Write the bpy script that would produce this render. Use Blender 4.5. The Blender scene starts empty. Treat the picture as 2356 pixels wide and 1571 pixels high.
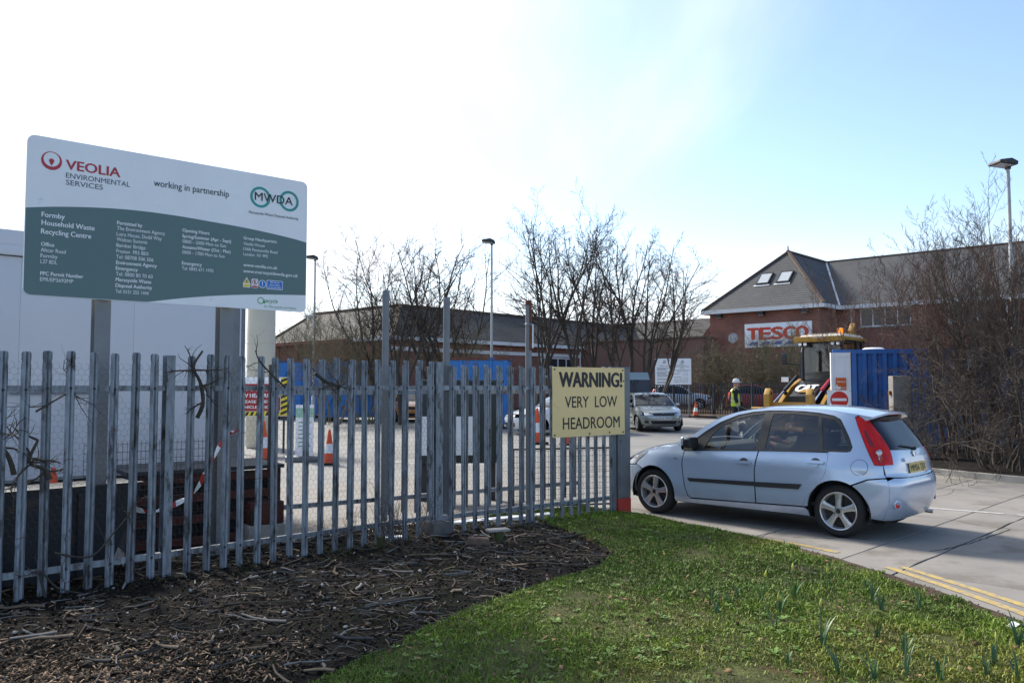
import bpy, bmesh, math, random
import numpy as np
from mathutils import Vector, Matrix, noise
from mathutils.geometry import delaunay_2d_cdt
R = math.radians
sc = bpy.context.scene
C = sc.collection
rnd = random.Random(7)

# ---------------------------------------------------------------- camera
cam = bpy.data.cameras.new('camera')
cam_ob = bpy.data.objects.new('camera', cam)
C.objects.link(cam_ob)
cam_ob.location = (0, 0, 1.69)
cam_ob.rotation_euler = (R(90 + 3.151), 0, 0)
cam.sensor_width = 36
cam.lens = 28.73
cam.clip_start = 0.05
cam.clip_end = 3000
sc.camera = cam_ob

# ---------------------------------------------------------------- sky and sun
SUN_AZ, SUN_EL = R(128), R(37)          # azimuth counter-clockwise from +X: high, ahead and to the left
sun_dir = Vector((math.cos(SUN_AZ) * math.cos(SUN_EL), math.sin(SUN_AZ) * math.cos(SUN_EL), math.sin(SUN_EL)))
world = bpy.data.worlds.new('World')
sc.world = world
world.use_nodes = True
nt = world.node_tree
nt.nodes.clear()
def wn(t, **k):
    n = nt.nodes.new(t)
    for a, b in k.items():
        setattr(n, a, b)
    return n
sky = wn('ShaderNodeTexSky', sky_type='NISHITA', sun_disc=False, sun_elevation=SUN_EL,
         sun_rotation=math.pi / 2 - SUN_AZ, air_density=1.0, dust_density=0.9, ozone_density=2.2, altitude=10)
tc = wn('ShaderNodeTexCoord')
sep = wn('ShaderNodeSeparateXYZ')
nt.links.new(tc.outputs['Generated'], sep.inputs[0])
# thin high cloud laid on a flat ceiling: direction divided by its height
zc = wn('ShaderNodeMath', operation='MAXIMUM'); zc.inputs[1].default_value = 0.09
nt.links.new(sep.outputs[2], zc.inputs[0])
dv = wn('ShaderNodeVectorMath', operation='DIVIDE')
cz = wn('ShaderNodeCombineXYZ')
for i in range(3):
    nt.links.new(zc.outputs[0], cz.inputs[i])
nt.links.new(tc.outputs['Generated'], dv.inputs[0]); nt.links.new(cz.outputs[0], dv.inputs[1])
mp = wn('ShaderNodeMapping')
mp.inputs['Location'].default_value = (0.35, 0.2, 0); mp.inputs['Rotation'].default_value = (0, 0, R(-58)); mp.inputs['Scale'].default_value = (0.42, 0.16, 1)
nt.links.new(dv.outputs[0], mp.inputs[0])
nz = wn('ShaderNodeTexNoise'); nz.inputs['Scale'].default_value = 1.0; nz.inputs['Detail'].default_value = 7; nz.inputs['Roughness'].default_value = 0.55; nz.inputs['Distortion'].default_value = 0.4
nt.links.new(mp.outputs[0], nz.inputs[0])
dt = wn('ShaderNodeVectorMath', operation='DOT_PRODUCT'); dt.inputs[1].default_value = sun_dir
nt.links.new(tc.outputs['Generated'], dt.inputs[0])
m1 = wn('ShaderNodeMath', operation='MULTIPLY_ADD'); m1.inputs[1].default_value = 0.62; nt.links.new(dt.outputs['Value'], m1.inputs[0])
nt.links.new(nz.outputs[0], m1.inputs[2])
mr = wn('ShaderNodeMapRange', interpolation_type='SMOOTHSTEP')
mr.inputs[1].default_value = 0.80; mr.inputs[2].default_value = 1.10
nt.links.new(m1.outputs[0], mr.inputs[0])
# haze whitens the low sky
hz_ = wn('ShaderNodeMapRange', interpolation_type='SMOOTHSTEP'); hz_.inputs[1].default_value = 0.21; hz_.inputs[2].default_value = 0.02
nt.links.new(sep.outputs[2], hz_.inputs[0])
mx = wn('ShaderNodeMath', operation='MAXIMUM'); nt.links.new(mr.outputs[0], mx.inputs[0]); nt.links.new(hz_.outputs[0], mx.inputs[1])
bs = wn('ShaderNodeBackground'); bs.inputs[1].default_value = 0.135
nt.links.new(sky.outputs[0], bs.inputs[0])
bc = wn('ShaderNodeBackground'); bc.inputs[0].default_value = (0.94, 0.98, 1.05, 1); bc.inputs[1].default_value = 0.74
mxs = wn('ShaderNodeMixShader')
nt.links.new(mx.outputs[0], mxs.inputs[0]); nt.links.new(bs.outputs[0], mxs.inputs[1]); nt.links.new(bc.outputs[0], mxs.inputs[2])
wo = wn('ShaderNodeOutputWorld'); nt.links.new(mxs.outputs[0], wo.inputs[0])

sl = bpy.data.lights.new('sun', 'SUN')
sl.energy = 3.7; sl.angle = R(9.0); sl.color = (1.0, 0.94, 0.84)
so = bpy.data.objects.new('sun', sl); C.objects.link(so)
so.rotation_euler = (-sun_dir).to_track_quat('-Z', 'Y').to_euler()
so.location = (-30, 30, 40)
vs = sc.view_settings
vs.view_transform = 'Standard'; vs.look = 'None'; vs.gamma = 1.0; vs.use_curve_mapping = False; vs.exposure = 0.90
sc.cycles.max_bounces = 8; sc.cycles.transparent_max_bounces = 12
sc.cycles.use_denoising = True

# ---------------------------------------------------------------- helpers
def setp(o, label=None, cat=None, group=None, kind=None):
    if label: o['label'] = label
    if cat: o['category'] = cat
    if group: o['group'] = group
    if kind: o['kind'] = kind
    return o
def thing(name, label, cat, loc=(0, 0, 0), rz=0.0, group=None):
    o = bpy.data.objects.new(name, None); C.objects.link(o)
    o.empty_display_size = 0.2
    o.location = loc; o.rotation_euler = (0, 0, rz)
    return setp(o, label, cat, group)
def copy_tree(o, parent=None):
    c = o.copy(); C.objects.link(c); c.parent = parent
    for ch in o.children:
        copy_tree(ch, c)
    return c
def link(name, me, mat=None, parent=None, kind=None, label=None):
    o = bpy.data.objects.new(name, me); C.objects.link(o)
    if mat is not None and not me.materials: me.materials.append(mat)
    if parent is not None: o.parent = parent
    if kind: o['kind'] = kind
    if label: o['label'] = label
    return o
def basis(d, up=Vector((0, 0, 1))):
    d = Vector(d).normalized()
    if abs(d.dot(up)) > 0.98: up = Vector((0, 1, 0))
    s = d.cross(up).normalized()
    return d, s, s.cross(d).normalized()
BOXF = [(0, 3, 2, 1), (4, 5, 6, 7), (0, 1, 5, 4), (1, 2, 6, 5), (2, 3, 7, 6), (3, 0, 4, 7)]
class MB:
    def __init__(s):
        s.v = []; s.f = []
    def add(s, vs, fs):
        b = len(s.v)
        s.v += [tuple(p) for p in vs]
        s.f += [tuple(i + b for i in f) for f in fs]
        return s
    def box(s, x0, x1, y0, y1, z0, z1):
        return s.add([(x0, y0, z0), (x1, y0, z0), (x1, y1, z0), (x0, y1, z0), (x0, y0, z1), (x1, y0, z1), (x1, y1, z1), (x0, y1, z1)], BOXF)
    def hexa(s, p):
        return s.add(p, BOXF)
    def bar(s, p, q, w, h, up=(0, 0, 1)):
        p = Vector(p); q = Vector(q); d, a, b = basis(q - p, Vector(up))
        a = a * (w / 2); b = b * (h / 2)
        return s.add([p - a - b, p + a - b, p + a + b, p - a + b, q - a - b, q + a - b, q + a + b, q - a + b], BOXF)
    def tube(s, pts, r, n=6, cap=True):
        pts = [Vector(p) for p in pts]
        if not hasattr(r, '__len__'): r = [r] * len(pts)
        rings = []
        up = Vector((0.13, 0.21, 0.97))
        for i, p in enumerate(pts):
            d = (pts[min(i + 1, len(pts) - 1)] - pts[max(i - 1, 0)])
            if d.length < 1e-9: d = Vector((0, 0, 1))
            d.normalize()
            if abs(d.dot(up)) > 0.95: up = Vector((0.97, 0.2, 0.1))
            a = d.cross(up).normalized(); b = a.cross(d)
            rings.append([p + (a * math.cos(2 * math.pi * k / n) + b * math.sin(2 * math.pi * k / n)) * r[i] for k in range(n)])
        vs = [q for ring in rings for q in ring]
        fs = []
        for i in range(len(pts) - 1):
            for k in range(n):
                k2 = (k + 1) % n
                fs.append((i * n + k, i * n + k2, (i + 1) * n + k2, (i + 1) * n + k))
        if cap:
            fs.append(tuple(range(n - 1, -1, -1))); fs.append(tuple(range((len(pts) - 1) * n, len(pts) * n)))
        return s.add(vs, fs)
    def lathe(s, prof, n=24, o=(0, 0, 0), ax=(0, 0, 1)):
        # prof: (radius, height) pairs
        d, a, b = basis(ax); o = Vector(o)
        vs = []; fs = []
        for (r, h) in prof:
            for k in range(n):
                t = 2 * math.pi * k / n
                vs.append(o + d * h + (a * math.cos(t) + b * math.sin(t)) * r)
        for i in range(len(prof) - 1):
            for k in range(n):
                k2 = (k + 1) % n
                fs.append((i * n + k, i * n + k2, (i + 1) * n + k2, (i + 1) * n + k))
        return s.add(vs, fs)
    def prism(s, poly, o, U, V, d):
        # polygon in the plane (o,U,V) extruded by vector d
        o = Vector(o); U = Vector(U); V = Vector(V); d = Vector(d); n = len(poly)
        a = [o + U * p[0] + V * p[1] for p in poly]
        if U.cross(V).dot(d) < 0: a = a[::-1]
        vs = a + [p + d for p in a]
        fs = [tuple(range(n - 1, -1, -1)), tuple(range(n, 2 * n))] + [(i, (i + 1) % n, n + (i + 1) % n, n + i) for i in range(n)]
        return s.add(vs, fs)
    def mesh(s, name, smooth=None, bevel=0, seg=2):
        me = bpy.data.meshes.new(name)
        me.from_pydata(s.v, [], s.f)
        if bevel:
            bm = bmesh.new(); bm.from_mesh(me)
            bmesh.ops.remove_doubles(bm, verts=bm.verts, dist=1e-6)
            ed = [e for e in bm.edges if len(e.link_faces) == 2 and e.calc_face_angle(0) > 0.5]
            bmesh.ops.bevel(bm, geom=ed, offset=bevel, segments=seg, affect='EDGES', profile=0.6, clamp_overlap=True)
            bm.to_mesh(me); bm.free()
            smooth = smooth or 40
        if smooth:
            me.polygons.foreach_set('use_smooth', [True] * len(me.polygons))
            me.set_sharp_from_angle(angle=R(smooth))
        me.update()
        return me
    def build(s, name, mat=None, parent=None, smooth=None, bevel=0, seg=2, kind=None, label=None):
        return link(name, s.mesh(name, smooth, bevel, seg), mat, parent, kind, label)
def circ(r, n=24, cx=0, cy=0, a0=0, a1=2 * math.pi, ry=None):
    full = abs(a1 - a0 - 2 * math.pi) < 1e-6
    m = n if full else n + 1
    return [(cx + r * math.cos(a0 + (a1 - a0) * i / n), cy + (ry or r) * math.sin(a0 + (a1 - a0) * i / n)) for i in range(m)]
def rrect(x0, x1, y0, y1, r, n=5):
    out = []
    for cx, cy, a in ((x1 - r, y0 + r, -90), (x1 - r, y1 - r, 0), (x0 + r, y1 - r, 90), (x0 + r, y0 + r, 180)):
        out += [(cx + r * math.cos(R(a + 90 * i / n)), cy + r * math.sin(R(a + 90 * i / n))) for i in range(n + 1)]
    return out
def fast_mesh(name, V, F, smooth=False, cols=None):
    # V (n,3) float array, F (m,k) int array with k = 3 or 4
    me = bpy.data.meshes.new(name)
    V = np.asarray(V, np.float32); F = np.asarray(F, np.int32); m, k = F.shape
    me.vertices.add(len(V)); me.vertices.foreach_set('co', V.ravel())
    me.loops.add(m * k); me.loops.foreach_set('vertex_index', F.ravel())
    me.polygons.add(m); me.polygons.foreach_set('loop_start', np.arange(0, m * k, k, dtype=np.int32))
    try: me.polygons.foreach_set('loop_total', np.full(m, k, np.int32))
    except Exception: pass
    if smooth: me.polygons.foreach_set('use_smooth', np.ones(m, bool))
    if cols is not None:
        at = me.attributes.new('tint', 'FLOAT_COLOR', 'POINT')
        c4 = np.ones((len(V), 4), np.float32); c4[:, :3] = cols
        at.data.foreach_set('color', c4.ravel())
    me.update(); me.validate()
    return me
def spline(pts, n=8):
    # Catmull-Rom through 2D/3D points
    P = [Vector(p) for p in pts]; out = []
    for i in range(len(P) - 1):
        a, b, c, d = P[max(i - 1, 0)], P[i], P[i + 1], P[min(i + 2, len(P) - 1)]
        for k in range(n):
            t = k / n
            out.append(0.5 * ((2 * b) + (c - a) * t + (2 * a - 5 * b + 4 * c - d) * t * t + (3 * b - a - 3 * c + d) * t ** 3))
    out.append(P[-1])
    return out
def interp(tab):
    xs = [p[0] for p in tab]; ys = [p[1] for p in tab]
    # monotone-ish smooth interpolation by sampling a Catmull-Rom
    sp = spline([(a, b, 0) for a, b in tab], 12)
    X = np.array([p.x for p in sp]); Y = np.array([p.y for p in sp])
    o = np.argsort(X); X = X[o]; Y = Y[o]
    return lambda t: float(np.interp(t, X, Y))

# ---------------------------------------------------------------- materials
MATS = {}
def pbr(name, col, rough=0.6, metal=0.0, var=0.14, sc_=6.0, stretch=(1, 1, 1), bump=0.0, bsc=60.0, dirt=None, damt=0.0, dsc=3.0,
        spec=0.5, coat=0.0, attr=None, rvar=0.08, dstretch=None, emit=0.0, bdist=0.004, ov=0.0):
    m = bpy.data.materials.new(name); m.use_nodes = True
    t = m.node_tree; N = t.nodes; L = t.links
    b = N['Principled BSDF']
    tc = N.new('ShaderNodeTexCoord'); oi = N.new('ShaderNodeObjectInfo')
    ad = N.new('ShaderNodeVectorMath'); ad.operation = 'MULTIPLY_ADD'
    cb = N.new('ShaderNodeCombineXYZ')
    for i in range(3): L.new(oi.outputs['Random'], cb.inputs[i])
    ad.inputs[1].default_value = (37, 53, 29); L.new(cb.outputs[0], ad.inputs[0]); L.new(tc.outputs['Object'], ad.inputs[2])
    mp = N.new('ShaderNodeMapping'); mp.inputs['Scale'].default_value = stretch; L.new(ad.outputs[0], mp.inputs[0])
    nz = N.new('ShaderNodeTexNoise'); nz.inputs['Scale'].default_value = sc_; nz.inputs['Detail'].default_value = 6; nz.inputs['Roughness'].default_value = 0.62
    L.new(mp.outputs[0], nz.inputs[0])
    mr = N.new('ShaderNodeMapRange'); mr.inputs[1].default_value = 0.3; mr.inputs[2].default_value = 0.7; mr.inputs[3].default_value = 1 - var; mr.inputs[4].default_value = 1 + var
    L.new(nz.outputs[0], mr.inputs[0])
    vm = N.new('ShaderNodeVectorMath'); vm.operation = 'SCALE'
    if ov:
        o1 = N.new('ShaderNodeMapRange'); o1.inputs[3].default_value = 1 - ov; o1.inputs[4].default_value = 1 + ov; L.new(oi.outputs['Random'], o1.inputs[0])
        o2 = N.new('ShaderNodeMath'); o2.operation = 'MULTIPLY'; L.new(o1.outputs[0], o2.inputs[0]); L.new(mr.outputs[0], o2.inputs[1]); L.new(o2.outputs[0], vm.inputs['Scale'])
    else: L.new(mr.outputs[0], vm.inputs['Scale'])
    if attr:
        at = N.new('ShaderNodeAttribute'); at.attribute_name = attr; L.new(at.outputs['Color'], vm.inputs[0])
    else:
        vm.inputs[0].default_value = col[:3]
    out = vm.outputs[0]
    if dirt is not None:
        mp2 = N.new('ShaderNodeMapping'); mp2.inputs['Scale'].default_value = dstretch or (1, 1, 1); L.new(ad.outputs[0], mp2.inputs[0])
        n2 = N.new('ShaderNodeTexNoise'); n2.inputs['Scale'].default_value = dsc; n2.inputs['Detail'].default_value = 8; n2.inputs['Roughness'].default_value = 0.68; L.new(mp2.outputs[0], n2.inputs[0])
        m2 = N.new('ShaderNodeMapRange'); m2.interpolation_type = 'SMOOTHSTEP'
        m2.inputs[1].default_value = 0.72 - 0.45 * damt; m2.inputs[2].default_value = 0.82 - 0.38 * damt; L.new(n2.outputs[0], m2.inputs[0])
        mxn = N.new('ShaderNodeMix'); mxn.data_type = 'RGBA'; L.new(m2.outputs[0], mxn.inputs[0]); L.new(out, mxn.inputs[6]); mxn.inputs[7].default_value = (*dirt[:3], 1)
        out = mxn.outputs[2]
    L.new(out, b.inputs['Base Color'])
    rr = N.new('ShaderNodeMapRange'); rr.inputs[1].default_value = 0.3; rr.inputs[2].default_value = 0.7
    rr.inputs[3].default_value = max(0.02, rough - rvar); rr.inputs[4].default_value = min(1, rough + rvar); L.new(nz.outputs[0], rr.inputs[0]); L.new(rr.outputs[0], b.inputs['Roughness'])
    b.inputs['Metallic'].default_value = metal
    b.inputs['Specular IOR Level'].default_value = spec
    if coat: b.inputs['Coat Weight'].default_value = coat; b.inputs['Coat Roughness'].default_value = 0.04
    if bump:
        n3 = N.new('ShaderNodeTexNoise'); n3.inputs['Scale'].default_value = bsc; n3.inputs['Detail'].default_value = 5; L.new(mp.outputs[0], n3.inputs[0])
        bp = N.new('ShaderNodeBump'); bp.inputs['Strength'].default_value = bump; bp.inputs['Distance'].default_value = bdist
        L.new(n3.outputs[0], bp.inputs['Height']); L.new(bp.outputs[0], b.inputs['Normal'])
    if emit:
        b.inputs['Emission Color'].default_value = (*col[:3], 1); b.inputs['Emission Strength'].default_value = emit
    MATS[name] = m
    return m
def glass(name, tint, alpha, rough=0.02):
    # thin pane: tinted see-through sheet with its own mirror reflection
    m = bpy.data.materials.new(name); m.use_nodes = True
    t = m.node_tree; N = t.nodes; L = t.links; N.clear()
    tr = N.new('ShaderNodeBsdfTransparent'); tr.inputs[0].default_value = (*[a * (1 - alpha) for a in tint], 1)
    gl = N.new('ShaderNodeBsdfGlossy'); gl.inputs['Roughness'].default_value = rough; gl.inputs[0].default_value = (0.95, 0.95, 0.95, 1)
    fr = N.new('ShaderNodeFresnel'); fr.inputs[0].default_value = 1.75
    ms = N.new('ShaderNodeMixShader'); o = N.new('ShaderNodeOutputMaterial')
    L.new(fr.outputs[0], ms.inputs[0]); L.new(tr.outputs[0], ms.inputs[1]); L.new(gl.outputs[0], ms.inputs[2]); L.new(ms.outputs[0], o.inputs[0])
    MATS[name] = m
    return m
def course_mat(name, c1, c2, mortar, bw, bh, ms, rough=0.85, axes='xz', bump=0.6, var=0.25, offset=0.5):
    # brick or slate coursing on object coordinates
    m = bpy.data.materials.new(name); m.use_nodes = True
    t = m.node_tree; N = t.nodes; L = t.links; b = N['Principled BSDF']
    tc = N.new('ShaderNodeTexCoord'); sp = N.new('ShaderNodeSeparateXYZ'); cb = N.new('ShaderNodeCombineXYZ')
    L.new(tc.outputs['UV' if axes == 'uv' else 'Object'], sp.inputs[0])
    ia, ib = (0, 1) if axes in ('uv', 'xy') else (0, 2)
    if axes == 'xz':
        s2 = N.new('ShaderNodeMath'); s2.operation = 'ADD'; L.new(sp.outputs[0], s2.inputs[0]); L.new(sp.outputs[1], s2.inputs[1]); L.new(s2.outputs[0], cb.inputs[0])
    else:
        L.new(sp.outputs[ia], cb.inputs[0])
    L.new(sp.outputs[ib], cb.inputs[1])
    br = N.new('ShaderNodeTexBrick'); br.offset = offset
    br.inputs['Color1'].default_value = (*c1, 1); br.inputs['Color2'].default_value = (*c2, 1); br.inputs['Mortar'].default_value = (*mortar, 1)
    br.inputs['Scale'].default_value = 1; br.inputs['Brick Width'].default_value = bw; br.inputs['Row Height'].default_value = bh; br.inputs['Mortar Size'].default_value = ms
    L.new(cb.outputs[0], br.inputs[0])
    nz = N.new('ShaderNodeTexNoise'); nz.inputs['Scale'].default_value = 0.6; nz.inputs['Detail'].default_value = 8; L.new(tc.outputs['Object'], nz.inputs[0])
    mr = N.new('ShaderNodeMapRange'); mr.inputs[1].default_value = 0.3; mr.inputs[2].default_value = 0.7; mr.inputs[3].default_value = 1 - var; mr.inputs[4].default_value = 1 + var; L.new(nz.outputs[0], mr.inputs[0])
    vm = N.new('ShaderNodeVectorMath'); vm.operation = 'SCALE'; L.new(br.outputs[0], vm.inputs[0]); L.new(mr.outputs[0], vm.inputs['Scale'])
    L.new(vm.outputs[0], b.inputs['Base Color']); b.inputs['Roughness'].default_value = rough
    bp = N.new('ShaderNodeBump'); bp.inputs['Strength'].default_value = bump; bp.inputs['Distance'].default_value = 0.01; bp.invert = True
    L.new(br.outputs['Fac'], bp.inputs['Height']); L.new(bp.outputs[0], b.inputs['Normal'])
    MATS[name] = m
    return m

galv = pbr('galvanised_steel', (0.215, 0.24, 0.27), 0.5, 0.35, var=0.42, ov=0.22, sc_=9, stretch=(3, 3, 0.7), bump=0.25, bsc=40, dirt=(0.055, 0.055, 0.055), damt=0.46, dsc=5, dstretch=(3, 3, 0.8), rvar=0.12)
galv2 = pbr('dull_galvanised_steel', (0.16, 0.17, 0.18), 0.55, 0.3, var=0.2, sc_=6, bump=0.15, dirt=(0.12, 0.10, 0.08), damt=0.3, dsc=4)
post_paint = pbr('grey_painted_post', (0.19, 0.20, 0.21), 0.5, 0.1, var=0.14, sc_=4, dirt=(0.14, 0.12, 0.10), damt=0.25, dsc=6, bump=0.1)
dark_steel = pbr('dark_fence_steel', (0.045, 0.047, 0.05), 0.65, 0.2, var=0.3)
black_pl = pbr('black_plastic', (0.012, 0.012, 0.013), 0.45, var=0.2, sc_=20)
black_rub = pbr('black_rubber', (0.014, 0.014, 0.014), 0.85, var=0.25, sc_=15, bump=0.3, bsc=90)
chrome = pbr('chrome', (0.62, 0.63, 0.64), 0.12, 1.0, var=0.05)
alloy = pbr('silver_alloy', (0.55, 0.56, 0.57), 0.32, 0.75, var=0.06, sc_=10, dirt=(0.2, 0.19, 0.18), damt=0.12, dsc=14)
rust = pbr('rust', (0.16, 0.055, 0.025), 0.9, var=0.4, sc_=12, bump=0.4)
white_pl = pbr('white_board', (0.86, 0.87, 0.88), 0.5, var=0.05, sc_=2, dirt=(0.5, 0.48, 0.44), damt=0.14, dsc=4)
white_clad = pbr('white_cladding', (0.52, 0.55, 0.60), 0.4, var=0.04, sc_=0.8, dirt=(0.45, 0.44, 0.41), damt=0.12, dsc=1.2, dstretch=(1, 1, 0.3))
beige_clad = pbr('beige_cladding', (0.50, 0.46, 0.36), 0.55, var=0.08, sc_=1.5)
concrete = pbr('concrete', (0.30, 0.285, 0.26), 0.85, var=0.22, sc_=3, bump=0.35, bsc=70, dirt=(0.17, 0.155, 0.135), damt=0.35, dsc=1.3)
red_paint = pbr('red_paint', (0.42, 0.035, 0.025), 0.55, var=0.2, dirt=(0.12, 0.03, 0.02), damt=0.3, dsc=6)
lamp_grey = pbr('lamp_column_paint', (0.40, 0.40, 0.39), 0.5, 0.2, var=0.12)
ink_black = pbr('black_lettering', (0.010, 0.010, 0.012), 0.5, var=0.1)
ink_white = pbr('white_lettering', (0.86, 0.87, 0.88), 0.5, var=0.04)
ink_red = pbr('red_lettering', (0.48, 0.035, 0.05), 0.5, var=0.06)
ink_grey = pbr('slate_lettering', (0.07, 0.11, 0.14), 0.5, var=0.06)
ink_dkteal = pbr('dark_teal_lettering', (0.02, 0.06, 0.075), 0.5, var=0.06)
ink_teal = pbr('teal_logo', (0.02, 0.30, 0.27), 0.45, var=0.25, sc_=5)
ink_green = pbr('green_logo', (0.06, 0.32, 0.08), 0.5, var=0.08)
ink_palegreen = pbr('pale_green_lettering', (0.20, 0.36, 0.20), 0.5, var=0.06)
ink_blue = pbr('blue_print', (0.03, 0.17, 0.55), 0.5, var=0.06)
ink_yellow = pbr('yellow_print', (0.75, 0.58, 0.02), 0.5, var=0.06)
sign_green = pbr('grey_green_print', (0.10, 0.17, 0.17), 0.45, var=0.04, sc_=1)
cream_sign = pbr('cream_warning_board', (0.84, 0.62, 0.28), 0.5, var=0.05, sc_=3, dirt=(0.30, 0.20, 0.08), damt=0.13, dsc=7)
orange_pl = pbr('orange_cone_plastic', (0.62, 0.075, 0.015), 0.55, var=0.15, sc_=12, dirt=(0.2, 0.05, 0.03), damt=0.25, dsc=9)
reflective = pbr('white_reflective_sleeve', (0.68, 0.68, 0.68), 0.5, var=0.1)
skin = pbr('skin', (0.48, 0.27, 0.19), 0.6, var=0.08)

def text(parent, s, x, y, w, cap, mat, o=(0, 0, 0), U=(1, 0, 0), V=(0, 0, 1), bold=0.0, ex=0.0012, lift=0.0, name='lettering', shear=0.0):
    """lettering on the plane (o,U,V): baseline start x,y, fitted to width w and cap height"""
    cu = bpy.data.curves.new('t', 'FONT'); cu.body = s; cu.size = 1.0; cu.resolution_u = 3; cu.extrude = 0.0; cu.fill_mode = 'FRONT'; cu.shear = shear
    ob = bpy.data.objects.new('t', cu); C.objects.link(ob)
    me = bpy.data.meshes.new_from_object(ob.evaluated_get(bpy.context.evaluated_depsgraph_get()))
    C.objects.unlink(ob); bpy.data.objects.remove(ob); bpy.data.curves.remove(cu)
    n = len(me.vertices); co = np.zeros(n * 3, np.float32); me.vertices.foreach_get('co', co); co = co.reshape(-1, 3)
    x0, x1 = co[:, 0].min(), co[:, 0].max()
    sx = w / (x1 - x0) if w else cap / 0.7
    X = (co[:, 0] - x0) * sx + x; Y = co[:, 1] * cap / 0.7 + y
    U = Vector(U); V = Vector(V); Nn = U.cross(V).normalized(); o = Vector(o)
    sh = [(0, 0)] if not bold else [(0, 0), (bold, 0), (-bold, 0), (0, bold * 0.5), (0, -bold * 0.5)]
    F = [tuple(p.vertices) for p in me.polygons]; VV_ = []; FF_ = []; q = cap / 0.7
    for k, (a, b) in enumerate(sh):
        P = np.array(o)[None] + (X + a * q)[:, None] * np.array(U)[None] + (Y + b * q)[:, None] * np.array(V)[None] + (lift + ex + 0.00012 * k) * np.array(Nn)[None]
        FF_ += [tuple(i + len(VV_) for i in f) for f in F]; VV_ += [tuple(v) for v in P]
    bpy.data.meshes.remove(me)
    return MB().add(VV_, FF_).build(name, mat, parent)
def flat(parent, name, poly, mat, o, U, V, lift, th=0.001, hole=None):
    U = Vector(U); V = Vector(V); Nn = U.cross(V).normalized()
    mb = MB()
    if hole:
        o2 = Vector(o); n = len(poly)
        vs = [o2 + U * p[0] + V * p[1] + Nn * (lift + th) for p in poly] + [o2 + U * p[0] + V * p[1] + Nn * (lift + th) for p in hole]
        mb.add(vs, [(i, (i + 1) % n, n + (i + 1) % n, n + i) for i in range(n)])
    else:
        mb.prism(poly, Vector(o) + Nn * lift, U, V, Nn * th)
    return mb.build(name, mat, parent)
# ---------------------------------------------------------------- terrain maths
def _hash(ix, iy, s):
    h = (ix * 374761393 + iy * 668265263 + s * 982451653) & 0xFFFFFFFF
    h = ((h ^ (h >> 13)) * 1274126177) & 0xFFFFFFFF
    return ((h ^ (h >> 16)) & 0xFFFF) / 65535.0
def vnoise(x, y, s=0):
    x = np.asarray(x, float); y = np.asarray(y, float)
    ix = np.floor(x).astype(np.int64); iy = np.floor(y).astype(np.int64); fx = x - ix; fy = y - iy
    fx = fx * fx * (3 - 2 * fx); fy = fy * fy * (3 - 2 * fy)
    a = _hash(ix, iy, s); b = _hash(ix + 1, iy, s); c = _hash(ix, iy + 1, s); d = _hash(ix + 1, iy + 1, s)
    return (a * (1 - fx) + b * fx) * (1 - fy) + (c * (1 - fx) + d * fx) * fy
def fbm(x, y, s=0, o=4):
    t = 0; a = 0.5; k = 1.0
    for i in range(o):
        t = t + a * vnoise(np.asarray(x) * k + 3.1 * i, np.asarray(y) * k - 1.7 * i, s + i); a *= 0.5; k *= 2.03
    return t
def sdist(x, y, poly):
    # signed distance, positive inside
    x = np.asarray(x, float); y = np.asarray(y, float); best = np.full(x.shape, 1e9); ins = np.zeros(x.shape, bool)
    n = len(poly)
    for i in range(n):
        ax, ay = poly[i]; bx, by = poly[(i + 1) % n]; ex, ey = bx - ax, by - ay
        t = np.clip(((x - ax) * ex + (y - ay) * ey) / (ex * ex + ey * ey), 0, 1)
        best = np.minimum(best, np.hypot(x - ax - t * ex, y - ay - t * ey))
        c = ((ay > y) != (by > y)) & (x < (bx - ax) * (y - ay) / ((by - ay) if by != ay else 1e-9) + ax)
        ins ^= c
    return np.where(ins, best, -best)
def sm(t):
    t = np.clip(t, 0, 1); return t * t * (3 - 2 * t)
EDGE = [(1.02, 11.45), (1.5, 10.86), (2.05, 10.2), (2.76, 9.17), (3.15, 8.3), (3.42, 7.49), (3.62, 6.7), (3.74, 6.04), (3.85, 4.5), (3.9, 1.0), (4.0, -5.0)]
VERGE = [(-1.5, 9.85), (-4.5, 7.05), (-9, 2.8), (-9, -5.0)] + EDGE[::-1]
BEDC = [(0.30, 9.98), (0.62, 9.25), (0.90, 8.6), (1.0, 8.0), (0.82, 7.45), (0.28, 6.8), (-0.25, 6.05), (-0.55, 5.55), (-0.95, 4.75), (-1.5, 3.8), (-2.6, 2.0), (-4, -1), (-6, -5.0)]
BED = [(-9, -5.0), (-9, 2.8), (-4.5, 7.05), (-1.5, 9.85), (-0.6, 10.5)] + BEDC
def hz(x, y):
    x = np.asarray(x, float); y = np.asarray(y, float)
    sv = sdist(x, y, VERGE); sb = sdist(x, y, BED)
    z = -0.05 + 0.135 * sm((sv + 0.10) / 0.42)
    z = z + sm(sv / 0.3) * (0.05 * (fbm(x * 0.9, y * 0.9, 3) - 0.45) + 0.016 * (fbm(x * 7, y * 7, 9) - 0.45))
    # dug soil: a little lower at its cut edge, lumpier inside
    cut = np.where(sb > 0, -0.035 * sm(sb / 0.06) + 0.03 * sm((sb - 0.05) / 0.5), 0)
    lump = np.where(sb > 0, 0.06 * np.maximum(fbm(x * 5, y * 5, 21, 5) - 0.42, 0) * sm(sb / 0.12), 0)
    return z + cut + lump * sm(sv / 0.25)
def h1(x, y): return float(hz(np.array([x]), np.array([y]))[0])

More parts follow.
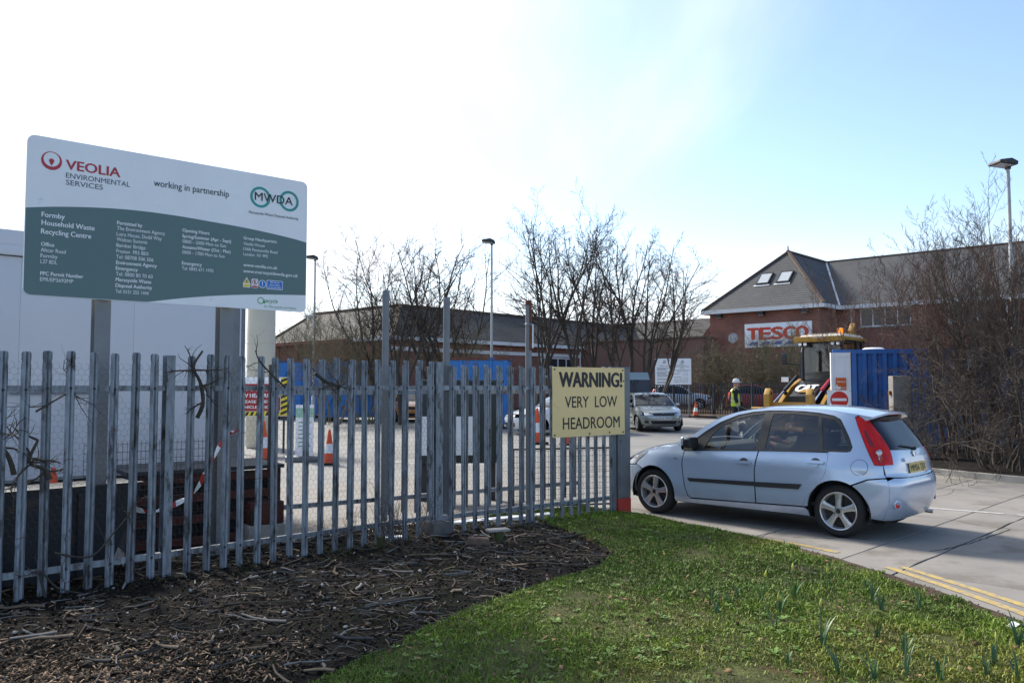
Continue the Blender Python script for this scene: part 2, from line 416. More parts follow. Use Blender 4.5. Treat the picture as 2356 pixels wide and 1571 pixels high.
# ---------------------------------------------------------------- ground materials
far_mat = pbr('far_ground', (0.10, 0.10, 0.075), 0.95, var=0.3, sc_=0.05)
yard_mat = pbr('yard_tarmac', (0.225, 0.217, 0.205), 0.85, var=0.22, sc_=0.35, bump=0.3, bsc=80, dirt=(0.16, 0.153, 0.143), damt=0.42, dsc=0.28, spec=0.3)
slab_mat = pbr('road_concrete', (0.235, 0.215, 0.194), 0.85, var=0.16, sc_=1.3, bump=0.4, bsc=110, dirt=(0.17, 0.15, 0.128), damt=0.48, dsc=0.9, spec=0.3)
joint_mat = pbr('joint_filler', (0.035, 0.032, 0.028), 0.95, var=0.4, sc_=9, bump=0.5)
yellow_mat = pbr('worn_yellow_paint', (0.44, 0.31, 0.10), 0.8, var=0.15, sc_=9, dirt=(0.24, 0.215, 0.19), damt=0.55, dsc=16)
whiteline_mat = pbr('worn_white_paint', (0.44, 0.43, 0.41), 0.8, var=0.12, sc_=9, dirt=(0.24, 0.22, 0.20), damt=0.48, dsc=14)
soil_mat = pbr('dark_soil', (0.009, 0.007, 0.0055), 0.95, var=0.55, sc_=9, bump=1.0, bsc=45, bdist=0.02, dirt=(0.040, 0.042, 0.010), damt=0.28, dsc=3.5, spec=0.15)
turf_mat = pbr('turf_soil', (0.075, 0.080, 0.028), 0.95, var=0.45, sc_=5, bump=1.0, bsc=60, bdist=0.02, dirt=(0.10, 0.058, 0.030), damt=0.36, dsc=2.2, spec=0.15)
margin_mat = pbr('roadside_dirt', (0.075, 0.050, 0.034), 0.95, var=0.4, sc_=8, bump=1.0, bsc=50, bdist=0.02, spec=0.15)
grass_mat = pbr('grass_blades', (0.1, 0.2, 0.03), 0.6, var=0.12, sc_=30, attr='tint', spec=0.25)
twig_mat = pbr('dead_twigs', (0.2, 0.15, 0.1), 0.85, var=0.2, sc_=25, attr='tint', spec=0.2)
leaf_mat = pbr('daffodil_leaf', (0.065, 0.14, 0.06), 0.5, var=0.2, sc_=12, spec=0.4)
bud_mat = pbr('daffodil_bud', (0.42, 0.42, 0.06), 0.5, var=0.15, sc_=12)

# ---------------------------------------------------------------- ground sheets
def sheet(name, poly, z, mat, kind='structure'):
    return MB().add([(x, y, z) for x, y in poly], [tuple(range(len(poly)))]).build(name, mat, kind=kind)
sheet('ground', [(-1500, -300), (1500, -300), (1500, 2200), (-1500, 2200)], -0.10, far_mat)
sheet('yard', [(-45, -12), (60, -12), (60, 110), (-45, 110)], -0.016, yard_mat)

# verge and bed: one height field, split where the turf stops
gx = np.arange(-9.0, 4.31, 0.055); gy = np.arange(-4.6, 11.75, 0.055)
GX, GY = np.meshgrid(gx, gy, indexing='ij')
jx = GX + (vnoise(GX * 40, GY * 40, 1) - 0.5) * 0.03; jy = GY + (vnoise(GX * 40, GY * 40, 2) - 0.5) * 0.03
GZ = hz(jx, jy)
VV = np.stack([jx.ravel(), jy.ravel(), GZ.ravel()], 1)
nI, nJ = GX.shape
idx = np.arange(nI * nJ).reshape(nI, nJ)
Q = np.stack([idx[:-1, :-1].ravel(), idx[1:, :-1].ravel(), idx[1:, 1:].ravel(), idx[:-1, 1:].ravel()], 1)
cxy = VV[Q].mean(1)
sv = sdist(cxy[:, 0], cxy[:, 1], VERGE); sbd = sdist(cxy[:, 0], cxy[:, 1], BED)
edge_soil = (sdist(cxy[:, 0], cxy[:, 1], VERGE) < 0.05 + (0.20 + 0.34 * sm((9.2 - cxy[:, 1]) / 2.0)) * fbm(cxy[:, 0] * 2.6, cxy[:, 1] * 2.6, 5) * 1.3) & (cxy[:, 0] > 2.2) & (cxy[:, 1] < 9.7)
def sub(name, mask, mat):
    q = Q[mask]; u, inv = np.unique(q.ravel(), return_inverse=True)
    link(name, fast_mesh(name, VV[u], inv.reshape(-1, 4), smooth=True), mat, kind='structure')
ok = sv > -0.22
soil_m = ok & (sbd > 0); dirt_m = ok & ~soil_m & edge_soil; turf_m = ok & ~soil_m & ~edge_soil
sub('soil_bed', soil_m, soil_mat); sub('grass_verge', turf_m, turf_mat); sub('dirt_margin', dirt_m, margin_mat)

# concrete road: slabs with open joints over dark filler
road = setp(MB().add([(p[0], p[1], -0.012) for p in [(0.6, 12.6), (3.0, 4.0), (3.6, -9), (22, -9), (9.5, 21.5)]], [(0, 1, 2, 3, 4)]).build('road', joint_mat), kind='structure')
ra = Vector((-0.7071, 0.7071, 0)); aa = Vector((0.7071, 0.7071, 0))
def slab_edge(p, q, amp, seed):
    n = max(2, int((q - p).length / 0.22)); out = []
    nrm = Vector((-(q - p).y, (q - p).x, 0)).normalized()
    for i in range(n):
        t = i / n
        k = 0 if i == 0 else (noise.noise(Vector((p + (q - p) * t) * 2.3) + Vector((seed, 0, 0)))) * amp
        out.append(p + (q - p) * t + nrm * k)
    return out
r_edges = [-9, -5.2, -1.3, 2.86, 3.46, 4.66, 8.4, 12.2]; a_edges = [3.2, 7.9, 12.28, 18.6]
gap = {2.86: 0.018, 3.46: 0.016, 4.66: 0.014}
for i in range(len(r_edges) - 1):
    for j in range(len(a_edges) - 1):
        r0, r1 = r_edges[i] + gap.get(r_edges[i], 0.014) / 2, r_edges[i + 1] - gap.get(r_edges[i + 1], 0.014) / 2
        a0, a1 = a_edges[j] + 0.005, a_edges[j + 1] - 0.005
        cs = [ra * r0 + aa * a0, ra * r0 + aa * a1, ra * r1 + aa * a1, ra * r1 + aa * a0]
        poly = []
        for k in range(4):
            poly += slab_edge(cs[k], cs[(k + 1) % 4], 0.028 if k in (0, 2) and (r_edges[i + (k == 2)] == 2.86) else 0.007, k)
        area = sum(poly[k].x * poly[(k + 1) % len(poly)].y - poly[(k + 1) % len(poly)].x * poly[k].y for k in range(len(poly)))
        if area < 0: poly = poly[::-1]
        cen = sum(poly, Vector((0, 0, 0))) / len(poly)
        n = len(poly)
        top = [p + (cen - p).normalized() * 0.008 for p in poly]
        vs = [(p.x, p.y, -0.03) for p in poly] + [(p.x, p.y, -0.005) for p in poly] + [(p.x, p.y, 0) for p in top]
        fs = [tuple(range(2 * n, 3 * n))]
        for b in (0, n):
            fs += [(b + k, b + (k + 1) % n, b + n + (k + 1) % n, b + n + k) for k in range(n)]
        MB().add(vs, fs).build('concrete_slab', slab_mat, road)
def strip(name, pts, w, z, mat, parent):
    P = [Vector((*p, z)) for p in pts]; vs = []
    for i, p in enumerate(P):
        d = (P[min(i + 1, len(P) - 1)] - P[max(i - 1, 0)]).normalized(); s = Vector((-d.y, d.x, 0)) * w / 2
        vs += [p + s, p - s]
    return MB().add(vs, [(2 * i, 2 * i + 1, 2 * i + 3, 2 * i + 2) for i in range(len(P) - 1)]).build(name, mat, parent)
def cmb(pts, n=6): return [(p.x, p.y) for p in spline([(a, b, 0) for a, b in pts], n)]
strip('yellow_line', cmb([(2.84, 9.17), (3.08, 8.85), (3.32, 8.43)]), 0.085, 0.004, yellow_mat, road)
strip('yellow_line', cmb([(3.66, 7.78), (3.85, 6.95), (3.98, 6.25), (4.06, 5.2), (4.1, 3.0)]), 0.085, 0.004, yellow_mat, road)
strip('yellow_line', cmb([(3.52, 7.76), (3.68, 6.95), (3.80, 6.22), (3.88, 5.2), (3.93, 3.0)]), 0.085, 0.0045, yellow_mat, road)
strip('white_line', [(5.60, 11.66), (6.55, 10.98)], 0.10, 0.004, whiteline_mat, road)
strip('white_line', [(6.66, 10.9), (8.2, 9.8)], 0.10, 0.004, whiteline_mat, road)
for seed_, pts_ in enumerate(([(2.78, 9.32), (3.0, 9.55), (3.2, 9.78), (3.5, 10.05)], [(3.15, 9.3), (3.45, 9.22), (3.7, 9.25), (3.95, 9.15)], [(4.3, 8.5), (4.7, 8.75), (5.2, 9.15), (5.9, 9.8)], [(5.2, 10.9), (5.6, 10.5), (5.75, 10.0), (6.3, 9.6)], [(4.55, 7.2), (4.9, 7.3), (5.1, 7.7), (5.6, 7.8)], [(6.2, 12.6), (6.8, 12.9), (7.3, 13.6)])):
    P_ = [(a + 0.035 * noise.noise(Vector((a * 9, b * 9, seed_))), b + 0.035 * noise.noise(Vector((a * 9, b * 9, seed_ + 5.0)))) for a, b in cmb(pts_, 9)]; vs_ = []
    for i_, p_ in enumerate(P_):
        w_ = (0.0035 + 0.007 * abs(noise.noise(Vector((p_[0] * 7, p_[1] * 7, seed_ + 2.0))))) * (2.2 if seed_ == 2 else 1)
        d_ = Vector((P_[min(i_ + 1, len(P_) - 1)][0] - P_[max(i_ - 1, 0)][0], P_[min(i_ + 1, len(P_) - 1)][1] - P_[max(i_ - 1, 0)][1])).normalized()
        vs_ += [(p_[0] - d_.y * w_, p_[1] + d_.x * w_, 0.0016), (p_[0] + d_.y * w_, p_[1] - d_.x * w_, 0.0016)]
    MB().add(vs_, [(2 * i_, 2 * i_ + 1, 2 * i_ + 3, 2 * i_ + 2) for i_ in range(len(P_) - 1)]).build('crack', joint_mat, road)
for (p, q) in (((7.9, 30.8), (11, 30.2)), ((2.5, 22), (6, 21.2)), ((-3, 18.8), (-1.2, 17.5)), ((-2.3, 14.6), (0.4, 16.7))):
    setp(strip('yard_marking', [p, q], 0.1, -0.010, whiteline_mat, None), kind='structure')

# right-hand kerb and planted bed
KR = [(6.9, 19.4), (7.35, 17.9), (8.05, 16.05), (8.94, 14.38), (10.2, 12.2), (12.5, 8.5), (16.5, 2.5)]
kerb = setp(strip('kerb', cmb(KR), 0.16, -0.014, concrete, None), kind='structure')
kp = [Vector((*p, 0)) for p in cmb(KR, 24)]
acc = 0; last = kp[0]; start = kp[0]
for p in kp[1:]:
    acc += (p - last).length; last = p
    if acc >= 0.9:
        d = (p - start).normalized(); a = start + d * 0.004; b = p - d * 0.004
        s = Vector((d.y, -d.x, 0)) * 0.065
        mb = MB(); prof = [(-1, -0.012), (1, -0.012), (1, 0.115), (-0.5, 0.118), (-1, 0.085)]
        mb.add([a - s * u * -1 + Vector((0, 0, z)) for u, z in prof] + [b - s * u * -1 + Vector((0, 0, z)) for u, z in prof],
               [(4, 3, 2, 1, 0), (5, 6, 7, 8, 9)] + [(k, (k + 1) % 5, 5 + (k + 1) % 5, 5 + k) for k in range(5)])
        mb.build('kerb_stone', concrete, kerb); start = p; acc = 0
rb_poly = cmb(KR, 8) + [(40, -4), (60, 30), (30, 42), (9.5, 22)]
gx2 = np.arange(6, 34, 0.22); gy2 = np.arange(2, 30, 0.22); A_, B_ = np.meshgrid(gx2, gy2, indexing='ij')
sd2 = sdist(A_, B_, rb_poly)
Z2 = -0.06 + 0.16 * sm((sd2 + 0.02) / 0.12) + 0.10 * (fbm(A_ * 0.8, B_ * 0.8, 40) - 0.4) * sm(sd2 / 0.6)
V2 = np.stack([A_.ravel(), B_.ravel(), Z2.ravel()], 1); id2 = np.arange(A_.size).reshape(A_.shape)
Q2 = np.stack([id2[:-1, :-1].ravel(), id2[1:, :-1].ravel(), id2[1:, 1:].ravel(), id2[:-1, 1:].ravel()], 1)
Q2 = Q2[sd2.ravel()[Q2].min(1) > 0.02]
link('planted_bed', fast_mesh('planted_bed', V2, Q2, smooth=True), soil_mat, kind='structure')
# verge at the far side of the yard
bv = [(-30, 45.2), (4, 45.6), (9.6, 45.2), (11.5, 43.2), (16, 38.5), (24, 32), (40, 30), (60, 70), (-30, 70)]
back = setp(MB().add([(x, y, 0.11) for x, y in bv] + [(x, y, -0.02) for x, y in bv], [tuple(range(9))] + [(i + 9, (i + 1) % 9 + 9, (i + 1) % 9, i) for i in range(9)]).build('far_verge', margin_mat), kind='structure')
kb = bpy.data.objects.new('far_kerb', None); C.objects.link(kb); kb['kind'] = 'structure'
bk = [Vector((x, y, 0)) for x, y in cmb(bv[:6], 14)]
for a, b in zip(bk[:-1], bk[1:]):
    d = (b - a); L_ = d.length; n_ = max(1, round(L_ / 0.95)); d.normalize()
    for i in range(n_):
        p = a + d * (L_ * i / n_ + 0.006); q = a + d * (L_ * (i + 1) / n_ - 0.006)
        if p.x < 2: continue
        MB().bar(p + Vector((0, 0, 0.06)), q + Vector((0, 0, 0.06)), 0.14, 0.15).build('kerb_stone', concrete, kb)

# ---------------------------------------------------------------- buildings
brick_mat = course_mat('red_brick', (0.30, 0.085, 0.05), (0.21, 0.058, 0.04), (0.22, 0.17, 0.14), 0.225, 0.075, 0.012)
slate_mat = course_mat('grey_slate', (0.054, 0.055, 0.059), (0.064, 0.065, 0.069), (0.034, 0.035, 0.038), 0.34, 0.26, 0.012, rough=0.75, axes='uv', bump=0.15, var=0.15)
tile_mat = course_mat('brown_grey_tile', (0.056, 0.052, 0.049), (0.070, 0.064, 0.060), (0.028, 0.026, 0.025), 0.33, 0.28, 0.014, rough=0.85, axes='uv', bump=0.35, var=0.22)
render_mat = pbr('brown_render', (0.19, 0.105, 0.08), 0.9, var=0.12, sc_=0.8)
fascia_mat = pbr('white_fascia', (0.72, 0.72, 0.72), 0.5, var=0.08)
redgut_mat = pbr('red_gutter', (0.22, 0.03, 0.025), 0.5, var=0.1)
ridge_mat = pbr('ridge_tile', (0.13, 0.085, 0.06), 0.85, var=0.25, sc_=2, dirt=(0.16, 0.12, 0.04), damt=0.3, dsc=2)
lead_mat = pbr('pale_valley_lead', (0.55, 0.56, 0.57), 0.5, 0.1, var=0.1)
win_mat = pbr('dark_window_glass', (0.03, 0.035, 0.04), 0.08, var=0.1)
sky_glass = pbr('pale_rooflight_glass', (0.45, 0.47, 0.49), 0.08, var=0.05)
def roof_plane(e0, e1, t1, t0, mat, parent, name='roof', pitch_m=0.26):
    """lapped courses from eave e0-e1 to top t0-t1, each course a real step"""
    e0, e1, t0, t1 = map(Vector, (e0, e1, t0, t1))
    nrm = (e1 - e0).cross(t0 - e0 if (t0 - e0).length > 0.01 else t1 - e0).normalized()
    if nrm.z < 0: nrm = -nrm
    rise = max((t0 - e0).length, (t1 - e1).length); sl_ = abs((t0 - e0).dot(nrm.cross((e1 - e0).normalized())))
    n = max(3, int(sl_ / pitch_m)); vs = []; fs = []; uvs = []
    ex = (e1 - e0).normalized(); up = nrm.cross(ex)
    if up.z < 0: up = -up
    for i in range(n):
        a, b = i / n, (i + 1) / n
        p0, p1 = e0.lerp(t0, a), e1.lerp(t1, a); q0, q1 = e0.lerp(t0, b), e1.lerp(t1, b)
        k = len(vs); lft = nrm * 0.018
        vs += [p0, p1, p0 + lft, p1 + lft, q1 + nrm * 0.004, q0 + nrm * 0.004]
        fs += [(k, k + 1, k + 3, k + 2), (k + 2, k + 3, k + 4, k + 5)]
    mb = MB().add(vs, fs); me = mb.mesh(name)
    uv = me.uv_layers.new(name='UVMap')
    for pl in me.polygons:
        for li in pl.loop_indices:
            p = me.vertices[me.loops[li].vertex_index].co - e0
            uv.data[li].uv = (p.dot(ex), p.dot(up))
    return link(name, me, mat, parent)
BRZ = math.atan2(-0.675, 0.737)
def window(parent, x0, x1, z0, z1, y, n, along='x', depth=0.09):
    # recessed glazing with frame and sill; along x the face looks to -y, along y it looks to +x
    fr = MB(); gl = MB()
    def bx(m, u0, u1, d0, d1, w0, w1):
        if along == 'x': m.box(u0, u1, y - d1, y - d0, w0, w1)
        else: m.box(y + d0, y + d1, u0, u1, w0, w1)
    t = 0.07
    bx(fr, x0, x1, 0.004, 0.06, z0, z0 + t); bx(fr, x0, x1, 0.004, 0.06, z1 - t, z1)
    for i in range(n + 1):
        c = x0 + (x1 - x0 - t) * i / n
        bx(fr, c, c + t, 0.003, 0.062, z0 + t, z1 - t)
    bx(gl, x0 + t * 0.5, x1 - t * 0.5, 0.002, 0.02, z0 + t * 0.5, z1 - t * 0.5)
    w = gl.build('window', win_mat, parent); fr.build('window_frame', fascia_mat, w)
    s = MB(); bx(s, x0 - 0.08, x1 + 0.08, 0.0, 0.12, z0 - 0.09, z0 - 0.004); s.build('window_sill', concrete, w)
# the supermarket
tb = thing('supermarket', 'two storey red brick supermarket with slate roof and pyramid-roofed front bay', 'building', (20.8, 55, 0), BRZ)
MB().box(-8.25, 0, 0, 12, -0.05, 7.3).box(0.002, 36, 2.75, 20, -0.05, 7.3).build('wall', brick_mat, tb)
E_ = 7.25
roof_plane((-8.7, -0.45, E_), (0.45, -0.45, E_), (-4.12, 4.5, 11.8), (-4.13, 4.5, 11.8), slate_mat, tb)
rfr = roof_plane((0.45, -0.45, E_), (0.45, 2.3, E_), (-4.12, 11.75, 11.8), (-4.12, 4.5, 11.8), slate_mat, tb)
roof_plane((0.45, 2.3, E_), (36, 2.3, E_), (36, 11.75, 11.8), (-4.12, 11.75, 11.8), slate_mat, tb)
roof_plane((-8.7, 14, E_), (-8.7, -0.45, E_), (-4.13, 4.5, 11.8), (-4.13, 14, 11.8), slate_mat, tb)
roof_plane((36, 21, E_), (-8.7, 21, E_), (-4.12, 11.76, 11.8), (36, 11.76, 11.8), slate_mat, tb)
MB().bar((-8.7, -0.45, E_ + 0.05), (-4.12, 4.5, 11.86), 0.22, 0.1).bar((0.45, -0.45, E_ + 0.05), (-4.12, 4.5, 11.86), 0.22, 0.1).bar((-4.12, 4.45, 11.84), (-4.12, 11.8, 11.84), 0.24, 0.12).bar((-4.2, 11.75, 11.84), (36, 11.75, 11.84), 0.24, 0.12).build('ridge_tiles', ridge_mat, tb)
MB().lathe([(0.0, 0.5), (0.05, 0.3), (0.05, 0.1), (0.14, 0.05), (0.16, -0.05)], 8, (-4.12, 4.5, 11.86)).build('finial', ridge_mat, tb)
MB().bar((0.45, 2.3, E_ + 0.05), (-4.12, 11.75, 11.86), 0.14, 0.03).build('valley_flashing', lead_mat, tb)
MB().box(-8.72, 0.47, -0.50, -0.40, 7.0, 7.26).box(0.40, 0.50, -0.40, 2.2, 7.0, 7.26).box(0.5, 36, 2.2, 2.3, 7.0, 7.26).box(-8.72, -8.6, -0.4, 12, 7.0, 7.26).build('gutter', fascia_mat, tb)
MB().box(-8.7, 0.4, -0.4, 0, 7.02, 7.06).box(0.0, 0.4, 0, 2.2, 7.02, 7.06).box(0.4, 36, 2.3, 2.75, 7.02, 7.06).build('soffit', fascia_mat, tb)
MB().tube([(1.1, 2.66, 7.0), (1.1, 2.66, 0.0)], 0.055, 8).build('downpipe', fascia_mat, tb)
window(tb, 1.7, 4.95, 5.75, 7.0, 2.75, 4); window(tb, 7.2, 10.5, 5.75, 7.0, 2.75, 4)
sn = Vector((0, -4.55, 4.95)).normalized(); su = Vector((0, 4.95, 4.55)).normalized()
for cx in (-4.85, -3.3):
    o = Vector((cx, -0.45 + 4.95 * 0.42, E_ + 4.55 * 0.42)); U = Vector((1, 0, 0))
    sk = flat(tb, 'skylight', [(-0.42, 0), (0.42, 0), (0.42, 1.15), (-0.42, 1.15)], sky_glass, o, U, su, 0.06, 0.05)
    fr = MB()
    for poly in ([(-0.5, -0.08), (0.5, -0.08), (0.5, 0), (-0.5, 0)], [(-0.5, 1.15), (0.5, 1.15), (0.5, 1.23), (-0.5, 1.23)], [(-0.5, 0), (-0.42, 0), (-0.42, 1.15), (-0.5, 1.15)], [(0.42, 0), (0.5, 0), (0.5, 1.15), (0.42, 1.15)]):
        fr.prism(poly, o + sn * 0.02, U, su, sn * 0.12)
    fr.build('skylight_frame', black_pl, sk)
    flat(tb, 'lead_apron', [(-0.62, -0.28), (0.62, -0.28), (0.58, -0.1), (-0.58, -0.1)], lead_mat, o, U, su, 0.035, 0.01)
for cx in (-7.36, -4.08, -0.95):
    f = MB().box(cx - 0.22, cx + 0.22, -0.42, -0.14, 6.72, 6.98).build('floodlight', black_pl, tb, bevel=0.03)
    MB().box(cx - 0.18, cx + 0.18, -0.40, -0.2, 6.70, 6.722).build('lens', lead_mat, f); MB().bar((cx, -0.2, 6.9), (cx, 0, 7.0), 0.06, 0.06).build('bracket', black_pl, f)
ts = thing('store_sign', 'white board with red TESCO lettering and blue dashes on the brick bay', 'sign', (20.8, 55, 0), BRZ)
MB().box(-5.44, -0.54, -0.12, -0.003, 4.45, 6.15).build('panel', white_pl, ts, bevel=0.02)
tw = 0.86
for i, ch in enumerate('TESCO'):
    text(ts, ch, -5.18 + i * 0.89, 5.02, 0.80, 0.82, pbr('store_red', (0.62, 0.05, 0.02), 0.5, var=0.1) if i == 0 else MATS['store_red'], (0, -0.121, 0), bold=0.07, ex=0.012)
sblue = pbr('store_blue', (0.02, 0.10, 0.42), 0.5, var=0.1)
for i in range(5):
    x = -5.15 + i * 0.90
    flat(ts, 'blue_dash', [(x, 4.62), (x + 0.62, 4.62), (x + 0.74, 4.86), (x + 0.30, 4.86)], sblue, (0, -0.121, 0), (1, 0, 0), (0, 0, 1), 0.0, 0.008)
rs_ = thing('round_wall_sign', 'round black and white sign on the brick bay beside the large white board', 'sign', (20.8, 55, 0), BRZ)
MB().lathe([(0.001, 0.07), (0.36, 0.07), (0.36, 0.003)], 28, (-6.4, 0, 5.2), (0, -1, 0)).build('disc', white_pl, rs_)
for k, r in enumerate((0.34, 0.24)):
    flat(rs_, 'ring', circ(r, 28, -6.4, 5.2), ink_black, (0, -0.072, 0), (1, 0, 0), (0, 0, 1), 0.0, 0.003, hole=circ(r - 0.05, 28, -6.4, 5.2))
for a in range(6):
    ca, sa = math.cos(a * 1.047), math.sin(a * 1.047)
    flat(rs_, 'spoke', [(-6.4 + ca * 0.05 - sa * 0.03, 5.2 + sa * 0.05 + ca * 0.03), (-6.4 + ca * 0.05 + sa * 0.03, 5.2 + sa * 0.05 - ca * 0.03), (-6.4 + ca * 0.2, 5.2 + sa * 0.2)], ink_black, (0, -0.072, 0), (1, 0, 0), (0, 0, 1), 0.0, 0.003)
# the long low range with hipped corner
lb = thing('low_brick_range', 'long single storey brick range with grey tiled roof behind the bare trees', 'building', (-7.63, 52.5, -0.42), BRZ); lb.scale = (1.25, 1.25, 1.25)
MB().box(-11.3, 0, 0, 9, -0.05, 4.3).box(-9, -0.002, 9.002, 27, -0.05, 4.3).build('wall', brick_mat, lb)
zr = 6.2
roof_plane((-11.7, -0.4, 4.25), (0.4, -0.4, 4.25), (-2.5, 2.5, zr), (-10.9, 2.5, zr), tile_mat, lb)
roof_plane((0.4, -0.4, 4.25), (0.4, 27, 4.25), (-2.5, 27, zr), (-2.5, 2.5, zr), tile_mat, lb)
roof_plane((-11.7, 9.4, 4.25), (-11.7, -0.4, 4.25), (-10.9, 2.5, zr), (-10.9, 6.5, zr), tile_mat, lb)
MB().add([(-10.9, 2.5, zr), (-2.5, 2.5, zr), (-2.5, 27, zr), (-6.5, 27, zr), (-6.5, 6.5, zr), (-10.9, 6.5, zr)], [(0, 1, 2, 3, 4, 5)]).build('flat_roof', tile_mat, lb)
MB().bar((0.4, -0.4, 4.30), (-2.5, 2.5, zr + 0.05), 0.2, 0.1).bar((-10.9, 2.5, zr + 0.04), (-2.45, 2.5, zr + 0.04), 0.22, 0.12).bar((-2.5, 2.45, zr + 0.04), (-2.5, 27, zr + 0.04), 0.22, 0.12).bar((-11.7, -0.4, 4.3), (-10.9, 2.5, zr + 0.05), 0.2, 0.1).build('ridge_tiles', ridge_mat, lb)
MB().box(-11.72, -3.0, -0.46, -0.36, 4.08, 4.27).build('gutter', redgut_mat, lb, label='red gutter on the left face')
MB().box(-3.0, 0.46, -0.46, -0.36, 4.08, 4.27).box(0.36, 0.46, -0.36, 15.6, 4.08, 4.27).build('gutter', fascia_mat, lb)
MB().box(0.003, 0.05, -0.3, 15.6, 3.55, 3.75).build('fascia_band', fascia_mat, lb)
for x in (-11.1, -9.0, -6.5):
    MB().box(x, x + 0.35, -0.06, -0.003, 0, 4.05).build('brick_pier', brick_mat, lb)
MB().box(-10.2, -9.95, -0.15, -0.003, 3.0, 3.25).build('wall_light', black_pl, lb)
window(lb, 11.6, 15.0, 2.3, 3.5, 0, 4, along='y')
MB().tube([(0.08, 15.55, 4.1), (0.08, 15.55, 0)], 0.05, 8).build('downpipe', fascia_mat, lb)
MB().box(0.003, 9.0, 15.7, 18.2, -0.05, 4.5).build('annex_wall', render_mat, lb, label='flat roofed brown rendered annex')
MB().box(-0.1, 9.1, 15.6, 18.3, 4.504, 4.62).build('annex_coping', ridge_mat, lb)
MB().prism([(23.3, 4.0), (28.9, 4.0), (28.9, 4.62), (26, 6.56), (23.3, 4.62)], (3.9, 0, 0), (0, 1, 0), (0, 0, 1), (0.3, 0, 0)).build('gable_wall', brick_mat, lb)
roof_plane((-1.5, 23.2, 4.65), (4.3, 23.2, 4.65), (4.3, 26, 6.6), (-2.5, 26, 6.6), tile_mat, lb)
roof_plane((-8, 29, 4.65), (4.3, 29, 4.65), (4.3, 26, 6.6), (-8, 26, 6.6), tile_mat, lb)
# white clad building just inside the fence and the tank beside it
FRZ = math.atan2(0.669, 0.743)
wb = thing('white_clad_building', 'plain white panel building behind the fence under the big board', 'building', (-6.27, 10.0, 0), FRZ)
px0 = -7.0
for i, (a, b) in enumerate(((-7.0, -4.6), (-4.6, -2.2), (-2.2, 0.2), (0.2, 1.55), (1.55, 2.9))):
    MB().box(a + 0.001, b - 0.001, 0, 0.08, 0.54, 3.30).build('wall_panel', white_clad, wb, bevel=0.002)
MB().box(-6.95, 2.9, 0.085, 3.2, 0.5, 3.55).build('core', white_clad, wb)
MB().box(-7.04, 3.05, -0.06, 0.12, 3.31, 3.44).box(-7.04, 3.05, -0.03, 3.2, 3.443, 3.63).build('parapet', white_clad, wb, bevel=0.01)
MB().box(2.905, 3.10, -0.05, 0.2, 0.0, 3.30).build('corner_post', galv2, wb, bevel=0.01)
MB().box(-7.0, 3.0, 0.15, 3.1, -0.02, 0.49).build('plinth', pbr('dark_plinth', (0.05, 0.05, 0.052), 0.85, var=0.3), wb)
MB().tube([(0.10, -0.07, 1.62), (1.3, -0.07, 1.62)], 0.022, 8).bar((0.15, -0.07, 1.62), (0.15, 0.0, 1.62), 0.03, 0.03).bar((1.25, -0.07, 1.62), (1.25, 0, 1.62), 0.03, 0.03).build('grab_rail', galv, wb)
MB().bar((3.02, -0.052, 3.2), (3.02, -0.052, 0.5), 0.02, 0.012, (0, 1, 0)).build('corner_trim', white_clad, wb)
tk = thing('storage_tank', 'upright beige cylindrical tank beside the white building', 'tank', (-7.07, 23.0, 0))
MB().lathe([(0.001, 4.45), (0.28, 4.42), (0.385, 4.28), (0.385, 0.1), (0.36, 0.0)], 28).build('shell', beige_clad, tk, smooth=40)
for z in (1.5, 2.9): MB().lathe([(0.386, z - 0.02), (0.392, z - 0.015), (0.392, z + 0.015), (0.386, z + 0.02)], 28).build('band', beige_clad, tk)
# ---------------------------------------------------------------- palisade fence and gates
def pale_mesh(h, w=0.068):
    prof = [(-0.5, 0.010), (-0.30, -0.008), (-0.12, -0.008), (0, 0.003), (0.12, -0.008), (0.30, -0.008), (0.5, 0.010)]
    lev = [(0, 1), (h - 0.10, 1), (h - 0.088, 0.90), (h - 0.070, 0.90), (h - 0.060, 1), (h - 0.016, 1), (h, 0.74)]
    vs = []; fs = []; n = len(prof)
    for side in (0, 0.0032):
        for z, k in lev:
            for px_, py_ in prof:
                vs.append((px_ * w * k, py_ + side, z))
    m = len(lev); off = n * m
    for i in range(m - 1):
        for j in range(n - 1):
            a = i * n + j
            fs.append((a, a + 1, a + n + 1, a + n)); fs.append((off + a + 1, off + a, off + a + n, off + a + n + 1))
        for j, fl in ((0, 1), (n - 1, 0)):
            a = i * n + j; q = (a, a + n, off + a + n, off + a)
            fs.append(q if fl else q[::-1])
    for j in range(n - 1):
        a = (m - 1) * n + j; fs.append((a, a + 1, off + a + 1, off + a))
        fs.append((j + 1, j, off + j, off + j + 1))
    me = MB().add(vs, fs).mesh('pale', smooth=25); me.materials.append(galv)
    return me
bolt_me = MB().lathe([(0.011, 0), (0.011, 0.006), (0.006, 0.010), (0.0005, 0.010)], 7, (0, 0, 0), (0, -1, 0)).mesh('bolt'); bolt_me.materials.append(dark_steel)
def put_pales(parent, xs, me, z0, rails, y=0.0, jit=0.35, bolts=True):
    for x in xs:
        p = link('pale', me, None, parent); p.location = (x, y, z0 + rnd.uniform(-0.012, 0.012))
        p.rotation_euler = (R(rnd.uniform(-jit, jit)), R(rnd.uniform(-jit, jit)), R(rnd.uniform(-3, 3)))
        if bolts:
            for zr_ in rails:
                b = link('bolt', bolt_me, None, p); b.location = (0, -0.006, zr_ - z0)
def angle_rail(parent, x0, x1, z, y=0.016, mat=galv, s=0.045):
    MB().box(x0, x1, y, y + 0.006, z - s / 2, z + s / 2).box(x0, x1, y + 0.007, y + s, z + s / 2 - 0.006, z + s / 2).build('rail', mat, parent)
